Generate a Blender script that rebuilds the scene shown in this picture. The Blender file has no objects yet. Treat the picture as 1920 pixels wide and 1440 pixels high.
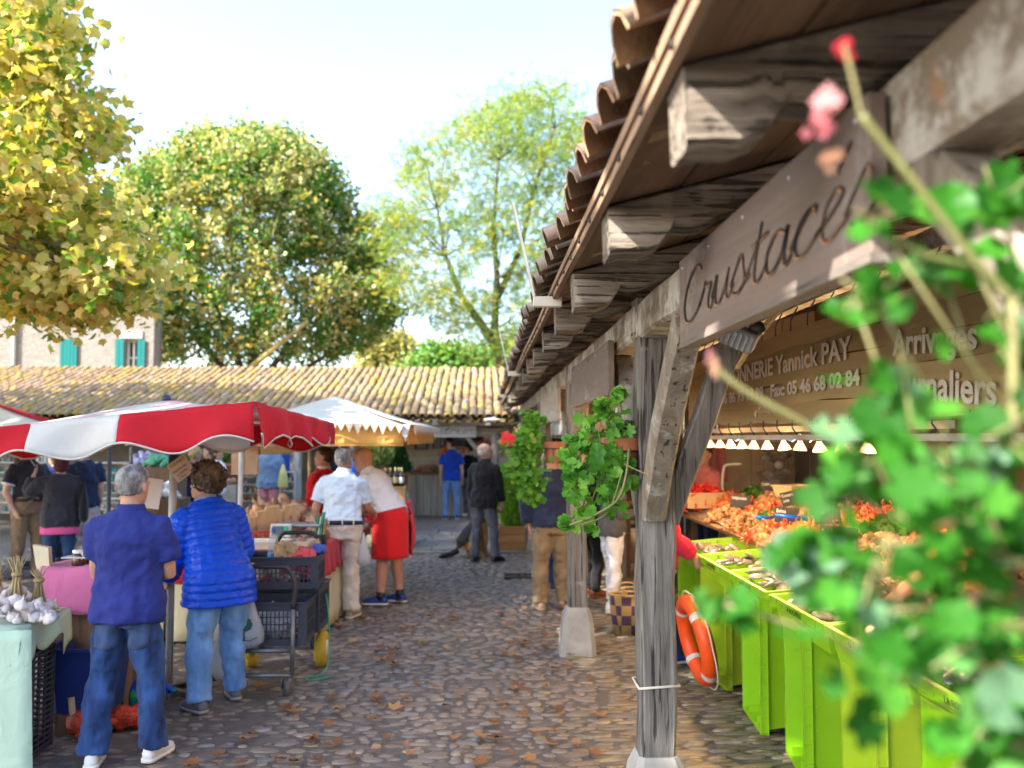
import bpy, math, random
import numpy as np
from mathutils import Matrix, Vector, Euler
rnd = random.Random(7)
R = math.radians
S = bpy.context.scene
COL = S.collection
# ------------------------------------------------------------------ camera
F_PX, EYE = 1700.0, 1.85
YAW, PITCH = R(1.685), math.atan(100 / F_PX)
cam_d = bpy.data.cameras.new('camera')
cam = bpy.data.objects.new('camera', cam_d); COL.objects.link(cam)
cam.location = (0, 0, EYE)
cam.rotation_euler = (R(90) + PITCH, 0, -YAW)
cam_d.sensor_width = 36; cam_d.lens = 36 * F_PX / 1920
cam_d.clip_start = .05; cam_d.clip_end = 3000
cam_d.dof.use_dof = True; cam_d.dof.focus_distance = 4.3; cam_d.dof.aperture_fstop = 2.1
S.camera = cam
# ------------------------------------------------------------------ sky, sun, exposure
SUN_EL, SUN_AZ = R(40), R(240)          # azimuth measured clockwise from +Y
world = bpy.data.worlds.new('World'); S.world = world; world.use_nodes = True
wn = world.node_tree
sky = wn.nodes.new('ShaderNodeTexSky'); sky.sky_type = 'NISHITA'; sky.sun_disc = False
sky.sun_elevation = SUN_EL; sky.sun_rotation = SUN_AZ
sky.air_density = 1.0; sky.dust_density = 2.0; sky.ozone_density = 1.0
bg = wn.nodes['Background']; bg.inputs['Strength'].default_value = .14
wn.links.new(sky.outputs[0], bg.inputs['Color'])
sun_d = bpy.data.lights.new('sun', 'SUN'); sun_d.energy = 3.6; sun_d.angle = R(.6); sun_d.color = (1, .93, .82)
sun = bpy.data.objects.new('sun', sun_d); COL.objects.link(sun)
SUN_DIR = Vector((math.sin(SUN_AZ) * math.cos(SUN_EL), math.cos(SUN_AZ) * math.cos(SUN_EL), math.sin(SUN_EL)))
sun.rotation_euler = SUN_DIR.to_track_quat('Z', 'Y').to_euler()
sun.location = SUN_DIR * 60
S.view_settings.view_transform = 'Standard'; S.view_settings.look = 'None'
S.view_settings.exposure = 2.35; S.view_settings.gamma = 1
S.view_settings.use_curve_mapping = False
S.render.engine = 'CYCLES'
S.cycles.max_bounces = 6; S.cycles.transparent_max_bounces = 12; S.cycles.use_denoising = True
S.cycles.caustics_reflective = False; S.cycles.caustics_refractive = False
# ------------------------------------------------------------------ placing: a photo pixel and a distance give a point
_cr = Euler((R(90) + PITCH, 0, -YAW)).to_matrix()
def ray(px, py): return _cr @ Vector(((px - 960) / F_PX, (720 - py) / F_PX, -1))
def at(px, py, Y):
    d = ray(px, py); t = Y / d.y
    return Vector((d.x * t, Y, EYE + d.z * t))
def ground(px, py, z=0.0):
    d = ray(px, py); t = (z - EYE) / d.z
    return Vector((d.x * t, d.y * t, z))
_ci = _cr.transposed()
def proj(p):
    q = _ci @ (Vector(p) - Vector((0, 0, EYE)))
    if q.z > -.1: return None
    return (960 + F_PX * q.x / -q.z, 720 - F_PX * q.y / -q.z, -q.z)
# ------------------------------------------------------------------ objects
def link(name, data, parent=None, M=None):
    o = bpy.data.objects.new(name, data); COL.objects.link(o)
    if parent is not None: o.parent = parent
    if M is not None: o.matrix_local = M
    return o
def tag(o, label=None, cat=None, group=None, kind=None):
    if label: o['label'] = label
    if cat: o['category'] = cat
    if group: o['group'] = group
    if kind: o['kind'] = kind
    return o
def thing(name, label, cat, loc=(0, 0, 0), rz=0.0, group=None):
    o = bpy.data.objects.new(name, None); COL.objects.link(o)
    o.location = loc; o.rotation_euler = (0, 0, rz); o.empty_display_size = .1
    return tag(o, label, cat, group)
KIDS = {}
def dup(root, loc=None, rz=None, label=None, group=None, scale=None):
    """copy of a thing, its parts and their sub-parts"""
    r = root.copy(); COL.objects.link(r)
    if loc is not None: r.location = loc
    if rz is not None: r.rotation_euler = (0, 0, rz)
    if scale is not None: r.scale = (scale,) * 3
    if label: r['label'] = label
    if group: r['group'] = group
    for ch in list(root.children):
        c = ch.copy(); COL.objects.link(c); c.parent = r
        for g in list(ch.children):
            d = g.copy(); COL.objects.link(d); d.parent = c
    return r
def mkmesh(name, v, f, mats=(), mi=None, rv=None, smooth=True, vc=None):
    me = bpy.data.meshes.new(name)
    me.from_pydata([tuple(x) for x in v], [], f)
    for m in mats: me.materials.append(m)
    if mi is not None and len(mats) > 1: me.polygons.foreach_set('material_index', mi)
    if smooth: me.polygons.foreach_set('use_smooth', [True] * len(me.polygons))
    if rv is not None:
        a = me.attributes.new('rnd', 'FLOAT', 'POINT'); a.data.foreach_set('value', rv)
    me.update()
    return me
class MB:
    """collects shapes, builds them as one mesh object"""
    def __init__(s, M=None): s.v = []; s.f = []; s.mi = []; s.rv = []; s.m = 0; s.r = 0.0; s.M = M
    def add(s, vs, fs, M=None):
        b = len(s.v)
        if M is not None: vs = [M @ Vector(p) for p in vs]
        if s.M is not None: vs = [s.M @ Vector(p) for p in vs]
        s.v += [tuple(p) for p in vs]; s.f += [tuple(i + b for i in q) for q in fs]
        s.mi += [s.m] * len(fs); s.rv += [s.r] * len(vs)
        return s
    def box(s, c, size, rot=None, bev=0.0, M=None):
        a, b, d = (x / 2 for x in size)
        T = Matrix.Translation(Vector(c))
        if rot is not None: T = T @ Euler(rot).to_matrix().to_4x4()
        if M is not None: T = M @ T
        if bev <= 0:
            vs = [(x, y, z) for x in (-a, a) for y in (-b, b) for z in (-d, d)]
            fs = [(0, 1, 3, 2), (4, 6, 7, 5), (0, 4, 5, 1), (2, 3, 7, 6), (0, 2, 6, 4), (1, 5, 7, 3)]
            return s.add(vs, fs, T)
        bev = min(bev, a * .9, b * .9, d * .9)
        vs = []; idx = {}
        for x in (-1, 1):
            for y in (-1, 1):
                for z in (-1, 1):
                    for k in range(3):
                        p = [x * (a - bev), y * (b - bev), z * (d - bev)]
                        p[k] += (x, y, z)[k] * bev
                        idx[x, y, z, k] = len(vs); vs.append(tuple(p))
        fs = []
        for k in range(3):
            o1, o2 = (k + 1) % 3, (k + 2) % 3
            for sg in (-1, 1):
                q = []
                for e1, e2 in ((-1, -1), (1, -1), (1, 1), (-1, 1)):
                    c3 = [0, 0, 0]; c3[k] = sg; c3[o1] = e1; c3[o2] = e2
                    q.append(idx[c3[0], c3[1], c3[2], k])
                fs.append(tuple(q if sg > 0 else q[::-1]))
            for e1 in (-1, 1):
                for e2 in (-1, 1):
                    c1 = [0, 0, 0]; c1[k] = -1; c1[o1] = e1; c1[o2] = e2
                    c2 = list(c1); c2[k] = 1
                    q = (idx[(*c1, o1)], idx[(*c2, o1)], idx[(*c2, o2)], idx[(*c1, o2)])
                    fs.append(q if e1 * e2 > 0 else q[::-1])
        for x in (-1, 1):
            for y in (-1, 1):
                for z in (-1, 1):
                    q = (idx[x, y, z, 0], idx[x, y, z, 1], idx[x, y, z, 2])
                    fs.append(q if x * y * z > 0 else q[::-1])
        return s.add(vs, fs, T)
    def loft(s, rings, cap=True, closed=True):
        n = len(rings[0]); vs = [p for r in rings for p in r]; fs = []
        for i in range(len(rings) - 1):
            for j in range(n if closed else n - 1):
                k = (j + 1) % n
                fs.append((i * n + j, i * n + k, (i + 1) * n + k, (i + 1) * n + j))
        if cap and closed:
            fs.append(tuple(range(n - 1, -1, -1))); fs.append(tuple(range((len(rings) - 1) * n, len(rings) * n)))
        return s.add(vs, fs)
    def tube(s, pts, rad, n=8, cap=True, flat=1.0):
        pts = [Vector(p) for p in pts]
        if not hasattr(rad, '__len__'): rad = [rad] * len(pts)
        rings = []; u = None
        for i, p in enumerate(pts):
            t = (pts[min(i + 1, len(pts) - 1)] - pts[max(i - 1, 0)]).normalized()
            if u is None:
                u = t.cross(Vector((0, 0, 1)))
                if u.length < .1: u = t.cross(Vector((0, 1, 0)))
            u = (u - t * u.dot(t)).normalized(); w = t.cross(u)
            rings.append([p + (u * math.cos(2 * math.pi * k / n) + w * math.sin(2 * math.pi * k / n) * flat) * rad[i] for k in range(n)])
        return s.loft(rings, cap)
    def lathe(s, prof, n=16, c=(0, 0, 0), M=None):
        rings = [[Vector((r * math.cos(2 * math.pi * k / n) + c[0], r * math.sin(2 * math.pi * k / n) + c[1], z + c[2])) for k in range(n)] for r, z in prof]
        if M is not None: rings = [[M @ p for p in r] for r in rings]
        return s.loft(rings, True)
    def ell(s, c, rad, n=12, m=8, M=None):
        rings = []
        for i in range(m + 1):
            ph = math.pi * (i + .02) / (m + .04) - math.pi / 2
            rings.append([Vector((c[0] + rad[0] * math.cos(ph) * math.cos(2 * math.pi * k / n), c[1] + rad[1] * math.cos(ph) * math.sin(2 * math.pi * k / n), c[2] + rad[2] * math.sin(ph))) for k in range(n)])
        if M is not None: rings = [[M @ p for p in r] for r in rings]
        return s.loft(rings, True)
    def prism(s, poly, dirv, M=None):
        """poly: list of 3D points; extruded by dirv"""
        d = Vector(dirv); a = [Vector(p) for p in poly]; n = len(a)
        return s.add(a + [p + d for p in a], [tuple(range(n - 1, -1, -1)), tuple(range(n, 2 * n))] + [(i, (i + 1) % n, (i + 1) % n + n, i + n) for i in range(n)], M)
    def sheet(s, fn, nu, nv, thick=0.0):
        """fn(u,v)->point, u,v in 0..1; a cloth sheet with thickness along its normal"""
        P = [[Vector(fn(i / nu, j / nv)) for j in range(nv + 1)] for i in range(nu + 1)]
        q = nv + 1; vs = [p for r in P for p in r]
        fs = [(i * q + j, (i + 1) * q + j, (i + 1) * q + j + 1, i * q + j + 1) for i in range(nu) for j in range(nv)]
        return s.add(vs, fs)
    def build(s, name, mats, parent=None, smooth=True, kind=None, M=None):
        if not isinstance(mats, (list, tuple)): mats = [mats]
        me = mkmesh(name, s.v, s.f, mats, s.mi, s.rv, smooth)
        o = link(name, me, parent, M)
        if kind: o['kind'] = kind
        return o
def solidify(o, t, off=-1):
    m = o.modifiers.new('thickness', 'SOLIDIFY'); m.thickness = t; m.offset = off; return o
def sharp(o, ang=35):
    """flat shading over hard edges"""
    me = o.data
    try: me.set_sharp_from_angle(angle=R(ang))
    except Exception: pass
    return o
# bulk pieces -----------------------------------------------------------
def bulk(name, variants, insts, mats, parent=None, kind='stuff', smooth=True):
    """variants: [(verts Nx3, faces)], insts: [(variant, Matrix4, rnd)] merged into one mesh"""
    V = []; Fl = []; Ls = []; RV = []; base = 0
    arr = [(np.array(v, dtype=np.float64), f) for v, f in variants]
    cnts = [np.array([len(q) for q in f], dtype=np.int32) for _, f in arr]
    idxs = [np.array([i for q in f for i in q], dtype=np.int32) for _, f in arr]
    for vi, M, r in insts:
        v, _ = arr[vi]; m = np.array(M)
        V.append(v @ m[:3, :3].T + m[:3, 3]); Fl.append(idxs[vi] + base); Ls.append(cnts[vi]); base += len(v)
        RV.append(np.full(len(v), r))
    me = bpy.data.meshes.new(name)
    if V:
        V = np.concatenate(V); Fl = np.concatenate(Fl); Ls = np.concatenate(Ls); RV = np.concatenate(RV)
        me.vertices.add(len(V)); me.vertices.foreach_set('co', V.ravel())
        me.loops.add(len(Fl)); me.loops.foreach_set('vertex_index', Fl)
        me.polygons.add(len(Ls)); st = np.concatenate(([0], np.cumsum(Ls)[:-1])).astype(np.int32)
        me.polygons.foreach_set('loop_start', st)
        me.polygons.foreach_set('use_smooth', np.full(len(Ls), smooth))
        a = me.attributes.new('rnd', 'FLOAT', 'POINT'); a.data.foreach_set('value', RV)
        me.update(calc_edges=True); me.validate()
    for m in (mats if isinstance(mats, (list, tuple)) else [mats]): me.materials.append(m)
    o = link(name, me, parent)
    if kind: o['kind'] = kind
    return o
def pieces(name, stuff_name, variants, insts, mat, parent, limit=300, size=.1, smooth=True, always=0):
    """the pieces that show largest become objects of their own, the rest one 'stuff' part"""
    base = parent.matrix_basis if parent is not None else Matrix()
    sc = []
    for k, (vi, M, r) in enumerate(insts):
        p = proj(base @ M.translation); q = -1
        if p and -20 < p[0] < 1940 and -20 < p[1] < 1460:
            q = M.to_scale().length / p[2]
        sc.append((q, k))
    sc.sort(reverse=True)
    keep = [k for q, k in sc[:limit] if q > 0]
    ks = set(keep)
    mlist = mat if isinstance(mat, (list, tuple)) else [mat]
    meshes = [mkmesh(name, v, f, mlist, None, [0.0] * len(v), smooth) for v, f in variants]
    for k in keep:
        vi, M, r = insts[k]
        link(name, meshes[vi], parent, M)
    rest = [i for k, i in enumerate(insts) if k not in ks]
    if rest: bulk(stuff_name, variants, rest, mlist, parent, 'stuff', smooth)
def TRS(loc, rot=(0, 0, 0), sc=(1, 1, 1)):
    return Matrix.LocRotScale(Vector(loc), Euler(rot), Vector(sc))
# ------------------------------------------------------------------ materials
MATS = {}
def _n(nt, t, **kw):
    n = nt.nodes.new(t)
    for k, v in kw.items():
        if k in n.inputs: n.inputs[k].default_value = v
        else: setattr(n, k, v)
    return n
def _ramp(nt, stops, fac=None, interp='LINEAR'):
    n = nt.nodes.new('ShaderNodeValToRGB'); e = n.color_ramp.elements; n.color_ramp.interpolation = interp
    while len(e) < len(stops): e.new(.5)
    for el, (p, c) in zip(e, stops):
        el.position = p; el.color = (*c[:3], 1) if hasattr(c, '__len__') else (c, c, c, 1)
    if fac is not None: nt.links.new(fac, n.inputs[0])
    return n
def _rand(nt):
    """per piece random number: point attribute + object random, wrapped"""
    a = _n(nt, 'ShaderNodeAttribute', attribute_name='rnd'); oi = nt.nodes.new('ShaderNodeObjectInfo')
    m = _n(nt, 'ShaderNodeMath', operation='ADD'); nt.links.new(a.outputs['Fac'], m.inputs[0]); nt.links.new(oi.outputs['Random'], m.inputs[1])
    f = _n(nt, 'ShaderNodeMath', operation='FRACT'); nt.links.new(m.outputs[0], f.inputs[0])
    return f.outputs[0]
def mat(name, c, c2=None, rough=.7, scale=6.0, bump=.15, bscale=60.0, stretch=(1, 1, 1), metal=0.0, spec=.4, rv=0.0, emit=0.0, alpha=1.0,
        detail=5.0, contrast=(.35, .65), spots=None, sheen=0.0, coat=0.0, trans=0.0, palette=None, bdist=.01):
    """general rough surface: two colours mixed by noise, fine relief, optional spots (colour, scale, threshold) and per-piece variation"""
    if name in MATS: return MATS[name]
    m = bpy.data.materials.new(name); m.use_nodes = True; nt = m.node_tree; L = nt.links.new
    b = nt.nodes['Principled BSDF']
    tc = nt.nodes.new('ShaderNodeTexCoord'); mp = _n(nt, 'ShaderNodeMapping'); mp.inputs['Scale'].default_value = stretch
    L(tc.outputs['Object'], mp.inputs[0])
    vec = mp.outputs[0]
    rr = None
    if rv or palette:
        rr = _rand(nt)
        ad = _n(nt, 'ShaderNodeVectorMath', operation='MULTIPLY_ADD'); L(rr, ad.inputs[0]); ad.inputs[1].default_value = (31, 17, 23); L(vec, ad.inputs[2]); vec = ad.outputs[0]
    c2 = c2 or tuple(x * .75 for x in c)
    nz = _n(nt, 'ShaderNodeTexNoise', Scale=scale, Detail=detail, Roughness=.6); L(vec, nz.inputs['Vector'])
    rp = _ramp(nt, [(contrast[0], c), (contrast[1], c2)], nz.outputs[0])
    out = rp.outputs[0]
    if palette:
        pr = _ramp(nt, [((i + .5) / len(palette) if len(palette) > 1 else 0, p) for i, p in enumerate(palette)], rr)
        mx = _n(nt, 'ShaderNodeMix', data_type='RGBA', blend_type='MULTIPLY'); mx.inputs[0].default_value = 1
        L(pr.outputs[0], mx.inputs[6]); L(out, mx.inputs[7]); out = mx.outputs[2]
    if rv:
        hs = _n(nt, 'ShaderNodeHueSaturation'); L(out, hs.inputs['Color'])
        mr = _n(nt, 'ShaderNodeMapRange'); L(rr, mr.inputs[0]); mr.inputs[3].default_value = 1 - rv; mr.inputs[4].default_value = 1 + rv
        L(mr.outputs[0], hs.inputs['Value']); out = hs.outputs[0]
    if spots:
        for (sc, ssc, th) in spots:
            n2 = _n(nt, 'ShaderNodeTexNoise', Scale=ssc, Detail=6.0, Roughness=.65); L(vec, n2.inputs['Vector'])
            r2 = _ramp(nt, [(th, 0.0), (th + .07, 1.0)], n2.outputs[0])
            mx = _n(nt, 'ShaderNodeMix', data_type='RGBA'); L(r2.outputs[0], mx.inputs[0]); L(out, mx.inputs[6]); mx.inputs[7].default_value = (*sc, 1); out = mx.outputs[2]
    L(out, b.inputs['Base Color'])
    b.inputs['Roughness'].default_value = rough; b.inputs['Metallic'].default_value = metal
    b.inputs['Specular IOR Level'].default_value = spec
    if sheen: b.inputs['Sheen Weight'].default_value = sheen
    if coat: b.inputs['Coat Weight'].default_value = coat
    if trans: b.inputs['Transmission Weight'].default_value = trans
    if emit:
        L(out, b.inputs['Emission Color']); b.inputs['Emission Strength'].default_value = emit
    if alpha < 1: b.inputs['Alpha'].default_value = alpha
    if bump:
        n3 = _n(nt, 'ShaderNodeTexNoise', Scale=bscale, Detail=4.0); L(vec, n3.inputs['Vector'])
        bp = _n(nt, 'ShaderNodeBump', Strength=bump, Distance=bdist); L(n3.outputs[0], bp.inputs['Height']); L(bp.outputs[0], b.inputs['Normal'])
    MATS[name] = m
    return m
def wood(name, light, dark, axis=2, rough=.8, grain=14.0, bump=.6, lichen=None, crack=.62, rv=.15, stain=None):
    """weathered timber: long grain along an axis, cracks, optional lichen (colour, threshold) and stain"""
    if name in MATS: return MATS[name]
    m = bpy.data.materials.new(name); m.use_nodes = True; nt = m.node_tree; L = nt.links.new
    b = nt.nodes['Principled BSDF']; tc = nt.nodes.new('ShaderNodeTexCoord')
    rr = _rand(nt)
    ad = _n(nt, 'ShaderNodeVectorMath', operation='MULTIPLY_ADD'); L(rr, ad.inputs[0]); ad.inputs[1].default_value = (7, 5, 9); L(tc.outputs['Object'], ad.inputs[2])
    mp = _n(nt, 'ShaderNodeMapping'); sc = [1.0, 1.0, 1.0]; sc[axis] = .07; mp.inputs['Scale'].default_value = sc; L(ad.outputs[0], mp.inputs[0])
    wv = _n(nt, 'ShaderNodeTexNoise', Scale=grain, Detail=7.0, Roughness=.7, Distortion=.6); L(mp.outputs[0], wv.inputs['Vector'])
    rp = _ramp(nt, [(.28, dark), (.5, tuple((a + d) / 2 for a, d in zip(light, dark))), (.68, light)], wv.outputs[0])
    mp2 = _n(nt, 'ShaderNodeMapping'); sc = [1.0, 1.0, 1.0]; sc[axis] = .035; mp2.inputs['Scale'].default_value = sc; L(ad.outputs[0], mp2.inputs[0])
    ck = _n(nt, 'ShaderNodeTexNoise', Scale=grain * 3.2, Detail=3.0, Roughness=.5); L(mp2.outputs[0], ck.inputs['Vector'])
    cr = _ramp(nt, [(crack, 1.0), (crack + .05, .25)], ck.outputs[0])
    mx = _n(nt, 'ShaderNodeMix', data_type='RGBA', blend_type='MULTIPLY'); mx.inputs[0].default_value = 1; L(rp.outputs[0], mx.inputs[6]); L(cr.outputs[0], mx.inputs[7])
    out = mx.outputs[2]
    hs = _n(nt, 'ShaderNodeHueSaturation'); L(out, hs.inputs['Color']); mr = _n(nt, 'ShaderNodeMapRange'); L(rr, mr.inputs[0]); mr.inputs[3].default_value = 1 - rv; mr.inputs[4].default_value = 1 + rv; L(mr.outputs[0], hs.inputs['Value']); out = hs.outputs[0]
    for sp in (lichen, stain):
        if sp:
            n2 = _n(nt, 'ShaderNodeTexNoise', Scale=sp[2], Detail=8.0, Roughness=.7); L(ad.outputs[0], n2.inputs['Vector'])
            r2 = _ramp(nt, [(sp[1], 0.0), (sp[1] + .1, 1.0)], n2.outputs[0])
            m2 = _n(nt, 'ShaderNodeMix', data_type='RGBA'); L(r2.outputs[0], m2.inputs[0]); L(out, m2.inputs[6]); m2.inputs[7].default_value = (*sp[0], 1); out = m2.outputs[2]
    L(out, b.inputs['Base Color']); b.inputs['Roughness'].default_value = rough; b.inputs['Specular IOR Level'].default_value = .25
    h = _n(nt, 'ShaderNodeMath', operation='MULTIPLY'); L(wv.outputs[0], h.inputs[0]); L(cr.outputs[0], h.inputs[1])
    bp = _n(nt, 'ShaderNodeBump', Strength=bump, Distance=.02); L(h.outputs[0], bp.inputs['Height']); L(bp.outputs[0], b.inputs['Normal'])
    MATS[name] = m
    return m
def leafmat(name, palette, transl=.35, rough=.45, spec=.35):
    """leaf: colour picked per leaf from a palette, lets light through"""
    if name in MATS: return MATS[name]
    m = bpy.data.materials.new(name); m.use_nodes = True; nt = m.node_tree; L = nt.links.new
    nt.nodes.remove(nt.nodes['Principled BSDF']); out = nt.nodes['Material Output']
    rr = _rand(nt)
    pr = _ramp(nt, [(i / max(1, len(palette) - 1), p) for i, p in enumerate(palette)], rr)
    tc = nt.nodes.new('ShaderNodeTexCoord'); nz = _n(nt, 'ShaderNodeTexNoise', Scale=25.0, Detail=3.0); L(tc.outputs['Object'], nz.inputs['Vector'])
    hs = _n(nt, 'ShaderNodeHueSaturation'); L(pr.outputs[0], hs.inputs['Color']); mr = _n(nt, 'ShaderNodeMapRange'); L(nz.outputs[0], mr.inputs[0]); mr.inputs[3].default_value = .7; mr.inputs[4].default_value = 1.3; L(mr.outputs[0], hs.inputs['Value'])
    p = _n(nt, 'ShaderNodeBsdfPrincipled', Roughness=rough); p.inputs['Specular IOR Level'].default_value = spec; L(hs.outputs[0], p.inputs['Base Color'])
    t = nt.nodes.new('ShaderNodeBsdfTranslucent'); g = _n(nt, 'ShaderNodeMix', data_type='RGBA', blend_type='MULTIPLY'); g.inputs[0].default_value = 1; L(hs.outputs[0], g.inputs[6]); g.inputs[7].default_value = (1.5, 1.5, .7, 1); L(g.outputs[2], t.inputs[0])
    mx = _n(nt, 'ShaderNodeMixShader'); mx.inputs[0].default_value = transl; L(p.outputs[0], mx.inputs[1]); L(t.outputs[0], mx.inputs[2]); L(mx.outputs[0], out.inputs[0])
    MATS[name] = m
    return m
def clothmat(name, c, c2=None, transl=0.0, rough=.85, scale=3.0, bump=.45, bscale=9.0, sheen=.15, fine=True, contrast=(.3, .7)):
    """woven cloth with soft creases; transl lets daylight through (awnings)"""
    if name in MATS: return MATS[name]
    m = mat(name, c, c2 or tuple(x * .82 for x in c), rough, scale, 0, sheen=sheen, spec=.2, contrast=contrast)
    nt = m.node_tree; L = nt.links.new; b = nt.nodes['Principled BSDF']; tc = nt.nodes['Texture Coordinate']
    w = _n(nt, 'ShaderNodeTexNoise', Scale=bscale, Detail=3.0, Distortion=1.2); L(tc.outputs['Object'], w.inputs['Vector'])
    n2 = _n(nt, 'ShaderNodeTexNoise', Scale=260.0, Detail=2.0); L(tc.outputs['Object'], n2.inputs['Vector'])
    ma = _n(nt, 'ShaderNodeMath', operation='MULTIPLY_ADD'); L(n2.outputs[0], ma.inputs[0]); ma.inputs[1].default_value = .05; L(w.outputs[0], ma.inputs[2])
    bp = _n(nt, 'ShaderNodeBump', Strength=bump, Distance=.03); L(ma.outputs[0], bp.inputs['Height']); L(bp.outputs[0], b.inputs['Normal'])
    if transl:
        t = nt.nodes.new('ShaderNodeBsdfTranslucent'); src = b.inputs['Base Color'].links[0].from_socket; L(src, t.inputs[0])
        mx = _n(nt, 'ShaderNodeMixShader'); mx.inputs[0].default_value = transl; L(b.outputs[0], mx.inputs[1]); L(t.outputs[0], mx.inputs[2])
        L(mx.outputs[0], nt.nodes['Material Output'].inputs[0])
    return m
def flat(name, c, rough=.5, metal=0.0, spec=.4, emit=0.0, alpha=1.0):
    return mat(name, c, tuple(x * .85 for x in c), rough, 12, .08, 90, metal=metal, spec=spec, emit=emit, alpha=alpha)
def text(name, s, size, M, m, parent=None, ext=.001, align='LEFT', xs=1.0, bold=0.0):
    d = bpy.data.curves.new(name, 'FONT'); d.body = s; d.size = size; d.extrude = ext; d.align_x = align; d.align_y = 'BOTTOM_BASELINE'
    d.resolution_u = 3; d.materials.append(m); d.offset = bold
    return link(name, d, parent, M @ Matrix.Diagonal((xs, 1, 1, 1)))
# ================================================================== MATERIALS OF THE SETTING
M_earth = mat('earth_joints', (.155, .135, .12), (.09, .078, .07), .6, 9, .6, 90, spots=[((.13, .115, .1), 3.0, .56)], bdist=.02)
M_stone = mat('cobble', (1, 1, 1), (.6, .58, .56), .38, 14, .35, 70, spec=.45, palette=[(.22, .175, .14), (.29, .245, .205), (.16, .138, .125), (.33, .265, .195), (.24, .222, .215), (.27, .21, .155)])
M_stone_hall = mat('cobble_hall', (1, 1, 1), (.6, .58, .54), .36, 14, .35, 70, spec=.45, palette=[(.24, .185, .115), (.29, .235, .16), (.18, .145, .11), (.33, .27, .19), (.22, .19, .16)])
M_oldwood = wood('weathered_post', (.27, .25, .235), (.06, .054, .05), 2, grain=18, crack=.6, bump=.9, lichen=((.36, .35, .33), .64, 5))
M_beam = wood('lichened_beam', (.40, .345, .27), (.19, .145, .105), 1, grain=9, lichen=((.50, .48, .44), .47, 5), stain=((.33, .18, .09), .60, 9), crack=.66)
M_rafter = wood('weathered_rafter', (.36, .31, .255), (.07, .052, .04), 0, grain=19, crack=.56, bump=1.0, stain=((.16, .10, .06), .58, 6))
M_sunstop = mat('sun_stop_sheet', (.10, .07, .05), (.06, .045, .03), .9, 5, .2, 30)
M_board = wood('roof_board', (.24, .15, .09), (.09, .055, .035), 1, grain=9, crack=.68, bump=.3)
M_batten = wood('fascia_wood', (.36, .25, .17), (.17, .105, .07), 1, grain=18, crack=.7, bump=.3)
M_plinth = mat('pale_stone', (.40, .385, .36), (.27, .26, .245), .85, 5, .35, 120, spots=[((.17, .165, .155), 9, .63)])
M_tile = mat('clay_tile', (1, 1, 1), (.62, .55, .48), .85, 9, .3, 80, palette=[(.54, .33, .20), (.58, .44, .30), (.38, .24, .16), (.52, .42, .30), (.6, .40, .24)], spots=[((.16, .13, .1), 12, .63), ((.45, .4, .3), 7, .66)])
M_fartile = mat('lichened_tile', (1, 1, 1), (.62, .55, .46), .9, 12, .3, 70, palette=[(.40, .25, .15), (.52, .38, .25), (.30, .21, .14), (.50, .39, .30), (.50, .33, .08), (.36, .25, .17), (.54, .40, .12)],
                spots=[((.52, .33, .03), 9, .55), ((.13, .1, .08), 17, .62)])
M_iron = mat('dark_iron', (.035, .033, .032), (.07, .055, .045), .55, 20, .2, 90, metal=.6)
M_white_metal = mat('cream_bracket', (.62, .60, .54), (.5, .46, .38), .5, 6, .1, 40, spots=[((.3, .2, .12), 9, .66)])
# ================================================================== GROUND
gm = MB()
gm.add([(-160, -60, 0), (160, -60, 0), (160, 400, 0), (-160, 400, 0)], [(0, 1, 2, 3)])
nt = M_earth.node_tree
ground_o = tag(gm.build('ground', M_earth, smooth=False), kind='structure')
far = MB()
def stone_var(seed, k):
    r = random.Random(seed); n = 8; rad = [r.uniform(.82, 1.08) for _ in range(n)]
    ph = r.random()
    def ring(s, z):
        o = []
        for i in range(n):
            a = 2 * math.pi * (i + ph) / n; c, q = math.cos(a), math.sin(a)
            sq = (abs(c) ** k + abs(q) ** k) ** (-1 / k)
            o.append((.5 * c * sq * rad[i] * s, .5 * q * sq * rad[i] * s, z + r.uniform(-.08, .08)))
        return o
    m = MB(); m.loft([ring(1, -.4), ring(.96, .42), ring(.62, .95)], True)
    m.f.pop(-2)
    return m.v, m.f
SV = [stone_var(i, 3.2) for i in range(12)]
left_ins, right_ins = [], []
y = 4.5
while y < 14.5:
    h = rnd.uniform(.058, .09)
    x = -.58 * y - .4
    while x < .85:
        w = rnd.uniform(.06, .15) if rnd.random() < .8 else rnd.uniform(.14, .21)
        yy = y + .05 * math.sin(1.7 * x + .6 * y) + .035 * math.sin(5.1 * x + 2 * y) + rnd.uniform(-.012, .012)
        bnd = .72 + .12 * math.sin(2.1 * y)
        if x + w / 2 < bnd:
            sunk = rnd.uniform(-.013, .004) - (.007 if x < -1.5 - .1 * (y - 6) else 0)
            left_ins.append((rnd.randrange(12), TRS((x + w / 2, yy, sunk), (rnd.uniform(-.08, .08), rnd.uniform(-.08, .08), rnd.gauss(0, .22)), (w * .98, h * rnd.uniform(.9, 1.05), .012)), rnd.random()))
        x += w + .006
    y += h * .97
y = 4.3
while y < 14.5:
    h = rnd.uniform(.045, .068)
    x = .72 + .12 * math.sin(2.1 * y) + rnd.uniform(-.06, .06)
    while x < 2.2:
        w = rnd.uniform(.12, .3)
        yy = y + .02 * math.sin(2.2 * x + y)
        right_ins.append((rnd.randrange(12), TRS((x + w / 2, yy, rnd.uniform(-.01, .003)), (rnd.uniform(-.06, .06), rnd.uniform(-.05, .05), rnd.gauss(.02, .05)), (w * .98, h * .96, .014)), rnd.random()))
        x += w + .008
    y += h
pieces('cobblestone', 'cobblestones', SV, left_ins, M_stone, ground_o, 180)
pieces('cobblestone', 'cobblestones', SV, right_ins, M_stone_hall, ground_o, 120)
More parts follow.
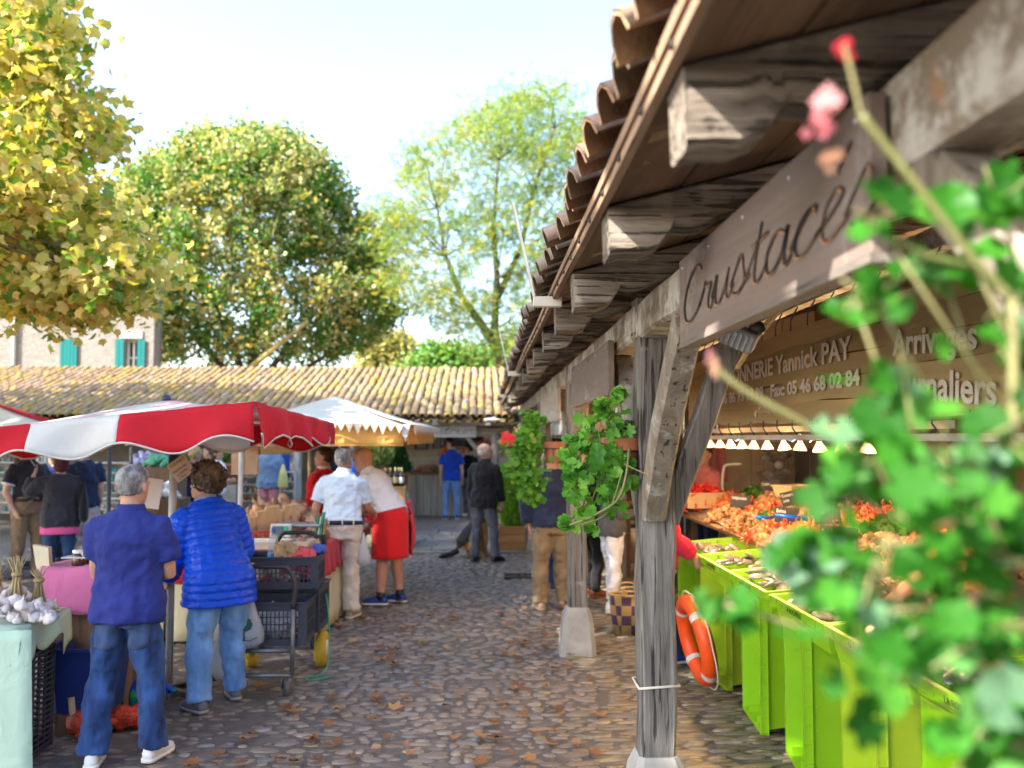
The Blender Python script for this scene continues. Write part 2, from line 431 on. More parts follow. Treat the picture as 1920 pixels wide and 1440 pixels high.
# flagstones of the far end of the alley
M_flag = mat('flagstone', (1, 1, 1), (.7, .68, .66), .6, 6, .25, 60, palette=[(.2, .19, .18), (.24, .225, .21), (.17, .165, .165), (.22, .2, .18)])
fv = []
for k in range(4):
    m = MB(); m.box((0, 0, 0), (1, 1, 1)); fv.append((m.v, m.f[:0] + m.f))
fins = []
y = 14.6
while y < 23.4:
    h = rnd.uniform(.3, .5); x = -7.5 + rnd.uniform(0, .3)
    while x < 1.9:
        w = rnd.uniform(.35, .75)
        fins.append((rnd.randrange(4), TRS((x + w / 2, y + h / 2, .004 + rnd.uniform(0, .008)), (0, 0, rnd.uniform(-.02, .02)), (w - .025, h - .025, .02)), rnd.random())); x += w
    y += h
pieces('flagstone', 'flagstones', fv, fins, M_flag, ground_o, 300, smooth=False)
# ================================================================== ROOF TILES
def tile_var(r0, r1, ln, th=.013, seg=5, up=1, seed=0):
    r = random.Random(seed); m = MB(); rings = []
    for yy, rr in ((0, r0), (ln, r1)):
        o = []
        for sgn in (0, 1):
            q = rr - th * sgn
            ang = [math.pi * i / seg for i in range(seg + 1)]
            if sgn: ang = ang[::-1]
            o += [(q * math.cos(a) * (1 + r.uniform(-.03, .03)), yy, up * q * math.sin(a) * .82) for a in ang]
        rings.append(o)
    m.loft(rings, True)
    m.f = m.f[:-2]
    n = 2 * (seg + 1)
    for b in (0, n):
        for i in range(seg): m.f.append((b + i, b + i + 1, b + n - 2 - i, b + n - 1 - i))
    return m.v, m.f
def tile_roof(parent, x_of_u, mat_, rows, ncol, pitch, step, base, slope_dir, along, seed, limit, ang, jig=.014, ch=-.05, names=('roof_tile', 'roof_tiles'), first=0):
    """base: first eave point; along: unit vector along the eave; slope_dir: unit vector up the slope. Covers over channels."""
    r = random.Random(seed)
    var = [tile_var(.088, .072, .44, seed=k) for k in range(3)] + [tile_var(.078, .09, .44, up=-1, seed=9 + k) for k in range(2)]
    X = Vector(along); Y = Vector(slope_dir); Z = X.cross(Y)
    B = Matrix((X, Y, Z)).transposed().to_4x4()
    ins = []
    for j in range(rows):
        for i in range(ncol):
            for cover in (1, 0):
                p = Vector(base) + X * (pitch * (i + (0 if cover else .5)) + r.uniform(-jig, jig)) + Y * (step * j + r.uniform(-.03, .03) + (.0 if cover else ch)) + Z * ((.065 if cover else .028) + r.uniform(-.004, .008))
                E = Euler((R(4.6) + r.uniform(-.03, .02), r.uniform(-.06, .06), r.uniform(-.05, .05))).to_matrix().to_4x4()
                ins.append((r.randrange(3) if cover else 3 + r.randrange(2), Matrix.Translation(p) @ B @ E, r.random()))
    pieces(names[0], names[1], var, ins, mat_, parent, limit)
# ================================================================== NEAR MARKET HALL (runs along +Y on the right)
hall = thing('market_hall', 'open timber market hall with overhanging clay tile roof on weathered posts along the alley', 'market hall')
PX, EAVE_X, EAVE_Z = .79, .345, 2.56
SL = math.tan(R(15))
POSTS = [.62, 4.25, 7.87, 11.5, 15.05, 18.6]
def bent(c0, c1, w, d, n=7, wob=.006, seed=0):
    """rough squared timber between two points as rings"""
    r = random.Random(seed); c0, c1 = Vector(c0), Vector(c1); t = (c1 - c0).normalized()
    u = Vector((1, 0, 0)) if abs(t.x) < .8 else Vector((0, 1, 0))
    u = (u - t * u.dot(t)).normalized(); v = t.cross(u); rings = []
    for i in range(n):
        f = i / (n - 1); c = c0.lerp(c1, f) + u * r.uniform(-wob, wob) + v * r.uniform(-wob, wob); o = []
        for a, b in ((-1, -.82), (-.82, -1), (.82, -1), (1, -.82), (1, .82), (.82, 1), (-.82, 1), (-1, .82)):
            o.append(c + u * (a * w / 2 * (1 + r.uniform(-.04, .04))) + v * (b * d / 2 * (1 + r.uniform(-.04, .04))))
        rings.append(o)
    return rings
for k, y in enumerate(POSTS):
    m = MB(); m.loft(bent((PX, y, .40), (PX, y, 2.5), .165, .165, 12, .006, k)); post = sharp(m.build('post', M_oldwood, hall, True))
    if k == 0: post.location = (.0, 0, 0)
    m = MB(); q = .155
    def oct_(s, z, c=.28):
        return [(PX + s * a, y + s * b, z) for a, b in ((-1, -1 + c), (-1 + c, -1), (1 - c, -1), (1, -1 + c), (1, 1 - c), (1 - c, 1), (-1 + c, 1), (-1, 1 - c))]
    m.loft([oct_(.158, -.02), oct_(.152, .06), oct_(.122, .335), oct_(.09, .405)]); sharp(m.build('plinth', M_plinth, post, True))
    # braces in the plane of the beam and one inwards
    for sg in (-1, 1):
        if k == 0 and sg < 0: continue
        m = MB(); pts = [Vector((PX - .02, y + sg * .075, 1.50)), Vector((PX - .025, y + sg * .33, 1.86)), Vector((PX - .02, y + sg * .86, 2.30))]
        rings = []
        for i in range(8):
            f = i / 7; c = pts[0] * (1 - f) ** 2 + pts[1] * 2 * f * (1 - f) + pts[2] * f * f
            t = ((pts[1] - pts[0]) * (1 - f) + (pts[2] - pts[1]) * f).normalized(); u = Vector((1, 0, 0)); v = t.cross(u)
            w, d = .055 * (1 + rnd.uniform(-.05, .05)), .058 * (1 + rnd.uniform(-.07, .07))
            rings.append([c + u * a * w + v * b * d for a, b in ((-1, -.7), (-.75, -1), (.75, -1), (1, -.7), (1, .7), (.75, 1), (-.75, 1), (-1, .7))])
        m.loft(rings); sharp(m.build('brace', wood('brace_wood', (.33, .285, .23), (.12, .095, .075), 2, grain=12, lichen=((.45, .44, .41), .56, 6)), hall))
    m = MB(); m.loft(bent((PX + .06, y, 1.46), (PX + .36, y, 2.28), .10, .12, 6, .006, 50 + k)); sharp(m.build('brace', M_oldwood, hall))
for a, b in zip(POSTS[:-1], POSTS[1:]):
    m = MB(); m.loft(bent((PX - .005, a + .003 - (1.2 if a < 1 else 0), 2.395), (PX - .005, b - .003, 2.395), .165, .17, 12, .006, int(a * 10))); sharp(m.build('beam', M_beam, hall))
# joists, rafters with carved ends
def rafter(y, seed):
    r = random.Random(seed); w = .075 * r.uniform(.88, 1.1)
    x0 = EAVE_X + .008; zt = lambda x: EAVE_Z - .045 + (x - EAVE_X) * SL
    h = .15 * r.uniform(.88, 1.1); wv = r.uniform(.7, 1.5)
    und = [(0, -.03), (.004, -h * .97), (.05, -h * 1.02), (.10, -h * (1 + .09 * wv)), (.145, -h * (1 + .07 * wv)), (.175, -h * .88), (.19, -h * .70), (.235, -h * .80), (.28, -h * .86), (.36, -h * .8), (.6, -h * .78), (1.4, -h * .78), (3.2, -h * .78)]
    rings = []
    for i, (dx, dz) in enumerate(und):
        x = x0 + dx; zz = zt(x)
        j = lambda s=.005: r.uniform(-s, s)
        rings.append([(x, y - w + j(), zz + dz + .012), (x, y - w * .7, zz + dz + j()), (x, y + w * .7, zz + dz + j()), (x, y + w + j(), zz + dz + .012), (x, y + w + j(), zz - .012), (x, y + w * .8, zz), (x, y - w * .8, zz), (x, y - w + j(), zz - .012)])
    m = MB(); m.loft(rings); m.r = r.random()
    o = sharp(m.build('rafter', M_rafter, hall), 50)
    return o
ry = .63
k = 0
while ry < 19:
    rafter(ry + rnd.uniform(-.06, .06), 300 + k); ry += 1.0; k += 1
# boards over the rafters
for i in range(23):
    w = .235; x = EAVE_X - .012 + i * w * math.cos(R(15))
    cuts = sorted([-1.0, 19.4] + [rnd.uniform(0, 6), rnd.uniform(7, 12), rnd.uniform(13, 18)])
    for a, b in zip(cuts[:-1], cuts[1:]):
        if b - a < .3: continue
        m = MB(); m.r = rnd.random()
        zc = EAVE_Z - .030 + (x + w / 2 - EAVE_X) * SL + rnd.uniform(-.002, .003)
        m.box((x + w / 2, (a + b) / 2, zc), (w - rnd.uniform(.006, .014), b - a - .004, .022), rot=(0, -R(15), 0)); m.build('roof_board', M_board, hall, False)
for z, dx, hgt in ((EAVE_Z - .036, 0, .026), (EAVE_Z - .006, -.008, .026)):
    cuts = [-1.0, 3.1, 6.4, 9.8, 13.2, 16.3, 19.4]
    for a, b in zip(cuts[:-1], cuts[1:]):
        m = MB(); m.r = rnd.random(); m.loft([[(EAVE_X - .010 + dx + s * .011, yy, z + q * hgt / 2 + .006 * math.sin(yy * 1.9)) for s, q in ((-1, -1), (1, -1), (1, 1), (-1, 1))] for yy in [a + .002 + (b - a - .004) * t / 10 for t in range(11)]]); m.build('fascia_batten', M_batten, hall, False)
m = MB()
yy = .9
while yy < 12:
    m.box((EAVE_X - .024, yy, EAVE_Z - .034 + .006 * math.sin(yy * 1.9)), (.008, .02, .016), bev=.003); yy += .31
m.build('nail_heads', M_iron, hall, False, 'stuff')
th = math.atan(SL)
tile_roof(hall, None, M_tile, 2, 91, .20, .33, (EAVE_X - .055, 18.9, EAVE_Z - .02), (math.cos(th), 0, math.sin(th)), (0, -1, 0), 5, 190, th, ch=.09)
tile_roof(hall, None, M_tile, 10, 91, .20, .33, (EAVE_X - .055 + .66 * math.cos(th), 18.9, EAVE_Z + .66 * math.sin(th)), (math.cos(th), 0, math.sin(th)), (0, -1, 0), 6, 0, th, names=('roof_tile', 'roof_tiles_above'))
for y in (4.36, 9.3, 14.4):
    m = MB()
    m.loft([[(x + sx * .005, y + sy * .03, z) for sx, sy in ((-1, -1), (1, -1), (1, 1), (-1, 1))] for x, z in ((EAVE_X - .11, EAVE_Z - .03), (EAVE_X - .21, EAVE_Z + .42))])
    m.box((EAVE_X - .045, y, EAVE_Z - .055), (.14, .05, .05), bev=.004); m.build('gutter_bracket', M_white_metal, hall, False)
m = MB(); m.box((3.3, 9.2, EAVE_Z + .016 + (3.3 - EAVE_X) * SL), (6.0, 20.4, .012), rot=(0, -R(15), 0)); m.build('roof_deck', M_sunstop, hall, False)  # sheet added above the boards to stop sun leaking through their gaps
# inside: rear and end walls, dark floor edge, cream panels
M_cream = mat('warm_plaster', (.50, .38, .25), (.42, .30, .19), .8, 3, .2, 50)
M_brown = wood('hall_boarding', (.24, .15, .09), (.10, .06, .035), 2, grain=10, bump=.3, crack=.7)
for i in range(8):
    m = MB(); m.r = rnd.random(); m.box((1.45 + i * .5 + .245, 13.4, 1.9), (.485, .03, 3.8)); m.build('wall_panel', [M_cream, M_brown][(i * 5 // 3) % 2], hall, False)
for i in range(30):
    m = MB(); m.r = rnd.random(); m.box((5.35, -1 + i * .7 + .35, 2.0), (.04, .69, 4.0)); m.build('wall_board', M_brown, hall, False)
# ================================================================== FAR MARKET BUILDING
mb = thing('market_building', 'long low market building with lichen covered canal tile roof closing the alley', 'building')
FE_Y, FE_Z = 19.2, 2.27
fs = R(15.5)
N_COL = 92
tile_roof(mb, None, M_fartile, 15, N_COL, .178, .33, (-15.4, FE_Y, FE_Z - .05), (0, math.cos(fs), math.sin(fs)), (1, 0, 0), 11, 300, fs)
m = MB(); ln = 4.98
m.box((-7, FE_Y + ln / 2 * math.cos(fs) + .1, FE_Z - .115 + ln / 2 * math.sin(fs)), (17.2, ln + .1, .03), rot=(fs, 0, 0)); m.build('roof_deck', M_board, mb, False)
m = MB(); m.box((-7, FE_Y + 7.5, FE_Z + .55), (17.2, 5.2, .05), rot=(-fs, 0, 0)); m.build('rear_roof', M_fartile, mb, False)
rv = [tile_var(.105, .095, .42, seed=40 + k) for k in range(3)]
ry = FE_Y + 15 * .33 * math.cos(fs); rz = FE_Z + 15 * .33 * math.sin(fs)
pieces('ridge_tile', 'ridge_tiles', rv, [(k % 3, TRS((-15.4 + k * .37, ry, rz + rnd.uniform(-.01, .015)), (R(-2), 0, R(-90) + rnd.uniform(-.03, .03))), rnd.random()) for k in range(44)],
       mat('orange_lichen', (.40, .24, .09), (.3, .24, .17), .9, 8, .3, 60, rv=.2), mb, 60)
M_greywood = wood('grey_boards', (.42, .40, .38), (.2, .185, .17), 2, grain=12, crack=.68)
M_greywood_h = wood('grey_boards_flat', (.46, .44, .42), (.24, .22, .205), 0, grain=12, crack=.68)
m = MB(); m.loft(bent((-15, FE_Y + .45, 2.0), (.95, FE_Y + .45, 2.0), .2, .26, 24, .008, 3)); m.build('beam', wood('far_beam', (.42, .36, .28), (.2, .15, .11), 0, grain=9), mb)
for k in range(15):
    m = MB(); m.box((-14.5 + k * 1.12, FE_Y + .25, 2.165), (.12, .5, .13), bev=.015); m.build('rafter', M_plinth, mb, False)
m = MB(); m.box((-7, FE_Y + .05, FE_Z - .125), (16.8, .04, .07)); m.build('fascia_batten', M_rafter, mb, False)
M_white_post = mat('whitewashed_wood', (.62, .60, .56), (.4, .38, .35), .8, 6, .4, 40, stretch=(1, 1, .2), spots=[((.25, .22, .19), 9, .6)])
for x, mm in ((-5.52, M_white_post), (-4.0, M_white_post), (-9.4, M_white_post), (-12.6, M_white_post), (.22, M_oldwood)):
    m = MB(); m.loft(bent((x, FE_Y + .3, .38), (x, FE_Y + .3, 1.95), .17, .17, 8, .006, int(x * 10))); p_ = m.build('post', mm, mb)
    m = MB(); m.box((x, FE_Y + .3, .18), (.3, .3, .4), bev=.05); m.build('plinth', M_plinth, p_, False)
m = MB(); m.loft(bent((.05, FE_Y + .3, 1.35), (-.45, FE_Y + .3, 1.92), .1, .1, 5, .004, 5)); m.build('brace', M_oldwood, mb)
M_cream2 = mat('ochre_plaster', (.66, .56, .37), (.58, .48, .31), .85, 2.5, .2, 40)
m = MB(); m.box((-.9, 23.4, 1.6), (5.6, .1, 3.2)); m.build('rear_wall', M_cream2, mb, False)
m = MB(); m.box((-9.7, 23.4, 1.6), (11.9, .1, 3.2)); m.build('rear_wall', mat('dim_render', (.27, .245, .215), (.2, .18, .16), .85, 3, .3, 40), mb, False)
M_block = mat('concrete_block', (.30, .29, .27), (.24, .23, .215), .9, 8, .4, 60, rv=.12)
for j in range(10):
    for i in range(2):
        m = MB(); m.box((-4.65 + i * .405 + (j % 2) * .1, 19.62, .1 + j * .205), (.39, .2, .195), bev=.008); m.build('block', M_block, mb, False)
# ================================================================== STONE HOUSE behind the roof
house = thing('stone_house', 'pale rubble stone house with teal shutters behind the tiled roof, half hidden by plane leaves', 'house')
HY = 27.0
def rubble_mat():
    m = bpy.data.materials.new('rubble_wall'); m.use_nodes = True; nt = m.node_tree; L = nt.links.new; b = nt.nodes['Principled BSDF']
    tc = nt.nodes.new('ShaderNodeTexCoord'); mp = _n(nt, 'ShaderNodeMapping'); mp.inputs['Scale'].default_value = (5.5, 1, 11); L(tc.outputs['Object'], mp.inputs[0])
    nz = _n(nt, 'ShaderNodeTexNoise', Scale=1.5, Detail=3.0); L(mp.outputs[0], nz.inputs['Vector'])
    a = _n(nt, 'ShaderNodeVectorMath', operation='MULTIPLY_ADD'); L(nz.outputs['Color'], a.inputs[0]); a.inputs[1].default_value = (.8, .8, .8); L(mp.outputs[0], a.inputs[2])
    v = _n(nt, 'ShaderNodeTexVoronoi', Scale=1.0); L(a.outputs[0], v.inputs['Vector'])
    e = _n(nt, 'ShaderNodeTexVoronoi', feature='DISTANCE_TO_EDGE', Scale=1.0); L(a.outputs[0], e.inputs['Vector'])
    c = _ramp(nt, [(0, (.25, .237, .215)), (1, (.205, .19, .172))], v.outputs['Color']); ed = _ramp(nt, [(.02, (.84, .82, .79)), (.16, (1, 1, 1))], e.outputs[0])
    mx = _n(nt, 'ShaderNodeMix', data_type='RGBA', blend_type='MULTIPLY'); mx.inputs[0].default_value = 1; L(c.outputs[0], mx.inputs[6]); L(ed.outputs[0], mx.inputs[7]); L(mx.outputs[2], b.inputs['Base Color'])
    bp = _n(nt, 'ShaderNodeBump', Strength=.7, Distance=.03); L(ed.outputs[0], bp.inputs['Height']); L(bp.outputs[0], b.inputs['Normal']); b.inputs['Roughness'].default_value = .9
    return m
M_rubble = rubble_mat()
M_teal = wood('teal_paint', (.008, .17, .165), (.006, .13, .13), 2, grain=6, bump=.15, crack=.9, rv=.05)
wx0, wx1 = at(234, 660, HY).x, at(258, 660, HY).x
wz0, wz1 = at(0, 700, HY).z - .5, at(0, 636, HY).z
m = MB()
hx0, hx1, hz = -21.0, at(288, 660, HY).x, 6.4
for a, b, c, d in ((hx0, wx0, 0, hz), (wx1, hx1, 0, hz), (wx0, wx1, 0, wz0), (wx0, wx1, wz1, hz)):
    m.box(((a + b) / 2, HY + .25, (c + d) / 2), (b - a, .5, d - c))
m.box(((hx0 + hx1) / 2, HY + .62, hz / 2), (hx1 - hx0, .06, hz))
m.build('wall', M_rubble, house, False)
m = MB(); m.box(((wx0 + wx1) / 2, HY - .005, wz1 + .14), (wx1 - wx0 + .3, .06, .24), bev=.01); m.build('lintel', M_plinth, house, False)
m = MB(); W = wx1 - wx0; wc = (wx0 + wx1) / 2; wh = wz1 - wz0
for sx in (-1, 0, 1): m.box((wc + sx * (W / 2 - .03), HY + .22, (wz0 + wz1) / 2), (.055, .05, wh))
for t in (0, .33, .66, 1): m.box((wc, HY + .222, wz0 + .03 + t * (wh - .06)), (W - .06, .04, .04))
win = m.build('window', flat('white_paint', (.75, .74, .72)), house, False)
m = MB(); m.box((wc, HY + .25, (wz0 + wz1) / 2), (W - .05, .01, wh - .05)); m.build('pane', flat('dark_pane', (.03, .035, .04), .08, spec=.8), win, False)
for xa, xb in ((at(217, 660, HY).x, wx0 - .01), (wx1 + .01, at(273, 660, HY).x), (at(114, 660, HY).x, at(146, 660, HY).x)):
    m = MB(); n = max(2, round((xb - xa) / .11))
    for i in range(n): m.box((xa + (i + .5) * (xb - xa) / n, HY - .045, (wz0 + wz1) / 2), ((xb - xa) / n - .008, .03, wh))
    m.box(((xa + xb) / 2, HY - .025, wz1 - .25), (xb - xa - .02, .02, .09)); m.build('shutter', M_teal, house, False)
m = MB(); px = at(28, 650, HY).x; m.tube([(px - .3, HY - .06, 6.0), (px - .02, HY - .07, 5.45), (px, HY - .07, 5.2), (px, HY - .07, 0)], .05, 8); m.build('downpipe', M_white_metal, house)
m = MB(); m.prism([(hx0 - .3, HY - .4, hz - .05), (hx0 - .3, HY + .6, hz + .5), (hx0 - .3, HY + 1.4, hz - .05)], (hx1 - hx0 + .6, 0, 0)); m.build('roof', M_fartile, house, False)
# ================================================================== TREES
M_bark = mat('bark', (.13, .105, .08), (.06, .05, .04), .9, 6, .8, 18, stretch=(1, 1, .25), bdist=.03)
M_planebark = mat('plane_bark', (.30, .27, .2), (.17, .15, .11), .85, 4, .3, 20)
def leaf_ovate(fold=.18, w=.42):
    P = [(0, 0, 0), (w * .8, .3, fold), (w, .5, fold), (w * .6, .8, fold * .7), (0, 1.05, -.05), (-w * .6, .8, fold * .7), (-w, .5, fold), (-w * .8, .3, fold), (0, .5, 0)]
    return [(x, y - .4, z) for x, y, z in P], [(8, 0, 1, 2), (8, 2, 3, 4), (8, 4, 5, 6), (8, 6, 7, 0)]
def leaf_plane(seed):
    r = random.Random(seed); pts = [(0, .02, 0)]
    tips = [(-25, .62), (20, .9), (90, 1.12), (160, .9), (205, .62)]
    for i, (a, l) in enumerate(tips):
        a = R(a + r.uniform(-5, 5)); l *= r.uniform(.9, 1.08)
        if i: 
            b = (a + la) / 2; pts.append((.36 * math.cos(b), .3 + .36 * math.sin(b), r.uniform(-.03, .06)))
        pts.append((l * .62 * math.cos(a), .3 + l * .62 * math.sin(a), r.uniform(-.02, .16))); la = a
    pts = [(0, .3, 0)] + pts
    n = len(pts)
    return [(x, y - .45, z) for x, y, z in pts], [(0, i, i + 1) for i in range(1, n - 1)] + [(0, n - 1, 1)]
def leaf_pinnate(seed):
    r = random.Random(seed); v = []; f = []
    for i in range(5):
        y = i * .2
        for s in (-1, 1):
            b = len(v); a = .34 - .03 * i
            v += [(0, y, 0), (s * a * .5, y + .01, -.03), (s * a, y + .14, -.08 - .03 * r.random()), (s * a * .4, y + .14, -.02)]; f.append((b, b + 1, b + 2, b + 3) if s > 0 else (b + 3, b + 2, b + 1, b))
    return [(x, y - .4, z - .18 * y * y) for x, y, z in v], f
OV = [leaf_ovate(), leaf_ovate(.1, .5), leaf_ovate(.28, .36)]
PLV = [leaf_plane(i) for i in range(5)]
PIN = [leaf_pinnate(i) for i in range(4)]
def leaf_inst(nv, p, size, r, droop=.5, up=.3):
    return (r.randrange(nv), TRS(p, (r.gauss(-droop, .7), r.gauss(0, .6), r.uniform(0, 6.28)), (size, size, size)), r.random())
def limb(parent, pts, r0, r1, mat_, name='limb', n=7):
    m = MB(); k = len(pts); m.tube(pts, [r0 + (r1 - r0) * i / (k - 1) for i in range(k)], n); return m.build(name, mat_, parent)
def curve(a, b, r, k=6, wob=.15, rise=0.0):
    a, b = Vector(a), Vector(b); L = (b - a).length
    return [a.lerp(b, i / (k - 1)) + Vector((r.gauss(0, wob), r.gauss(0, wob), r.gauss(0, wob * .5))) * (L * .12 * math.sin(math.pi * i / (k - 1))) + Vector((0, 0, rise * math.sin(math.pi * i / (k - 1)))) for i in range(k)]
# ---- linden: dense dome
def linden():
    r = random.Random(21); Y0 = 32.0; c = at(470, 690, Y0)
    t = thing('linden_tree', 'broad domed linden tree with pale flecked foliage rising behind the tiled roof', 'tree', (c.x, Y0, 0))
    rows = [(690, 262, 655), (640, 256, 700), (600, 248, 742), (560, 232, 742), (500, 215, 722), (440, 205, 700), (400, 212, 680), (360, 236, 655), (320, 300, 620), (295, 345, 590), (272, 430, 530)]
    prof = []
    for yy, a, b in rows:
        A, B = at(a, yy, Y0), at(b, yy, Y0); prof.append((A.z, (A.x + B.x) / 2 - c.x, (B.x - A.x) / 2))
    def env(z):
        for (z0, c0, w0), (z1, c1, w1) in zip(prof[:-1], prof[1:]):
            if z0 <= z <= z1:
                f = (z - z0) / (z1 - z0); return c0 + (c1 - c0) * f, w0 + (w1 - w0) * f
        return prof[-1][1], prof[-1][2] * .3
    z0, z1 = prof[0][0], prof[-1][0]
    ins = []; clumps = []
    for k in range(1900):
        z = z0 + (z1 - z0) * r.random() ** .9 + .1; cx, w = env(z); a = r.uniform(0, 6.283); q = (r.random() ** .33)
        w *= 1 + .09 * math.sin(3.1 * a + 1.3 * z) * math.sin(2.3 * z + a); p = Vector((cx + w * q * math.cos(a) * .97, w * .9 * q * math.sin(a), z)); clumps.append((p, q, a))
    for p, q, a in clumps:
        if p.y > 1.5: 
            if r.random() < .5: continue
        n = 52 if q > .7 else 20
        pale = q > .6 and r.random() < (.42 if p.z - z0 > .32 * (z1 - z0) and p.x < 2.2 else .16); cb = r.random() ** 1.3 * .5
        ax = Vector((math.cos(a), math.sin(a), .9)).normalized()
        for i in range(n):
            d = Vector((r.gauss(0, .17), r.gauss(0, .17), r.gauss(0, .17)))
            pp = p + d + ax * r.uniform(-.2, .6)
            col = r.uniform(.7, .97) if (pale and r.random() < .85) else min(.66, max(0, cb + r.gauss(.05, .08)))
            if r.random() < .012: col = .995
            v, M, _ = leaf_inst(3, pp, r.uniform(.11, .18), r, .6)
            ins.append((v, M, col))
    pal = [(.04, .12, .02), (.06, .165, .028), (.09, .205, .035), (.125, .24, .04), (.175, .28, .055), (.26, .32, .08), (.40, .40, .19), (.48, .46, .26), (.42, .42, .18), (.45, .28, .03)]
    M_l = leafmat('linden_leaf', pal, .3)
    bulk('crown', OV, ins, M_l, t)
    limb(t, [(0, 0, 0), (0, .1, 2.5), (.1, 0, 5), (.1, 0, 8)], .36, .12, M_bark, 'trunk', 10)
    for a, b in (((0, 0, 3.2), (2.6, -1.2, 6.2)), ((0, 0, 3), (-2.6, -1, 6.5)), ((0, 0, 3.6), (1.2, -2, 7.5)), ((0, 0, 3.4), (-1.2, -2, 7.4)), ((0, 0, 3), (3.4, -.5, 5.2)), ((0, 0, 4), (.6, -1.4, 8.6))):
        limb(t, curve(a, b, r), .15, .04, M_bark)
    a, b = at(468, 690, Y0 - 3.5), at(578, 602, Y0 - 3.5); o = Vector((c.x, Y0, 0))
    limb(t, [a - o - Vector((.6, 0, .5)), a.lerp(b, .5) - o, b - o], .10, .06, mat('lichened_bark', (.35, .27, .07), (.2, .17, .09), .9, 8, .4, 40), 'limb')
linden()
# ---- feathery tree
def feathery():
    r = random.Random(5); Y0 = 30.0; c = at(930, 690, Y0)
    t = thing('locust_tree', 'tall airy pale green tree with feathery leaves and two dark trunks behind the market roofs', 'tree', (c.x, Y0, 0)); o = Vector((c.x, Y0, 0))
    def P(px, py, dy=0): return at(px, py, Y0 + dy) - o
    forks = [[P(965, 760), P(940, 690), P(927, 620), P(932, 520), P(925, 420), P(935, 300)], [P(985, 760), P(950, 690), P(905, 610), P(865, 555), P(835, 480), P(820, 390)], [P(932, 560), P(975, 470, .5), P(1000, 360, .6), P(1040, 240, .8)], [P(960, 700), P(1000, 600, .3), P(1030, 480, .5), P(1080, 330, .5)]]
    for k, f in enumerate(forks): limb(t, f, (.2, .2, .12, .18)[k], .035, M_bark, 'trunk' if k < 2 else 'limb', 8)
    tips = []
    cen = [(760, 330), (735, 390), (720, 400), (790, 300), (830, 270), (870, 250), (900, 225), (940, 210), (975, 195), (1010, 190), (1045, 190), (1080, 230), (1110, 270), (1120, 330), (1090, 380), (1050, 330), (1000, 290), (960, 270), (910, 300), (860, 330), (815, 360), (770, 420), (735, 450), (760, 500), (800, 450), (850, 420), (900, 380), (950, 350), (1000, 370), (1040, 420), (1000, 460), (950, 440), (900, 470), (860, 510), (810, 540), (780, 560), (830, 590), (880, 570), (930, 560), (980, 530), (1010, 560), (970, 610), (1020, 500), (740, 520), (720, 440), (1060, 480), (1090, 300), (1060, 260), (980, 400), (870, 620), (950, 640), (905, 430), (990, 240), (935, 250), (1030, 300),(1150,300),(1150,400),(1200,350),(1180,260),(1220,450),(1120,450)]
    ins = []
    for px, py in cen:
        for rep in range(5):
            q = P(px + r.uniform(-20, 20), py + r.uniform(-20, 20), r.uniform(-2.2, 2.2)); tips.append(q)
            pal0 = r.uniform(0, .45)
            for i in range(58):
                d = Vector((r.gauss(0, .42), r.gauss(0, .5), r.gauss(0, .3)))
                v, M, _ = leaf_inst(4, q + d, r.uniform(.18, .30), r, .3)
                ins.append((v, M, min(.999, max(0, pal0 + r.gauss(.2, .2)))))
            if rep == 0:
                base = min((p for f in forks for p in f[2:]), key=lambda p: (p - q).length + (3 if p.z > q.z else 0))
                limb(t, curve(base, q, r, 5, .2), .035, .008, M_bark, 'branch', 5)
    pal = [(.075, .14, .03), (.11, .2, .04), (.16, .25, .06), (.2, .28, .06), (.28, .3, .06), (.40, .34, .06), (.42, .30, .04)]
    bulk('crown', PIN, ins, leafmat('locust_leaf', pal, .5), t)
feathery()
def far_tree(name, label, px, py, Y0, w, h, pal, seed, n=380, base=0.0):
    r = random.Random(seed); c = at(px, py, Y0); t = thing(name, label, 'tree', (c.x, Y0, 0)); ins = []
    for k in range(n):
        a, q, e = r.uniform(0, 6.28), r.random() ** .4, r.random()
        p = Vector((w * q * math.cos(a) * math.sqrt(1 - e * e * .8), w * .7 * q * math.sin(a), c.z - h * .9 + h * e))
        for i in range(14):
            v, M, _ = leaf_inst(3, p + Vector((r.gauss(0, .3), r.gauss(0, .3), r.gauss(0, .25))), r.uniform(.2, .34), r); ins.append((v, M, r.random()))
    bulk('crown', OV, ins, leafmat(name + '_leaf', pal, .35), t)
    limb(t, [(0, 0, 0), (0, 0, c.z * .4), (.1, 0, c.z - h * .3)], .25, .1, M_bark, 'trunk')
far_tree('autumn_tree', 'distant rounded tree with yellowing leaves between the linden and the locust tree', 728, 640, 55, 2.4, 3.4, [(.3, .27, .07), (.42, .38, .16), (.22, .24, .06), (.48, .42, .2)], 3)
far_tree('green_shrub_tree', 'distant low green tree behind the roof ridge below the locust tree', 850, 662, 50, 3.4, 2.6, [(.08, .2, .04), (.12, .26, .05), (.2, .3, .06), (.07, .15, .03)], 4)
far_tree('garden_tree', 'distant green tree at the far end of the alley beside the hall eave', 985, 650, 58, 2.6, 3.0, [(.09, .2, .04), (.14, .24, .05), (.25, .3, .07)], 9)
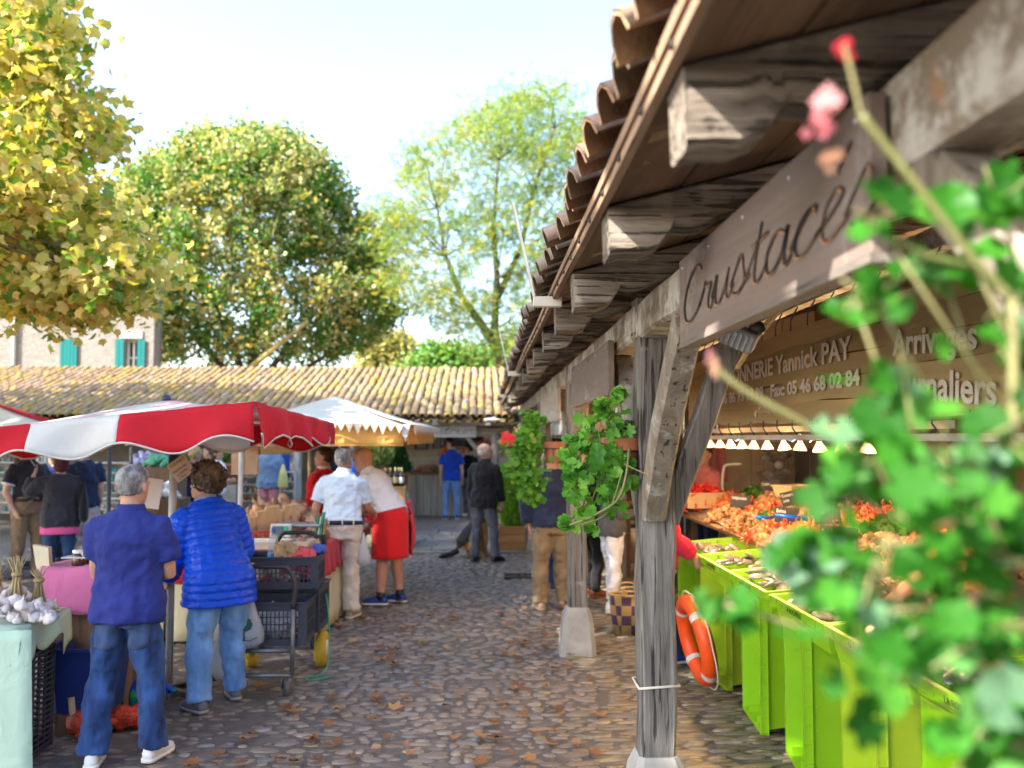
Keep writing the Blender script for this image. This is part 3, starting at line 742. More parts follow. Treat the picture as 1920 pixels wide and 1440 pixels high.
# ---- plane tree on the left (its crown reaches over the square and shades it)
def shade_leaves(r, blobs, o, ymax):
    out = []
    for c, rad, n in blobs:
        for k in range(n):
            d = Vector((r.gauss(0, 1), r.gauss(0, 1), r.gauss(0, 1))).normalized() * r.random() ** .36
            p = Vector(c) + Vector((d.x * rad[0], d.y * rad[1], d.z * rad[2])); s = proj(p)
            if p.y > ymax or (s and -40 < s[0] < 2000 and -60 < s[1] < 1500): continue
            q = p - SUN_DIR * ((p.z - 2.1) / SUN_DIR.z)      # open gaps through which the awnings stand in the sun
            if -2.8 < q.x < -.4 and 9.2 < q.y < 13.4 and r.random() < .9: continue
            if -3.6 < q.x < -1.2 and 5.6 < q.y < 8.3 and r.random() < .6: continue
            v, M, _ = leaf_inst(5, p - o, r.uniform(.3, .46), r, .2); out.append((v, M, r.random()))
    return out
def plane_tree():
    r = random.Random(77); t = thing('plane_tree', 'large plane tree with yellowing lobed leaves hanging over the square at the upper left', 'tree', (-8.2, 7.0, 0))
    o = Vector((-8.2, 7.0, 0))
    cen = [(20, 20), (75, 45), (105, 60), (10, 110), (60, 130), (100, 140), (15, 190), (75, 200), (125, 215), (165, 235), (40, 260), (95, 265), (140, 240), (10, 310), (60, 320), (20, 360), (70, 380), (100, 350), (130, 390), (165, 385), (30, 420), (110, 430), (150, 450), (190, 460), (225, 480), (245, 505), (15, 480), (70, 480), (120, 490), (165, 505), (205, 520), (235, 545), (30, 540), (85, 540), (140, 550), (190, 555), (20, 585), (75, 585), (120, 600), (150, 610), (60, 440), (45, 90), (5, 250), (185, 240), (230, 570), (165, 580), (5, 20), (125, 300)]
    vis = []
    for px, py in cen:
        Y = r.uniform(9.2, 12.2); py -= 26 if py > 545 else 0; q = at(px, py, Y) - o
        for i in range(190):
            d = Vector((r.gauss(0, .22), r.gauss(0, .36), r.gauss(0, .16)))
            v, M, _ = leaf_inst(5, q + d, r.uniform(.10, .16), r, .9)
            vis.append((v, M, min(.999, max(0, r.gauss(.55, .24)))))
        limb(t, curve((-.3, 1.2, 4.4), q, r, 6, .3, .3), .022, .006, M_bark, 'branch', 5)
    M_l = leafmat('plane_leaf', [(.09, .18, .02), (.17, .26, .03), (.30, .34, .05), (.42, .40, .08), (.54, .46, .13), (.62, .52, .2), (.55, .34, .08)], .4)
    hidden = shade_leaves(r, (((-8.3, 3.6, 7.6), (4.8, 6.6, 3.4), 7000),), o, 8.0)
    sil = ((-60, 120), (60, 120), (150, 130), (235, 170), (270, 85), (330, 100), (400, 150), (470, 190), (530, 215), (560, 170), (585, 100), (610, -300), (700, -300))
    for k in range(16000):      # the deep part of the crown, seen between and behind the nearest clumps
        p = Vector((r.uniform(-12, -4), r.uniform(9.5, 16.5), r.uniform(3.5, 11))); s = proj(p)
        if not s or s[0] > np.interp(s[1], [q[0] for q in sil], [q[1] for q in sil]) - 15 + r.gauss(0, 12): continue
        v, M, _ = leaf_inst(5, p - o, r.uniform(.15, .22), r, .7); hidden.append((v, M, min(.999, max(0, r.gauss(.5, .24)))))
    pieces('leaf', 'crown', PLV, vis, M_l, t, 300)
    bulk('upper_crown', PLV, hidden, M_l, t)
    limb(t, [(0, 0, 0), (.05, 0, 1.5), (0, .1, 3), (.1, .2, 5), (.3, .2, 8)], .42, .16, M_planebark, 'trunk', 12)
    for a, b in (((0, 0, 3.5), (-1, 3, 7)), ((0, 0, 3.3), (1, -6, 8)), ((0, 0, 4), (3, -3, 9)), ((0, 0, 4), (-3, -2, 8)), ((0, .2, 3.6), (-.3, 1.3, 4.5))):
        limb(t, curve(a, b, r, 7), .2, .07, M_planebark)
    m = MB()
    for k in range(26):
        q = at(r.uniform(80, 170), r.uniform(210, 260) if k % 2 else r.uniform(560, 640), r.uniform(9.6, 11)) - o; m.ell(q, (.016, .016, .016), 6, 4)
    m.build('seed_balls', M_bark, t, True, 'stuff')
plane_tree()
def shade_tree():  # unseen tree added to cast shade over the far alley
    r = random.Random(78); o = Vector((-13.5, 14.5, 0)); t = thing('plane_tree', 'second large plane tree added out of view left of the stalls to shade the alley', 'tree', o)
    ins = shade_leaves(r, (((-13.5, 14.2, 7.6), (4.4, 5.0, 3.3), 4200),), o, 19)
    bulk('crown', PLV, ins, MATS['plane_leaf'], t)
    limb(t, [(0, 0, 0), (.05, 0, 1.5), (0, .1, 3), (.2, .2, 6), (.3, .2, 9)], .42, .14, M_planebark, 'trunk', 12)
    for b in ((3, 2, 8), (-3, 2, 8.5), (1, -3.5, 8)): limb(t, curve((.1, 0, 3.8), b, r, 7), .18, .05, M_planebark)
shade_tree()
# ================================================================== FALLEN LEAVES
M_dry = leafmat('dry_leaf', [(.16, .065, .025), (.25, .11, .04), (.33, .17, .07), (.4, .24, .1), (.22, .09, .04)], .1, .7)
def fallen():
    r = random.Random(12)
    def crumple(seed):
        v, f = leaf_plane(seed); q = random.Random(seed)
        return [(x, y, .25 * abs(x) ** 1.3 * 1.2 + z * 1.3 + .1 * q.random()) for x, y, z in v], f
    ms = [mkmesh('fallen_leaf', *crumple(i), [M_dry], None, [0.0] * len(PLV[0][0])) for i in range(6)]
    spots = [(470, 1392), (500, 1430), (620, 1425), (560, 1400), (430, 1440), (540, 1340), (520, 1335), (640, 1310), (760, 1320), (700, 1310), (880, 1395), (930, 1390), (860, 1400), (800, 1300), (990, 1350), (1000, 1390), (1090, 1395), (770, 1180), (720, 1170), (660, 1210), (840, 1170)]
    pts = [ground(a, b) for a, b in spots]
    for k in range(95):
        b = 1000 + 440 * r.random() ** .8; a = r.uniform(560, 1160) if r.random() < .72 else r.uniform(260, 1240)
        if b < 1060: a = r.uniform(760, 1040)
        pts.append(ground(a, b))
    for p in pts:
        if p.x < -2.7 or (p.x > .55 and abs((p.y - .7) % 3.62 - .0) < .3): continue
        s = r.uniform(.06, .105)
        o = link('fallen_leaf', ms[r.randrange(6)], None, TRS((p.x + r.uniform(-.08, .08), p.y + r.uniform(-.08, .08), .026), (r.gauss(0, .12), r.gauss(0, .12), r.uniform(0, 6.28)), (s * 1.25, s * 1.25, s)))
        tag(o, 'dry curled brown plane leaf lying on the cobblestones of the alley', 'leaf', 'fallen leaves on the cobblestones')
fallen()
def grate():
    c = ground(975, 1083); t = thing('drain_grate', 'small rusty iron drain grate set flush in the paving of the alley', 'drain grate', (c.x, c.y, 0))
    m = MB()
    for sx, sy, w, d in ((0, -.15, .42, .03), (0, .15, .42, .03), (-.195, 0, .03, .3), (.195, 0, .03, .3)): m.box((sx, sy, .017), (w, d, .03 + abs(sx) * .01))
    m.build('grate_frame', M_iron, t, False)
    for i in range(11):
        m = MB(); m.box((-.16 + i * .032, 0, .012), (.014, .27, .026)); m.build('bar', M_iron, t, False)
grate()
# ================================================================== PEOPLE
SKIN = mat('skin', (.50, .27, .185), (.42, .21, .15), .5, 9, .12, 220, spec=.35)
SKIN2 = mat('skin_ruddy', (.52, .30, .225), (.46, .23, .17), .5, 9, .12, 220, spec=.35)
SKIN3 = mat('skin_pale', (.58, .38, .29), (.5, .3, .22), .5, 9, .12, 220, spec=.35)
def hairmat(name, c, c2): return mat(name, c, c2, .6, 22, .9, 60, stretch=(1, 1, .35), spec=.3, contrast=(.35, .62), bdist=.02)
H_GREY = hairmat('hair_grey', (.20, .19, .18), (.045, .042, .04)); H_CURL = hairmat('hair_brown_grey', (.20, .145, .10), (.05, .032, .022))
H_WHITE = hairmat('hair_white', (.60, .58, .55), (.35, .33, .31)); H_BROWN = hairmat('hair_brown', (.075, .032, .016), (.03, .014, .008)); H_RED = hairmat('hair_dark_red', (.15, .022, .035), (.05, .008, .015))
H_BLOND = hairmat('hair_blond', (.58, .42, .22), (.3, .2, .1)); H_DARK = hairmat('hair_black', (.03, .024, .02), (.012, .01, .01)); H_SALT = hairmat('hair_salt_pepper', (.32, .31, .30), (.10, .095, .09))
M_eye = flat('eye_dark', (.03, .02, .018), .2); M_lip = flat('lip', (.36, .13, .11), .5); M_frame = flat('glasses_frame', (.03, .025, .025), .3)
WR = {}
def wrinkle(o, scale, strength):
    if scale not in WR:
        t = bpy.data.textures.new('wrinkles', 'CLOUDS'); t.noise_scale = scale; t.noise_depth = 2; WR[scale] = t
    m = o.modifiers.new('wrinkles', 'DISPLACE'); m.texture = WR[scale]; m.strength = strength; m.mid_level = .5; m.texture_coords = 'LOCAL'
def voxel(o, size, it=2, fac=.5):
    m = o.modifiers.new('skin', 'REMESH'); m.mode = 'VOXEL'; m.voxel_size = size; m.use_smooth_shade = True
    if it: s = o.modifiers.new('soft', 'SMOOTH'); s.factor = fac; s.iterations = it
    return o
def V3(*a): return Vector(a)
def ering(c, a, bf, bb, M=None, n=16, k=2.3):
    o = []
    for i in range(n):
        t = 2 * math.pi * i / n; cc, ss = math.cos(t), math.sin(t); q = (abs(cc) ** k + abs(ss) ** k) ** (-1 / k)
        p = Vector((c[0] + a * cc * q, c[1] + (bf if ss > 0 else bb) * ss * q, c[2])); o.append(M(p) if M else p)
    return o
TOR = [(.84, .172, .115, -.012), (.93, .178, .125, -.012), (1.01, .168, .116, 0), (1.10, .160, .110, .006), (1.20, .168, .114, .006), (1.30, .180, .118, 0), (1.38, .180, .106, -.006), (1.435, .150, .088, -.012), (1.47, .105, .068, -.014), (1.505, .066, .060, -.012)]
HEAD = [(0, .15, .36, -.10), (.05, .22, .40, -.0), (.12, .26, .42, .12), (.22, .295, .42, .26), (.35, .32, .425, .36), (.5, .335, .43, .43), (.65, .345, .42, .46), (.78, .33, .37, .44), (.9, .255, .26, .35), (.97, .15, .14, .22), (1.0, .05, .04, .1)]
def person(label, loc, rz, H=1.72, g=1.0, belly=0.0, fem=False, lean=0, side=0, twist=0, head=(0, 0, 0), top=None, bottom=None, shoes=None, hair=None, skin=None, arms=None, legs=None,
           face=False, glasses=False, collar=None, extras=None, vox=.009, cat='person', group=None, cvox=.013, hemcut=None, sunk=0.0):
    """a standing figure facing local +Y. arms: two (upper direction, forearm direction) for the left (-x) and right (+x) arm; legs: two (dx, dy) foot offsets"""
    r = random.Random(label); s = H / 1.75; skin = skin or SKIN
    T = thing('person', label, cat, (loc[0], loc[1], .012 - sunk), R(rz), group)
    lean_, side_, tw = R(lean), R(side), R(twist)
    def U(p):
        w = max(0, min(1, (p.z / s - .80) / .42)); w = w * w * (3 - 2 * w)
        q = p - V3(0, 0, .90 * s)
        q = Matrix.Rotation(-lean_ * w, 3, 'X') @ Matrix.Rotation(side_ * w, 3, 'Y') @ Matrix.Rotation(tw * w, 3, 'Z') @ q
        return q + V3(0, 0, .90 * s)
    sw = .93 if fem else 1.0; hw = 1.05 if fem else 1.0
    def tor(z, add=0.0):
        zz = z
        for (z0, a0, b0, y0), (z1, a1, b1, y1) in zip(TOR[:-1], TOR[1:]):
            if z0 <= zz <= z1 or (zz < z0 and z0 == TOR[0][0]):
                f = max(0, (zz - z0) / (z1 - z0)); a, b, y = a0 + (a1 - a0) * f, b0 + (b1 - b0) * f, y0 + (y1 - y0) * f; break
        else: a, b, y = TOR[-1][1:]
        k = sw if zz > 1.2 else hw + (sw - hw) * max(0, (zz - .95) / .25)
        bl = belly * math.exp(-((zz - 1.08) / .16) ** 2) + (.035 * math.exp(-((zz - 1.27) / .07) ** 2) if fem else 0)
        gg = 1 + (g - 1) * (1 if zz < 1.4 else max(0, (1.5 - zz) / .1))
        return (a * k * gg + add) * s, (b * gg + bl + add) * s, (b * gg + add) * s, y * s
    def torso_rings(z0, z1, add=0.0, step=.06, quilt=0.0, per=.052, flare=0.0, scal=1.0):
        n = max(2, int((z1 - z0) / (.004 if quilt else step))); out = []
        for i in range(n + 1):
            z = z0 + (z1 - z0) * i / n
            q = quilt * (abs(math.sin(math.pi * (z + .12 * tw) / per)) ** .38 - .6) if quilt else 0
            a, bf, bb, y = tor(z, add + q + flare * max(0, (1.0 - z)) )
            out.append(ering((0, y, z * s), a * scal, bf * scal, bb * scal, U))
        return out
    sh = .168 * sw * (1 + (g - 1) * .8)
    arms = arms or (((-.18, .02, -1), (-.02, .25, -1)), ((.18, .02, -1), (.02, .25, -1)))
    A = []
    for sg, (ua, fa) in zip((-1, 1), arms):
        S0 = V3(sg * sh, -.012, 1.378) * s; E = S0 + Vector(ua).normalized() * .295 * s; W = E + Vector(fa).normalized() * .25 * s
        A.append((U(S0), S0, E, W))
    def armpts(sg, upto=1.0, fr=0.0):
        _, S0, E, W = A[0 if sg < 0 else 1]; P = []
        for i in range(13):
            f = i / 12
            if f < fr or f > upto: continue
            p = S0.lerp(E, f * 2) if f < .5 else E.lerp(W, f * 2 - 1)
            if .42 < f < .58:
                k = 1 - abs(f - .5) / .08; p = p.lerp((S0.lerp(E, .9) + E.lerp(W, .1)) / 2, .5 * k)
            P.append((f, p))
        U0 = U(S0) ; 
        # arms follow the leaning torso as a rigid piece
        def RU(p):
            q = p - V3(0, 0, .90 * s)
            q = Matrix.Rotation(-lean_, 3, 'X') @ Matrix.Rotation(side_, 3, 'Y') @ Matrix.Rotation(tw, 3, 'Z') @ q
            return q + V3(0, 0, .90 * s)
        return [(f, RU(p)) for f, p in P]
    def arad(f): return np.interp(f, [0, .12, .3, .5, .62, .85, 1.0], [.056, .054, .047, .041, .042, .031, .026]) * s * (1 + (g - 1) * .7)
    legs = legs or ((-.10, .02), (.10, -.03))
    LG = []
    for sg, (dx, dy) in zip((-1, 1), legs):
        hp = V3(sg * .088 * hw, -.012, .89) * s; an = V3(dx, dy, .085) * 1.0; an.z *= s; kn = hp.lerp(an, .49) + V3(sg * .008, .02 + abs(dy) * .1, 0) * s
        LG.append((hp, kn, an))
    def legpts(i, f0=0, f1=1, n=12):
        hp, kn, an = LG[i]; o = []
        for k in range(n + 1):
            f = f0 + (f1 - f0) * k / n; o.append((f, hp.lerp(kn, f * 2) if f < .5 else kn.lerp(an, f * 2 - 1)))
        return o
    def lrad(f): return np.interp(f, [0, .1, .25, .45, .55, .68, .85, 1], [.092, .088, .078, .060, .054, .056, .042, .036]) * s * (1 + (g - 1) * .8)
    # ---- body: one continuous skin
    b = MB(); hh = .248 * s * (.96 if fem else 1)
    b.loft(torso_rings(.86, 1.50, -.028, .05))
    chin = V3(0, .02, 1.515) * s; neck0 = U(V3(0, -.015 * s, 1.44 * s)); piv = V3(0, -.005, 1.53) * s
    HM = (Matrix.Translation(U(piv)) @ (Matrix.Rotation(-lean_ * .55 - R(head[1]), 4, 'X') @ Matrix.Rotation(side_ * .5 + R(head[2]), 4, 'Y')) @ Matrix.Rotation(R(head[0]), 4, 'Z'))
    HM = Matrix.Translation(U(piv)) @ Matrix.Rotation(R(head[0]), 4, 'Z') @ Matrix.Rotation(-lean_ * .6 - R(head[1]), 4, 'X') @ Matrix.Rotation(side_ * .5 + R(head[2]), 4, 'Y')
    def hp_(x, y, t): return HM @ V3(x * hh, y * hh, (t - .08) * hh)
    b.loft([ering((0, 0, 0), a * hh, bf * hh, bb * hh, (lambda p, t=t: HM @ (p + V3(0, 0, (t - .08) * hh))), 16, 2.15) for t, a, bf, bb in HEAD])
    b.tube([neck0, U(V3(0, -.012 * s, 1.50 * s)), hp_(0, -.08, .12), hp_(0, -.08, .32)], [.066 * s, .058 * s, .056 * s, .055 * s], 12)
    # nose, brow, jaw, lips, ears
    b.loft([[hp_(x * w, y, t) for x, y in ((-1, .34), (-.5, d * .92), (0, d), (.5, d * .92), (1, .34))] for t, w, d in ((.30, .07, .43), (.33, .085, .535), (.37, .075, .525), (.45, .05, .48), (.55, .05, .44))])
    b.ell(hp_(0, .33, .09), (.06 * hh,) * 3, 8, 6); b.tube([hp_(-.24, .34, .575), hp_(0, .415, .585), hp_(.24, .34, .575)], .035 * hh, 8)
    b.ell(hp_(0, .40, .215), (.09 * hh, .035 * hh, .035 * hh), 8, 6)
    for sg in (-1, 1):
        b.loft([[hp_(sg * (.335 + d), y0 + .085 * q * math.cos(k * math.pi / 4), .46 + .135 * q * math.sin(k * math.pi / 4)) for k in range(8)] for d, q, y0 in ((-.03, .6, -.03), (.03, .9, -.06), (.065, 1.0, -.08), (.06, .55, -.07))])
    for i, sg in enumerate((-1, 1)):
        P = armpts(sg); su = (top or {}).get('sleeve', .36) - .04; b.tube([p for f, p in P], [arad(f) * (.84 if top and f < su else 1) for f, p in P], 10)
        W = P[-1][1]; d = (P[-1][1] - P[-3][1]).normalized()
        ref = V3(sg, 0, 0) if abs(d.x) < .7 else V3(0, 1, 0); w = (ref - d * ref.dot(d)).normalized(); nn = d.cross(w)
        w, nn = nn, w
        # palm across w, thickness nn
        b.loft([[W + d * (q * s) + w * (a * c * s) + nn * (e * q2 * s) for c, q2 in ((-1, -.6), (-.6, -1), (.6, -1), (1, -.6), (1, .6), (.6, 1), (-.6, 1), (-1, .6))] for q, a, e in ((-.01, .024, .017), (.03, .036, .017), (.07, .041, .015), (.095, .038, .012))])
        cur = -nn * sg
        for k, (o, l) in enumerate(((-.03, .066), (-.010, .078), (.010, .073), (.030, .058))):
            p0 = W + (d * .085 + w * o) * s; p1 = p0 + (d * l * .5 + cur * .006) * s; p2 = p0 + (d * l * .9 + cur * .028) * s
            b.tube([p0, p1, p2], [.0095 * s, .009 * s, .0075 * s], 6)
        p0 = W + (d * .03 + w * .03) * s; b.tube([p0, p0 + (d * .035 + w * .022 + cur * .01) * s, p0 + (d * .066 + w * .026 + cur * .02) * s], [.013 * s, .011 * s, .009 * s], 6)
    for i in range(2):
        P = legpts(i); b.tube([p for f, p in P] , [lrad(f) * (.82 if bottom and f < bottom.get('to', 1) - .03 else 1) for f, p in P], 10)
    voxel(b.build('body', skin, T), vox, 1, .4)
    # ---- trousers or shorts
    if bottom:
        to = bottom.get('to', 1.0); lo = bottom.get('loose', .012); hem = bottom.get('hem', .058); m = MB()
        zt = bottom.get('top', 1.0); loose_top = bool(top) and top.get('hem', .9) < .925; m.loft(torso_rings(.80, min(zt, top['hem'] + .06) if loose_top else zt, -.016 if loose_top else bottom.get('add', .002), .05))
        for i in range(2):
            P = legpts(i, 0, min(to, 1.0)); n = len(P)
            rad = [max(lrad(f) * (.9 if loose_top and f < .12 else 1) + lo * s * ((0 if loose_top else .4) if f < .12 else .55 if f < .3 else 1), (hem * s if f > .5 else 0)) if to >= 1 else lrad(f) + lo * s for f, p in P]
            pts = [p + V3(0, -.006 * f, (-.012 if k == n - 1 and to >= 1 else 0)) for k, (f, p) in enumerate(P)]
            m.tube(pts, rad, 14)
        o = m.build('shorts' if to < .7 else 'trousers', bottom['m'], T); voxel(o, cvox, 3, .5); wrinkle(o, .13, .052 * s); wrinkle(o, .05, .018 * s)
        T_tr = o
        if bottom.get('belt'):
            m = MB(); rr = torso_rings(zt - .055, zt - .015, bottom.get('add', .002) + .014, .02); m.loft(rr); m.build('belt', bottom['belt'], T)
            for fx in (-.09, .05, -.16, .16):
                a, bf, bb, yy = tor(zt - .035, bottom.get('add', .002) + .016); x = fx * s
                q = U(V3(x, yy - bb * max(0, 1 - (abs(x) / a) ** 2.3) ** (1 / 2.3), (zt - .035) * s)); m = MB(); m.box(q, (.012, .014, .062)); m.build('belt_loop', bottom['m'], T)
        if bottom.get('pockets'):
            for sg in (-1, 1):
                m = MB(); c = V3(sg * .088 * s * hw, -.22, .775 * s)
                poly = [(-.07, .075), (.07, .075), (.066, -.05), (0, -.085), (-.066, -.05)]
                m.sheet(lambda u, v: (c.x + (u - .5) * .14 * s * (1 if v > .35 else 1 - .0 * v), -.22, c.z + (v - .5) * .155 * s - (.018 * s * (1 - abs(u - .5) * 2) if v < .01 else 0)), 8, 8)
                pk = m.build('pocket', bottom['pockets'], T); sw_ = pk.modifiers.new('wrap', 'SHRINKWRAP'); sw_.target = T_tr; sw_.wrap_method = 'PROJECT'; sw_.use_project_y = True; sw_.use_positive_direction = True; sw_.offset = .005
                solidify(pk, .003, 1)
    # ---- shirt, sweater, jacket
    if top:
        add = top.get('add', .012) + .004; hem = top.get('hem', .90); m = MB(); kind = top.get('kind', 'shirt'); quilt = top.get('quilt', 0)
        m.loft(torso_rings(hem, top.get('neck', 1.495), add, .04, quilt, flare=top.get('flare', 0.0)))
        for sg in (-1, 1):
            upto = top.get('sleeve', .36)
            if upto <= 0: continue
            P = armpts(sg, upto); 
            if quilt:
                pp = []
                for (f0, p0), (f1, p1) in zip(P[:-1], P[1:]):
                    for k in range(11): pp.append((f0 + (f1 - f0) * k / 11, p0.lerp(p1, k / 11)))
                P = pp + [P[-1]]
                rad = [arad(f) + (add + .012) * s + quilt * s * (abs(math.sin(math.pi * f * .55 / .052)) ** .38 - .6) for f, p in P]
            else: rad = [arad(f) + (add + (.012 if upto < .5 and f > .2 else .006)) * s for f, p in P]
            c0 = U(V3(sg * sh * .45, -.012 * s, 1.40 * s)); m.tube([c0] + [p for f, p in P], [rad[0] * .72, rad[0] * .93] + rad[1:], 14)
        o = m.build(kind, top['m'], T); voxel(o, top.get('vox', cvox), 0 if quilt else 3, .5)
        if quilt: wrinkle(o, .055, .016 * s)
        if not quilt: wrinkle(o, .2, .075 * s); wrinkle(o, .07, .026 * s)
        if top.get('under'):
            m = MB(); m.loft(torso_rings(hem - .09, hem + .02, add - .004, .04)); voxel(m.build('undershirt', top['under'], T), cvox, 2)
        if collar:
            m = MB(); rings = []
            for z, a in ((1.462, .088), (1.50, .074), (1.525, .071), (1.522, .078), (1.485, .088)):
                rings.append(ering((0, -.014 * s, z * s), a * s, a * .98 * s, a * .95 * s, U, 18, 2))
            m.loft(rings, False); m.build('collar', collar, T)
        if top.get('cuff'):
            for sg in (-1, 1):
                P = armpts(sg, top['sleeve'])[-2:]; f = top['sleeve']; d = (P[1][1] - P[0][1]).normalized(); rr_ = arad(f) + (add + .017) * s
                m = MB(); m.tube([P[1][1] - d * .006, P[1][1] + d * .016], rr_, 16); m.build('cuff', top['cuff'], T)
    # ---- shoes
    if shoes:
        for i in range(2):
            hp, kn, an = LG[i]; m = MB(); tz = R((12, -12)[i]); M = Matrix.Translation((an.x, an.y, 0)) @ Matrix.Rotation(tz, 4, 'Z')
            L = .27 * s; rings = []
            for y, w, h in ((-.075, .024, .05), (-.06, .036, .075), (-.02, .038, .095), (.04, .040, .078), (.10, .046, .058), (.15, .044, .045), (.185, .028, .034), (.20, .012, .022)):
                rings.append([M @ V3(x * w * s, y * s, z * h * s + .016) for x, z in ((-1, 0), (-1, .45), (-.75, .85), (0, 1), (.75, .85), (1, .45), (1, 0))])
            m.loft(rings); sh_ = m.build('shoe', shoes[0], T)
            m = MB(); m.loft([[M @ V3(x * (w + .004) * s, y * s, z) for x, z in ((-1, 0), (-1, .02), (1, .02), (1, 0))] for y, w in ((-.082, .022), (-.062, .038), (0, .040), (.10, .048), (.15, .045), (.19, .027), (.206, .012))]); m.build('sole', shoes[1], sh_)
            if len(shoes) > 2:
                m = MB(); m.tube([V3(an.x, an.y, .05 * s), V3(an.x, an.y, .13 * s)], [.042 * s, .042 * s], 12); m.build('sock', shoes[2], T)
    # ---- hair
    if hair:
        hm_, style = hair; m = MB()
        def hring(t, a, bf, bb, y0=0): return ering((0, y0 * hh, 0), a * hh, bf * hh, bb * hh, (lambda p: HM @ (p + V3(0, 0, (t - .08) * hh))), 18, 2.15)
        if style == 'short': rows = [(.26, .27, -.12, .40), (.36, .325, -.06, .44), (.5, .352, -.01, .475), (.64, .368, .20, .50), (.76, .358, .385, .485), (.9, .285, .31, .40), (.985, .17, .18, .26), (1.025, .06, .06, .12)]
        elif style == 'curly': rows = [(.22, .26, -.08, .42), (.34, .38, -.02, .55), (.5, .45, .08, .62), (.66, .47, .40, .64), (.82, .46, .54, .62), (.98, .39, .45, .52), (1.12, .26, .30, .37), (1.18, .1, .1, .16)]
        elif style == 'bob': rows = [(.0, .22, -.10, .34), (.1, .35, .0, .44), (.3, .385, .06, .49), (.5, .39, .12, .51), (.65, .39, .40, .52), (.8, .37, .44, .5), (.94, .29, .33, .4), (1.03, .15, .17, .22), (1.06, .05, .05, .08)]
        else: rows = [(.28, .30, -.10, .41), (.4, .345, -.08, .455), (.52, .355, -.06, .475), (.64, .355, -.14, .47), (.7, .30, -.20, .44)]
        m.loft([hring(*q) for q in rows]); o = m.build('hair', hm_, T); voxel(o, .010 if vox < .01 else .013, 2)
        if style == 'curly': wrinkle(o, .035, .075); wrinkle(o, .014, .025)
        elif style != 'rim': wrinkle(o, .02, .02)
    if face:
        for sg in (-1, 1):
            q = hp_(sg * .135, .392, .50); m = MB(); m.ell(q, (.05 * hh, .03 * hh, .026 * hh), 8, 6); m.build('eye', M_eye, T)
            m = MB(); m.tube([hp_(sg * .06, .43, .575), hp_(sg * .14, .425, .60), hp_(sg * .23, .36, .58)], .013 * hh, 6); m.build('eyebrow', hair[0] if hair else M_frame, T)
        m = MB(); m.tube([hp_(-.12, .37, .195), hp_(-.05, .432, .205), hp_(.05, .432, .205), hp_(.12, .37, .195)], [.006 * hh, .02 * hh, .02 * hh, .006 * hh], 6); m.build('mouth', M_lip, T)
    if glasses:
        m = MB()
        for sg in (-1, 1):
            m.tube([hp_(sg * .15 + .085 * math.cos(a), .455, .49 + .065 * math.sin(a)) for a in [k * math.pi / 5 for k in range(11)]], .0022, 5)
            m.tube([hp_(sg * .24, .44, .51), hp_(sg * .35, .2, .52), hp_(sg * .36, -.05, .5)], .0025, 5)
        m.tube([hp_(-.06, .465, .5), hp_(.06, .465, .5)], .002, 5); m.build('glasses', M_frame, T)
    T['_'] = 0; del T['_']
    info = dict(T=T, U=U, tor=tor, torso_rings=torso_rings, armpts=armpts, legpts=legpts, s=s, hp=hp_, lrad=lrad, arad=arad)
    if extras: extras(info)
    return info
def jeans(name, c, c2):
    m = mat(name, c, c2, .85, 5, .3, 160, stretch=(2.2, 2.2, .6), spec=.2, contrast=(.32, .68), sheen=.1); return m
J_DARK = jeans('denim_dark', (.035, .09, .27), (.007, .018, .07)); J_LIGHT = jeans('denim_light', (.19, .36, .68), (.08, .19, .47)); J_MID = jeans('denim_mid', (.035, .075, .17), (.014, .035, .10)); J_NAVY = jeans('denim_navy', (.03, .05, .12), (.012, .02, .055))
C_POLO = clothmat('polo_blue', (.024, .035, .19), (.018, .026, .15), sheen=.03); C_PUFF = clothmat('puffer_blue', (.008, .075, .62), (.006, .055, .5), rough=.33, bump=.3, bscale=15, sheen=0)
C_WHITE = clothmat('white_knit', (.80, .83, .86), (.76, .79, .84)); C_LBLUE = clothmat('pale_blue_knit', (.60, .72, .85), (.56, .68, .82)); C_CREAM = clothmat('cream_cotton', (.64, .60, .54), (.56, .52, .47)); C_RED = clothmat('red_knit', (.58, .012, .02), (.46, .008, .015))
C_APRON = clothmat('red_apron_cloth', (.72, .02, .022), (.62, .015, .018)); C_NAVY = clothmat('navy_knit', (.02, .03, .075), (.014, .02, .055)); C_BLACK = clothmat('black_wool', (.012, .012, .016), (.008, .008, .011)); C_CHAR = clothmat('charcoal_knit', (.035, .037, .05), (.025, .027, .037))
C_ROYAL = clothmat('royal_blue_knit', (.012, .06, .55), (.01, .05, .45)); C_GREYJ = clothmat('grey_cotton', (.13, .135, .165), (.08, .085, .11)); C_CHINO = clothmat('tan_chino', (.27, .19, .11), (.22, .155, .09)); C_KHAKI = clothmat('khaki_chino', (.29, .205, .125), (.23, .16, .10))
C_WJEAN = clothmat('white_denim', (.72, .73, .80), (.66, .67, .75)); C_GREYT = clothmat('grey_tweed', (.10, .105, .125), (.06, .063, .078)); C_CRIM = clothmat('crimson_cloth', (.42, .015, .045), (.34, .01, .035)); C_BLAZ = clothmat('grey_blue_wool', (.16, .25, .40), (.13, .21, .35)); C_PINK = clothmat('pink_cotton', (.60, .25, .28), (.52, .2, .23))
C_HOTP = clothmat('hot_pink', (.78, .12, .33), (.7, .1, .28)); C_LGREY = clothmat('pale_grey_cotton', (.5, .46, .48), (.42, .39, .41)); C_PLAID = clothmat('violet_check', (.22, .2, .33), (.10, .09, .18), scale=40); C_SALMON = clothmat('salmon_cloth', (.55, .16, .15), (.45, .12, .12)); C_ORANGE = clothmat('orange_cloth', (.62, .20, .04))
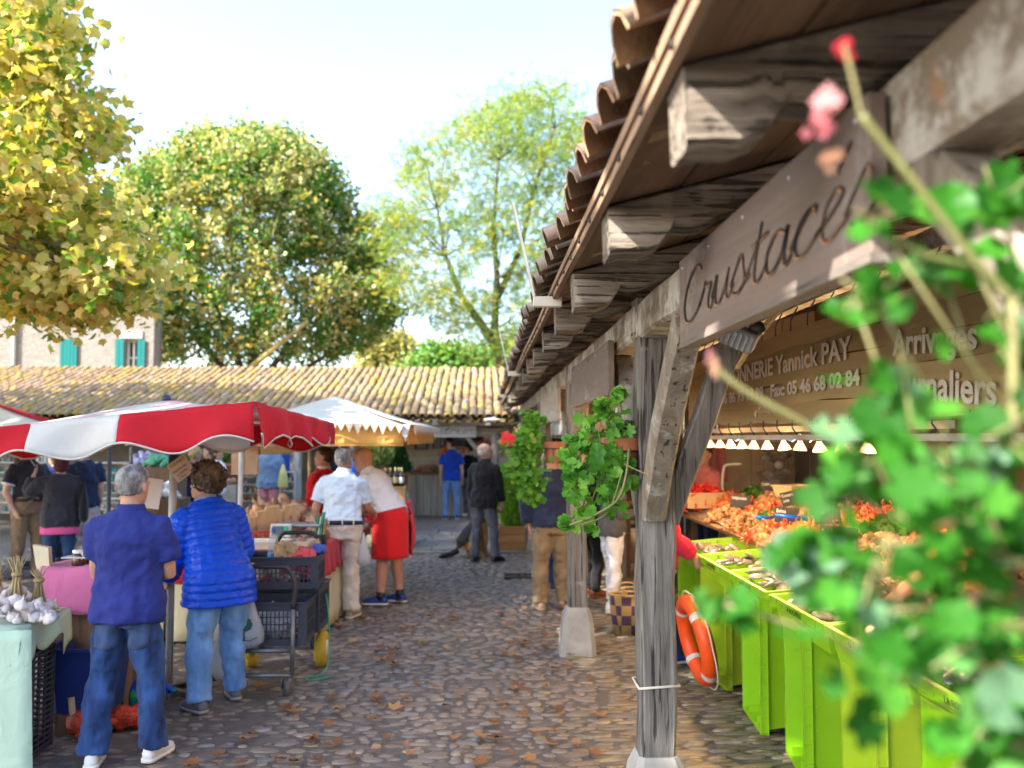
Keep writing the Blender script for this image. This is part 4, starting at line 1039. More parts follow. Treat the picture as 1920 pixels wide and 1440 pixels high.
L_BLACK = flat('black_leather', (.02, .02, .022), .4); L_SOLE = flat('grey_rubber', (.25, .25, .26), .7); L_WHITE = flat('white_shoe', (.7, .7, .72), .5); L_BLUE = flat('blue_shoe', (.01, .05, .25), .5); L_BROWN = flat('brown_leather', (.22, .07, .03), .4); L_TAN = flat('tan_suede', (.38, .27, .19), .8); L_GREYS = flat('grey_shoe', (.13, .13, .16), .7); L_WSOLE = flat('white_sole', (.7, .69, .66), .6)
FOLD = (((-.16, .25, -1), (.75, .65, .25)), ((.16, .25, -1), (-.75, .65, .15)))
DOWN = (((-.2, .0, -1), (-.02, .22, -1)), ((.2, .0, -1), (.02, .22, -1)))
# 1 polo man in front
g = ground(243, 1434)
def ex1(i):
    pass
person('man in blue polo and dark jeans, back turned, beside the garlic table', (g.x - .03, g.y), 0, 1.67, 1.06, .05, top=dict(kind='polo_shirt', m=C_POLO, hem=.835, sleeve=.34, add=.026, flare=.05), bottom=dict(m=J_DARK, loose=.022, hem=.082, pockets=jeans('denim_pocket', (.06, .10, .22), (.02, .04, .10))),
       shoes=(L_WHITE, L_WSOLE), hair=(H_SALT, 'short'), arms=FOLD, legs=((-.16, -.04), (.14, .06)), head=(-12, 2, 0), collar=C_POLO, lean=2, vox=.008)
def curls(i):
    q = random.Random(4); hp, s = i['hp'], i['s']; hh = .248 * s; m = MB()
    for k in range(230):
        d = Vector((q.gauss(0, 1), q.gauss(0, 1), q.gauss(0, 1))).normalized()
        if d.z < -.75 or (d.y > .35 and d.z < .25): continue
        c = Vector((.45 * d.x, -.04 + .57 * d.y, .66 + .50 * d.z)); u = d.cross(Vector((q.gauss(0, 1), q.gauss(0, 1), q.gauss(0, 1)))).normalized(); v = d * .5 + d.cross(u) * .85; rad = q.uniform(.05, .10); a0 = q.uniform(0, 6.28)
        m.tube([hp(*(c + u * rad * math.cos(a0 + t * .75) + v * rad * math.sin(a0 + t * .75) + d * .012 * t)) for t in range(7)], [x * hh for x in (.012, .022, .026, .026, .024, .018, .006)], 5)
    m.build('curls', H_CURL, i['T'], True, 'stuff')
# 2 woman in puffer jacket
g = ground(398, 1326)
person('curly haired woman in bright blue quilted jacket and light jeans looking down', (g.x + .03, g.y), 38, 1.66, 1.12, .02, fem=True, top=dict(kind='quilted_jacket', m=C_PUFF, hem=.735, sleeve=.96, add=.03, quilt=.016, vox=.0055, flare=.13), bottom=dict(m=J_LIGHT, loose=.032, hem=.084),
       shoes=(L_GREYS, L_SOLE), hair=(H_CURL, 'curly'), arms=(((-.35, .45, -.9), (.15, .9, -.35)), ((.3, .3, -1), (-.3, .8, -.3))), legs=((-.15, -.06), (.17, .10)), head=(40, -16, 0), lean=19, side=-4, face=True, glasses=True, vox=.0075, collar=clothmat('lilac_scarf', (.36, .32, .44), (.2, .18, .3)), extras=curls)
# 3 man in pale blue polo and cream trousers
g = ground(638, 1158)
def ex3(i):
    P = i['armpts'](-1)[-3:]; m = MB(); d = (P[1][1] - P[0][1]).normalized(); m.tube([P[1][1] - d * .014, P[1][1] + d * .014], .037, 14); m.build('wristwatch', L_BLACK, i['T'])
person('grey haired man in pale blue polo and belted cream trousers at the red stall', (g.x, g.y), -4, 1.74, 1.15, .05, top=dict(kind='polo_shirt', m=C_LBLUE, hem=.93, sleeve=.40, add=.012, cuff=C_LBLUE), bottom=dict(m=C_CREAM, loose=.024, hem=.085, top=1.0, add=.02, belt=clothmat('navy_belt', (.015, .02, .06))),
       shoes=(L_TAN, L_WSOLE), hair=(H_SALT, 'short'), arms=(((-.35, .0, -1), (.06, .22, -1)), ((.15, .5, -.8), (.1, 1, -.1))), legs=((-.12, .04), (.12, -.04)), head=(-12, -12, 0), lean=11, vox=.008, extras=ex3, collar=C_LBLUE)
# 4 bald vendor with apron
g = ground(706, 1133)
def apron(i):
    s = i['s']; U = i['U']; tor = i['tor']; m = MB()
    rows = []
    for z in [.50 + .05 * k for k in range(11)]:
        a, bf, bb, y = tor(max(.84, z), .052); k = 1 + .10 * max(0, .9 - z)
        rows.append([U(V3(a * k * math.cos(t) * (1 + .04 * math.sin(t * 7 + z * 3)), y + (bf if math.sin(t) > 0 else bb) * k * math.sin(t), z * s)) for t in [R(-82) + R(344) * q / 40 for q in range(41)]])
    m.loft(rows, False, False); solidify(m.build('apron', C_APRON, i['T']), .006)
    m = MB(); a, bf, bb, y = tor(.93, .03); q = U(V3(-.02, y - bb - .02, .93 * s))
    m.sheet(lambda u, v: (q.x + (u - .5) * .10 + .02 * v, q.y - .01 - .03 * math.sin(3 * v), q.z - .38 * v), 2, 8); solidify(m.build('apron_tie', C_APRON, i['T']), .005)
    for k in range(2):
        hp, an = i['legpts'](k)[0][1], i['legpts'](k)[-1][1]; m = MB(); m.tube([V3(an.x, an.y, .05), V3(an.x, an.y, .14)], [.048, .05], 12); m.build('sock', L_BLACK, i['T'])
person('bald man in a white polo and red apron bending towards a customer', (g.x + .16, g.y), 74, 1.80, 1.30, .10, top=dict(kind='polo_shirt', m=C_WHITE, hem=.94, sleeve=.42, add=.022, flare=.02), bottom=dict(m=C_NAVY, to=.46, loose=.02),
       shoes=(L_BLUE, L_WSOLE), arms=(((-.1, .55, -.85), (.25, .9, -.35)), ((.1, .5, -.85), (-.1, .8, -.5))), legs=((-.11, .08), (.11, -.06)), head=(16, -4, 0), lean=30, skin=SKIN2, face=True, extras=apron, vox=.008, collar=C_WHITE)
# 5 vendor in red
p = at(604, 1000, 10.9)
person('dark haired man in a red sweater standing behind the bread and sausage stall', (p.x, p.y), 68, 1.72, 1.08, top=dict(kind='sweater', m=C_RED, hem=.88, sleeve=.95, add=.016), bottom=dict(m=C_CREAM, loose=.016), shoes=(L_BROWN, L_SOLE), hair=(H_BROWN, 'short'), arms=(((-.15, .1, -1), (.3, .8, -.35)), ((.15, .1, -1), (-.2, .8, -.3))), head=(12, -6, 0), face=True, vox=.009, collar=C_CREAM)
# 6, 7 at the far counter
g = ground(846, 974)
person('man in a royal blue polo and faded jeans at the far grey wooden counter', (g.x, g.y), 2, 1.80, 1.02, top=dict(kind='polo_shirt', m=C_ROYAL, hem=.84, sleeve=.36, add=.012), bottom=dict(m=J_LIGHT, loose=.012), shoes=(L_BLUE, L_WSOLE), hair=(H_BROWN, 'short'), head=(58, 2, 0), arms=DOWN, face=True, vox=.011, collar=C_ROYAL, legs=((-.13, 0), (.13, .02)), skin=SKIN3)
g = ground(873, 970)
person('woman in a black top and slim grey trousers at the far counter', (g.x + .08, g.y), 4, 1.68, .95, fem=True, top=dict(kind='top', m=C_BLACK, hem=.93, sleeve=.95, add=.008), bottom=dict(m=C_GREYJ, loose=.002, hem=.05), shoes=(L_WHITE, L_TAN), hair=(H_BROWN, 'short'), head=(58, 4, 0), arms=FOLD, face=True, vox=.011, legs=((-.08, 0), (.1, .02)))
# a child between them: only a bare leg with a blue sock shows
g = ground(838, 968)
person('child in black shorts and tall blue socks half hidden behind the man in royal blue', (g.x + .02, g.y + .22), 10, 1.12, .95, top=dict(kind='tee_shirt', m=C_BLACK, hem=.85, sleeve=.36), bottom=dict(m=C_BLACK, to=.5, loose=.02), shoes=(L_WHITE, L_WSOLE, clothmat('blue_sock', (.02, .06, .45))), hair=(H_BROWN, 'short'), arms=DOWN, vox=.012)
# 8 man in black jacket
g = ground(908, 1053)
person('bald man with glasses in a black jacket and grey jeans standing over the dog', (g.x, g.y), -30, 1.74, 1.10, .03, top=dict(kind='jacket', m=C_BLACK, hem=.80, sleeve=.97, add=.026, flare=.06), bottom=dict(m=C_GREYJ, loose=.014, hem=.07), shoes=(L_BLACK, L_BLACK), hair=(H_WHITE, 'rim'), glasses=True, face=True, head=(-42, -14, 0), arms=(((-.2, .05, -1), (.1, .45, -.9)), ((.15, .25, -1), (0, .3, -.9))), legs=((-.13, -.08), (.16, .06)), lean=5, vox=.009, collar=C_BLACK, skin=SKIN3)
# 10 navy sweater
g = ground(1030, 1143)
person('man in navy sweater and tan chinos, hand in pocket, beside the second post', (g.x + .03, g.y), 3, 1.76, 1.12, .02, top=dict(kind='sweater', m=C_NAVY, hem=.87, sleeve=.97, add=.018), bottom=dict(m=C_CHINO, loose=.026, hem=.078), shoes=(L_TAN, L_TAN), hair=(H_GREY, 'short'), arms=(((-.42, -.05, -1), (.25, .25, -1)), ((.25, .05, -1), (-.1, .35, -1))), legs=((-.13, -.02), (.12, .10)), vox=.009)
# 11 grey jacket woman, others in the queue
g = ground(1152, 1148)
person('woman in a grey tweed jacket and cropped white jeans waiting at the fish counter', (g.x - .02, g.y), -72, 1.66, .98, fem=True, top=dict(kind='jacket', m=C_GREYT, hem=.84, sleeve=.97, add=.022), bottom=dict(m=C_WJEAN, loose=.014, to=.96, hem=.048), shoes=(L_WHITE, L_WSOLE, clothmat('white_sock', (.7, .68, .75))), hair=(H_BROWN, 'bob'), arms=(((-.1, .15, -1), (.1, 1, -.1)), ((.1, .1, -1), (-.1, 1, .05))), legs=((-.09, .04), (.09, -.04)), vox=.009)
g = ground(1112, 1119)
person('person in black coat and brown leather shoes behind the second post', (g.x, g.y), -60, 1.74, 1.05, top=dict(kind='coat', m=C_BLACK, hem=.70, sleeve=.97, add=.025), bottom=dict(m=C_BLACK, loose=.014), shoes=(L_BROWN, L_BROWN), hair=(H_DARK, 'short'), arms=DOWN, vox=.011)
p = at(1052, 1100, 11.0)
person('person in navy trousers and dark jacket partly hidden behind the man in tan chinos', (p.x, p.y), -20, 1.70, 1.0, top=dict(kind='jacket', m=C_NAVY, hem=.8, sleeve=.97, add=.02), bottom=dict(m=J_NAVY, loose=.014), shoes=(L_BLACK, L_SOLE), hair=(H_GREY, 'short'), arms=DOWN, vox=.012)
person('person in a crimson jacket and dark jeans between the first post and the fish crates', (1.40, 7.35), -80, 1.68, 1.05, fem=True, top=dict(kind='jacket', m=C_CRIM, hem=.82, sleeve=.97, add=.024), bottom=dict(m=J_NAVY, loose=.006), shoes=(L_BLUE, L_WSOLE), hair=(H_GREY, 'short'), arms=(((-.1, .2, -1), (.1, .4, -.9)), ((.1, .3, -1), (0, .6, -.6))), legs=((-.1, .2), (.1, -.12)), vox=.011)
# fishmongers behind the display
person('fishmonger in a salmon pink shirt behind the far end of the display', (2.66, 11.0), 130, 1.74, 1.05, top=dict(kind='shirt', m=C_SALMON, hem=.85, sleeve=.6, add=.014), bottom=dict(m=C_NAVY, loose=.012), shoes=(L_WHITE, L_WSOLE), hair=(H_BROWN, 'short'), arms=(((-.2, .3, -1), (.2, .9, -.2)), ((.2, .3, -1), (-.2, .9, -.2))), face=True, vox=.012)
person('fishmonger in an orange top reaching over the ice beside the price boards', (2.55, 4.35), 78, 1.70, 1.0, top=dict(kind='shirt', m=C_ORANGE, hem=.85, sleeve=.4, add=.014), bottom=dict(m=C_NAVY, loose=.012), shoes=(L_WHITE, L_WSOLE), hair=(H_DARK, 'short'), arms=(((-.2, .6, -.8), (.2, .9, -.4)), ((.3, .9, -.35), (.1, 1, -.25))), lean=26, vox=.009)
# left group under the awning
g = ground(48, 1082)
def pipe(i):
    m = MB(); U = i['U']; s = i['s']; a, bf, bb, y = i['tor'](1.3, .02)
    m.tube([U(V3(.035 * s, .075 * s, 1.50 * s)), U(V3(.0, .11 * s, 1.42 * s)), U(V3(0, .125 * s, 1.30 * s))], .006, 6); m.build('collar_piping', C_WHITE, i['T'])
person('man in black polo with white piping and khaki chinos under the awning', (g.x, g.y), -118, 1.80, 1.15, .03, top=dict(kind='polo_shirt', m=C_CHAR, hem=.98, sleeve=.36, add=.012, cuff=C_WHITE), bottom=dict(m=C_KHAKI, loose=.02, hem=.07, top=1.02, add=.014, belt=L_BLACK), shoes=(L_BROWN, L_SOLE), hair=(H_GREY, 'short'), arms=(((-.25, .1, -1), (.1, .5, -.8)), ((.35, -.1, -1), (-.28, .35, -1))), legs=((-.12, .06), (.12, -.04)), skin=SKIN3, extras=pipe, vox=.009, collar=C_CHAR)
p = at(112, 1000, 11.3)
def bag(i):
    m = MB(); s = i['s']
    m.loft([[V3(.26 + .06 * q * math.cos(t), -.10 + .15 * q * math.sin(t), z) for t in [k * math.pi / 6 for k in range(12)]] for z, q in ((.80, .35), (.84, .9), (.95, 1.0), (1.08, .8), (1.2, .4), (1.3, .15))])
    voxel(m.build('shoulder_bag', C_BLACK, i['T']), .012, 2)
    m = MB(); m.tube([V3(.25, -.1, 1.28), V3(.19, -.10, 1.40), V3(.16, -.02, 1.46), V3(.19, .1, 1.36), V3(.25, .05, 1.25)], .011, 6); m.build('bag_strap', C_BLACK, i['T'])
person('woman with dark red bob and charcoal sweater over pink, hand to head', (p.x, p.y), 22, 1.64, 1.14, fem=True, top=dict(kind='sweater', m=C_CHAR, hem=.80, sleeve=.96, add=.028, under=C_HOTP), bottom=dict(m=J_MID, loose=.014, hem=.07), shoes=(L_BLACK, L_SOLE), hair=(H_RED, 'bob'), arms=(((-.75, .35, -.45), (.35, .25, 1)), ((.2, .15, -1), (-.1, .4, -.9))), head=(8, -6, 0), vox=.009, extras=bag, skin=SKIN3)
p = at(152, 1000, 12.6)
person('white haired man in a navy t-shirt and pale grey shorts under the awning', (p.x, p.y), 48, 1.80, 1.12, .03, top=dict(kind='tee_shirt', m=C_NAVY, hem=.86, sleeve=.38, add=.018), bottom=dict(m=C_LGREY, to=.56, loose=.03), shoes=(L_GREYS, L_SOLE), hair=(H_WHITE, 'short'), glasses=True, face=True, arms=DOWN, head=(20, -4, 0), skin=SKIN3, vox=.010)
p = at(98, 1000, 13.6)
person('blond woman in a patterned navy jacket facing left behind the man in black', (p.x, p.y), 70, 1.66, 1.05, fem=True, top=dict(kind='jacket', m=clothmat('patterned_navy', (.05, .08, .25), (.02, .03, .13), scale=30), hem=.84, sleeve=.97, add=.02), bottom=dict(m=J_NAVY, loose=.01), shoes=(L_BLACK, L_SOLE), hair=(H_BLOND, 'bob'), face=True, arms=DOWN, skin=SKIN3, vox=.011)
p = at(4, 1000, 13.2)
person('person with auburn hair in a blue shirt behind the man in the black polo', (p.x + .25, p.y), -60, 1.66, 1.0, fem=True, top=dict(kind='shirt', m=C_BLAZ, hem=.84, sleeve=.97, add=.02), bottom=dict(m=J_NAVY, loose=.01), shoes=(L_BLACK, L_SOLE), hair=(H_BROWN, 'bob'), arms=DOWN, vox=.012)
# middle distance
p = at(366, 900, 16.0)
person('blond woman in a navy quilted gilet over white sleeves carrying a pale shoulder bag', (p.x, p.y), -8, 1.64, 1.0, fem=True, top=dict(kind='gilet', m=clothmat('navy_gilet', (.02, .035, .12), rough=.45), hem=.84, sleeve=0, add=.03, quilt=.012, vox=.012), bottom=dict(m=J_NAVY, loose=.01), shoes=(L_BLACK, L_SOLE), hair=(H_BLOND, 'curly'), arms=DOWN, vox=.012,
       extras=lambda i: [voxel((lambda m: (m.tube([q for f, q in i['armpts'](sg)], [i['arad'](f) + .012 for f, q in i['armpts'](sg)], 10), m.build('sleeve', C_WHITE, i['T']))[1])(MB()), .013, 2) for sg in (-1, 1)])
p = at(407, 900, 16.6)
person('woman in white long sleeved top and jeans beside the whitewashed post', (p.x, p.y), -95, 1.66, 1.0, fem=True, top=dict(kind='top', m=C_WHITE, hem=.86, sleeve=.95, add=.016), bottom=dict(m=J_MID, loose=.008), shoes=(L_BLACK, L_SOLE), hair=(H_BROWN, 'bob'), arms=(((-.1, .1, -1), (.5, .9, .1)), ((.1, .1, -1), (-.5, .9, .1))), vox=.012)
p = at(390, 900, 17.2)
person('person in a black cardigan and navy jeans turning left by the glass shelves', (p.x, p.y), 80, 1.68, 1.0, fem=True, top=dict(kind='cardigan', m=C_BLACK, hem=.86, sleeve=.97, add=.02), bottom=dict(m=J_NAVY, loose=.008), shoes=(L_BLACK, L_SOLE), hair=(H_BROWN, 'short'), face=True, arms=DOWN, vox=.012)
p = at(503, 900, 18.4)
person('man in a grey blue jacket and pink trousers looking at the souvenir stands', (p.x, p.y), 8, 1.80, 1.08, top=dict(kind='jacket', m=C_BLAZ, hem=.80, sleeve=.97, add=.026), bottom=dict(m=C_PINK, loose=.02), shoes=(L_BROWN, L_SOLE), hair=(H_GREY, 'short'), arms=(((-.7, .3, -.5), (-.1, .8, .4)), ((.2, .05, -1), (.05, .25, -1))), vox=.011)
p = at(652, 900, 15.6)
person('white haired man in a bright blue sweater behind the bending bald vendor', (p.x, p.y), -55, 1.72, 1.1, top=dict(kind='sweater', m=clothmat('sky_blue_knit', (.03, .16, .60)), hem=.86, sleeve=.97, add=.02), bottom=dict(m=J_NAVY, loose=.01), shoes=(L_BLACK, L_SOLE), hair=(H_WHITE, 'short'), glasses=True, face=True, arms=DOWN, vox=.012)
p = at(622, 900, 16.6)
person('person in a black jacket with an orange strap behind the red sweater', (p.x, p.y), 60, 1.74, 1.05, top=dict(kind='jacket', m=C_BLACK, hem=.84, sleeve=.97, add=.02), bottom=dict(m=J_NAVY, loose=.01), shoes=(L_BLACK, L_SOLE), hair=(H_DARK, 'short'), face=True, arms=DOWN, vox=.012)
p = at(730, 900, 18.8)
person('person in a violet checked shirt behind the flowering plant near the wine table', (p.x, p.y), 20, 1.72, 1.05, top=dict(kind='shirt', m=C_PLAID, hem=.84, sleeve=.95, add=.016), bottom=dict(m=C_KHAKI, loose=.01), shoes=(L_BLACK, L_SOLE), hair=(H_DARK, 'short'), arms=DOWN, vox=.012)
# ================================================================== SIGNS ON THE HALL
M_signwood = wood('sign_board', (.23, .185, .165), (.14, .105, .09), 1, grain=7, crack=.8, bump=.2, stain=((.31, .29, .29), .56, 2.2))
M_cut = flat('engraved_dark', (.035, .022, .018), .8); M_cutl = flat('engraved_edge', (.46, .24, .11), .8)
FACE = Matrix(((0, 0, -1, 0), (-1, 0, 0, 0), (0, 1, 0, 0), (0, 0, 0, 1)))          # text plane that faces the alley (-X)
def smooth_pts(pts, k=6):
    P = [Vector(p) for p in pts]; o = []
    for i in range(len(P) - 1):
        a, b, c, d = P[max(0, i - 1)], P[i], P[i + 1], P[min(len(P) - 1, i + 2)]
        for j in range(k):
            t = j / k; o.append(.5 * ((2 * b) + (c - a) * t + (2 * a - 5 * b + 4 * c - d) * t * t + (3 * b - a - 3 * c + d) * t ** 3))
    return o + [P[-1]]
SCRIPT = {  # handwriting strokes on a 1-unit x-height
    'C': (1.0, [[(.95, 1.55), (.8, 1.75), (.5, 1.7), (.2, 1.3), (.05, .7), (.15, .15), (.45, -.05), (.8, .15), (1.0, .45)]]),
    'T': (1.0, [[(.1, 1.75), (.6, 1.7), (1.3, 1.8)], [(.75, 1.7), (.6, 1.0), (.5, .3), (.65, 0), (.9, .2)]]),
    'r': (.62, [[(-.05, .3), (.15, .8), (.2, 1.0), (.3, .85), (.5, .85), (.42, .5), (.42, .15), (.55, .02), (.72, .3)]]),
    'u': (.85, [[(-.05, .3), (.15, .95), (.12, .4), (.2, .05), (.4, .1), (.62, .6), (.68, .95), (.62, .3), (.72, .02), (.95, .35)]]),
    's': (.62, [[(-.05, .3), (.3, 1.05), (.42, .7), (.5, .25), (.3, -.02), (.08, .1), (.3, .02), (.72, .35)]]),
    't': (.55, [[(-.05, .3), (.3, 1.1), (.38, 1.55), (.26, .7), (.24, .15), (.4, .0), (.65, .35)], [(.05, 1.05), (.62, 1.15)]]),
    'a': (.82, [[(.6, .85), (.35, .98), (.1, .6), (.1, .15), (.3, .02), (.55, .4), (.66, .95), (.6, .3), (.7, .02), (.92, .35)]]),
    'c': (.62, [[(-.05, .3), (.3, .85), (.5, .98), (.55, .8)], [(.42, .97), (.15, .75), (.1, .2), (.32, 0), (.72, .38)]]),
    'e': (.62, [[(-.05, .25), (.35, .6), (.5, .85), (.35, 1.0), (.15, .7), (.12, .2), (.32, 0), (.72, .35)]]),
    'l': (.5, [[(-.05, .3), (.35, 1.3), (.3, 1.7), (.15, 1.2), (.15, .2), (.35, 0), (.6, .35)]]),
    'i': (.42, [[(-.05, .3), (.18, .95), (.14, .3), (.25, .0), (.5, .35)], [(.22, 1.3), (.25, 1.38)]]),
    "'": (.0, [[(-.28, 1.32), (-.05, 1.75)]]),
}
def handwriting(word, size, w, M, parent, mats, ratio=.55, name='lettering', slant=.12):
    mbs = [MB(), MB()]; x = 0; k = 0
    for ch in word:
        adv, st = SCRIPT[ch]
        for s_ in st:
            P = smooth_pts([((px + x + slant * py) * size * ratio, py * size, 0) for px, py in s_], 5)
            for which, (dx, th) in enumerate(((0, 1.0), (-.35, .8))):
                m = mbs[which]; n = len(P); L, Rr = [], []
                for i, p in enumerate(P):
                    t = (P[min(i + 1, n - 1)] - P[max(0, i - 1)]).normalized(); nn = Vector((-t.y, t.x, 0)); ww = w * th * (.35 + .65 * abs(t.y)) * (.75 + .25 * math.sin(3 * i / n + k))
                    q = p + Vector((dx * w, dx * w * .6, 0)); z = .002 if which == 0 else .0012
                    L.append((q.x + nn.x * ww / 2, q.y + nn.y * ww / 2, z)); Rr.append((q.x - nn.x * ww / 2, q.y - nn.y * ww / 2, z))
                m.add(L + Rr, [(i, i + 1, n + i + 1, n + i) for i in range(n - 1)])
            k += 1
        x += adv
    mbs[0].build(name, mats[0], parent, False, M=M); mbs[1].build(name, mats[1], parent, False, M=M)
def hall_sign(label, y0, y1, z0, z1, x, m_, word=None, th=.035):
    t = thing('sign_board', label, 'sign', (x, (y0 + y1) / 2, (z0 + z1) / 2), group='wooden signs hung along the market hall beam')
    b = MB(); b.box((0, 0, 0), (th, y1 - y0, z1 - z0), bev=.004); sharp(b.build('board', m_, t))
    b = MB()
    for yy in [(-.5 + (i + .15) / 4.3) * (y1 - y0) for i in range(5)]: b.ell((-th / 2, yy, (z1 - z0) * .38), (.004, .008, .008), 8, 4)
    b.build('screws', flat('zinc_screw', (.4, .42, .46), .35, .8), t, kind='stuff')
    b = MB(); b.box((.004, 0, -(z1 - z0) / 2 + .006 - .012), (th + .012, y1 - y0 + .004, .018)); b.build('lower_edge', wood('sign_edge', (.26, .22, .2), (.12, .1, .09), 1), t, False)
    if word: handwriting(word, .088, .018, Matrix.Translation((-th / 2 - .002, (y1 - y0) / 2 - .06, -(z1 - z0) * .28)) @ FACE, t, (M_cut, M_cutl), ratio=.44 * 6.2)
    return t
hall_sign('long brown wooden sign with carved handwriting at the top nearest the viewer', 1.52, 3.05, 2.165, 2.45, .678, M_signwood, "Crustace's")
hall_sign('plain brown wooden sign on the beam between first and second post', 4.82, 6.9, 2.09, 2.37, .672, M_signwood)
hall_sign('pale grey wooden sign on the beam beyond the second post', 8.3, 10.9, 2.02, 2.30, .675, wood('sign_board_pale', (.42, .38, .34), (.28, .24, .21), 1, grain=7, crack=.8, bump=.2))
# banner of the fishmonger
def banner():
    X, y0, y1, z0, z1 = 1.75, 1.7, 7.75, 1.935, 2.47
    t = thing('shop_banner', 'long printed banner with painted timber planks and white fishmonger lettering hung over the counter', 'banner', (X, 0, 0))
    m_ = wood('banner_print', (.52, .41, .21), (.34, .26, .12), 1, grain=5, crack=.74, bump=.05)
    n = 5
    for k in range(n):
        a, b = z0 + (z1 - z0) * k / n, z0 + (z1 - z0) * (k + 1) / n; mb_ = MB(); mb_.r = k * .37 % 1
        mb_.sheet(lambda u, v: (.012 * math.sin(u * 26) * (.5 - v) * .6 - (.002 if k % 2 else 0), y0 + (y1 - y0) * u, a + (b - a - .002) * v + .006 * math.sin(u * 40 + k)), 40, 2); mb_.build('printed_plank', m_, t)
    W = flat('banner_white', (.82, .78, .70), .8)
    def tx(s, y, z, size, rot=0, xs=.8): text('lettering', s, size, Matrix.Translation((-.014, y, z)) @ Matrix.Rotation(rot, 4, 'X') @ FACE, W, t, .0006, xs=xs, bold=.0035)
    tx('POISSONNERIE Yannick PAY', 6.84, 2.228, .150, 0, 1.41); tx('Tel: 06 86 73 93 99   Fax: 05 46 68 02 84', 6.92, 2.095, .105, 0, 1.575)
    tx('Arrivages', 3.80, 2.20, .150, R(3), 1.15); tx('journaliers', 3.84, 2.03, .165, R(5), 1.15)
    m = MB(); cy, cz = 5.6, 2.0
    sp = [(cy + .16 - .36 * i / 12, cz + .055 * math.sin(math.pi * i / 12)) for i in range(13)]
    m.tube([(-.016, a, b) for a, b in sp], .003, 5)
    for i in range(2, 11): m.tube([(-.016, sp[i][0] + .012, sp[i][1] - .04 - .012 * math.sin(i * .3)), (-.016, sp[i][0] - .004, sp[i][1] + .045)], .0022, 4)
    m.prism([(-.015, sp[0][0] + .05, sp[0][1]), (-.015, sp[0][0], sp[0][1] + .03), (-.015, sp[0][0], sp[0][1] - .03)], (-.002, 0, 0)); m.build('fish_skeleton_print', W, t)
    m = MB()
    for i in range(22):
        yy = y0 + .15 + i * .27
        m.tube([(-.012, yy, z1 - .015), (0, yy + .03, z1 + .05), (.02, yy - .03, z1 + .12)], .004, 5); m.tube([(-.012, yy, z0 + .015), (0, yy + .04, z0 - .03), (.02, yy + .02, z0 - .07)], .004, 5)
    m.build('bungee_cords', flat('bungee_blue_black', (.015, .025, .06), .5), t, kind='stuff')
    m = MB(); m.box((.06, 4.7, z1 + .17), (.07, 6.4, .09)); m.build('top_rail', M_beam, t, False)
    m = MB(); m.box((.05, 4.7, z0 - .085), (.03, 6.2, .03)); m.build('lower_rail', M_white_metal, t, False)
banner()
# lamps of the fish stall
M_shade = mat('lamp_shade', (.95, .62, .34), (.95, .55, .28), .5, 6, 0, 40, emit=.55)
M_bulb = flat('lamp_bulb', (1, .8, .5), .4, emit=5)
def lamps():
    Xs = 2.0; ys = [8.58, 8.30, 8.02, 7.69, 7.36, 7.02, 6.72, 6.39, 6.03, 5.72, 5.38, 5.04, 4.70, 4.36]
    proto = None
    for i, y in enumerate(ys):
        if proto is None:
            proto = thing('heat_lamp', 'small glowing cone lamp hanging in the row over the fish display', 'lamp', (Xs, y, 1.785), group='row of small lamps over the fish display')
            m = MB(); m.lathe([(.013, .045), (.018, .03), (.03, .012), (.044, -.018), (.041, -.018), (.026, .010), (.010, .03)], 14); m.build('lamp_shade', M_shade, proto)
            m = MB(); m.lathe([(.006, .02), (.02, .0), (.024, -.016), (.0, -.02)], 10); m.build('bulb', M_bulb, proto)
            m = MB(); m.lathe([(.013, .04), (.015, .06), (.013, .085), (.005, .09)], 10); m.build('socket', L_BLACK, proto)
            o = proto
        else: o = dup(proto, (Xs, y, 1.785))
        o.rotation_euler = (rnd.uniform(-.2, .2), rnd.uniform(-.15, .15), 0)
    t = thing('lamp_cable', 'blue cable looping between the small lamps over the fish display', 'cable', (0, 0, 0))
    m = MB(); P = []
    for a, b in zip(ys[:-1], ys[1:]): P += [(Xs, a + (b - a) * f, 1.872 - .045 * math.sin(math.pi * f)) for f in (0, .25, .5, .75)]
    m.tube(P, .006, 6); m.build('cable', flat('blue_cable', (.01, .06, .22), .5), t)
    m = MB(); m.box((Xs - .02, 6.5, 1.905), (.03, 5.4, .035)); m.build('rail', M_white_metal, t, False)
    for y in (4.6, 5.8, 7.2, 8.4):
        l = bpy.data.lights.new('warm_lamp', 'POINT'); l.energy = 16; l.color = (1, .62, .3); l.shadow_soft_size = .05
        lo = link('warm_lamp', l); lo.location = (Xs + .04, y, 1.74)
lamps()
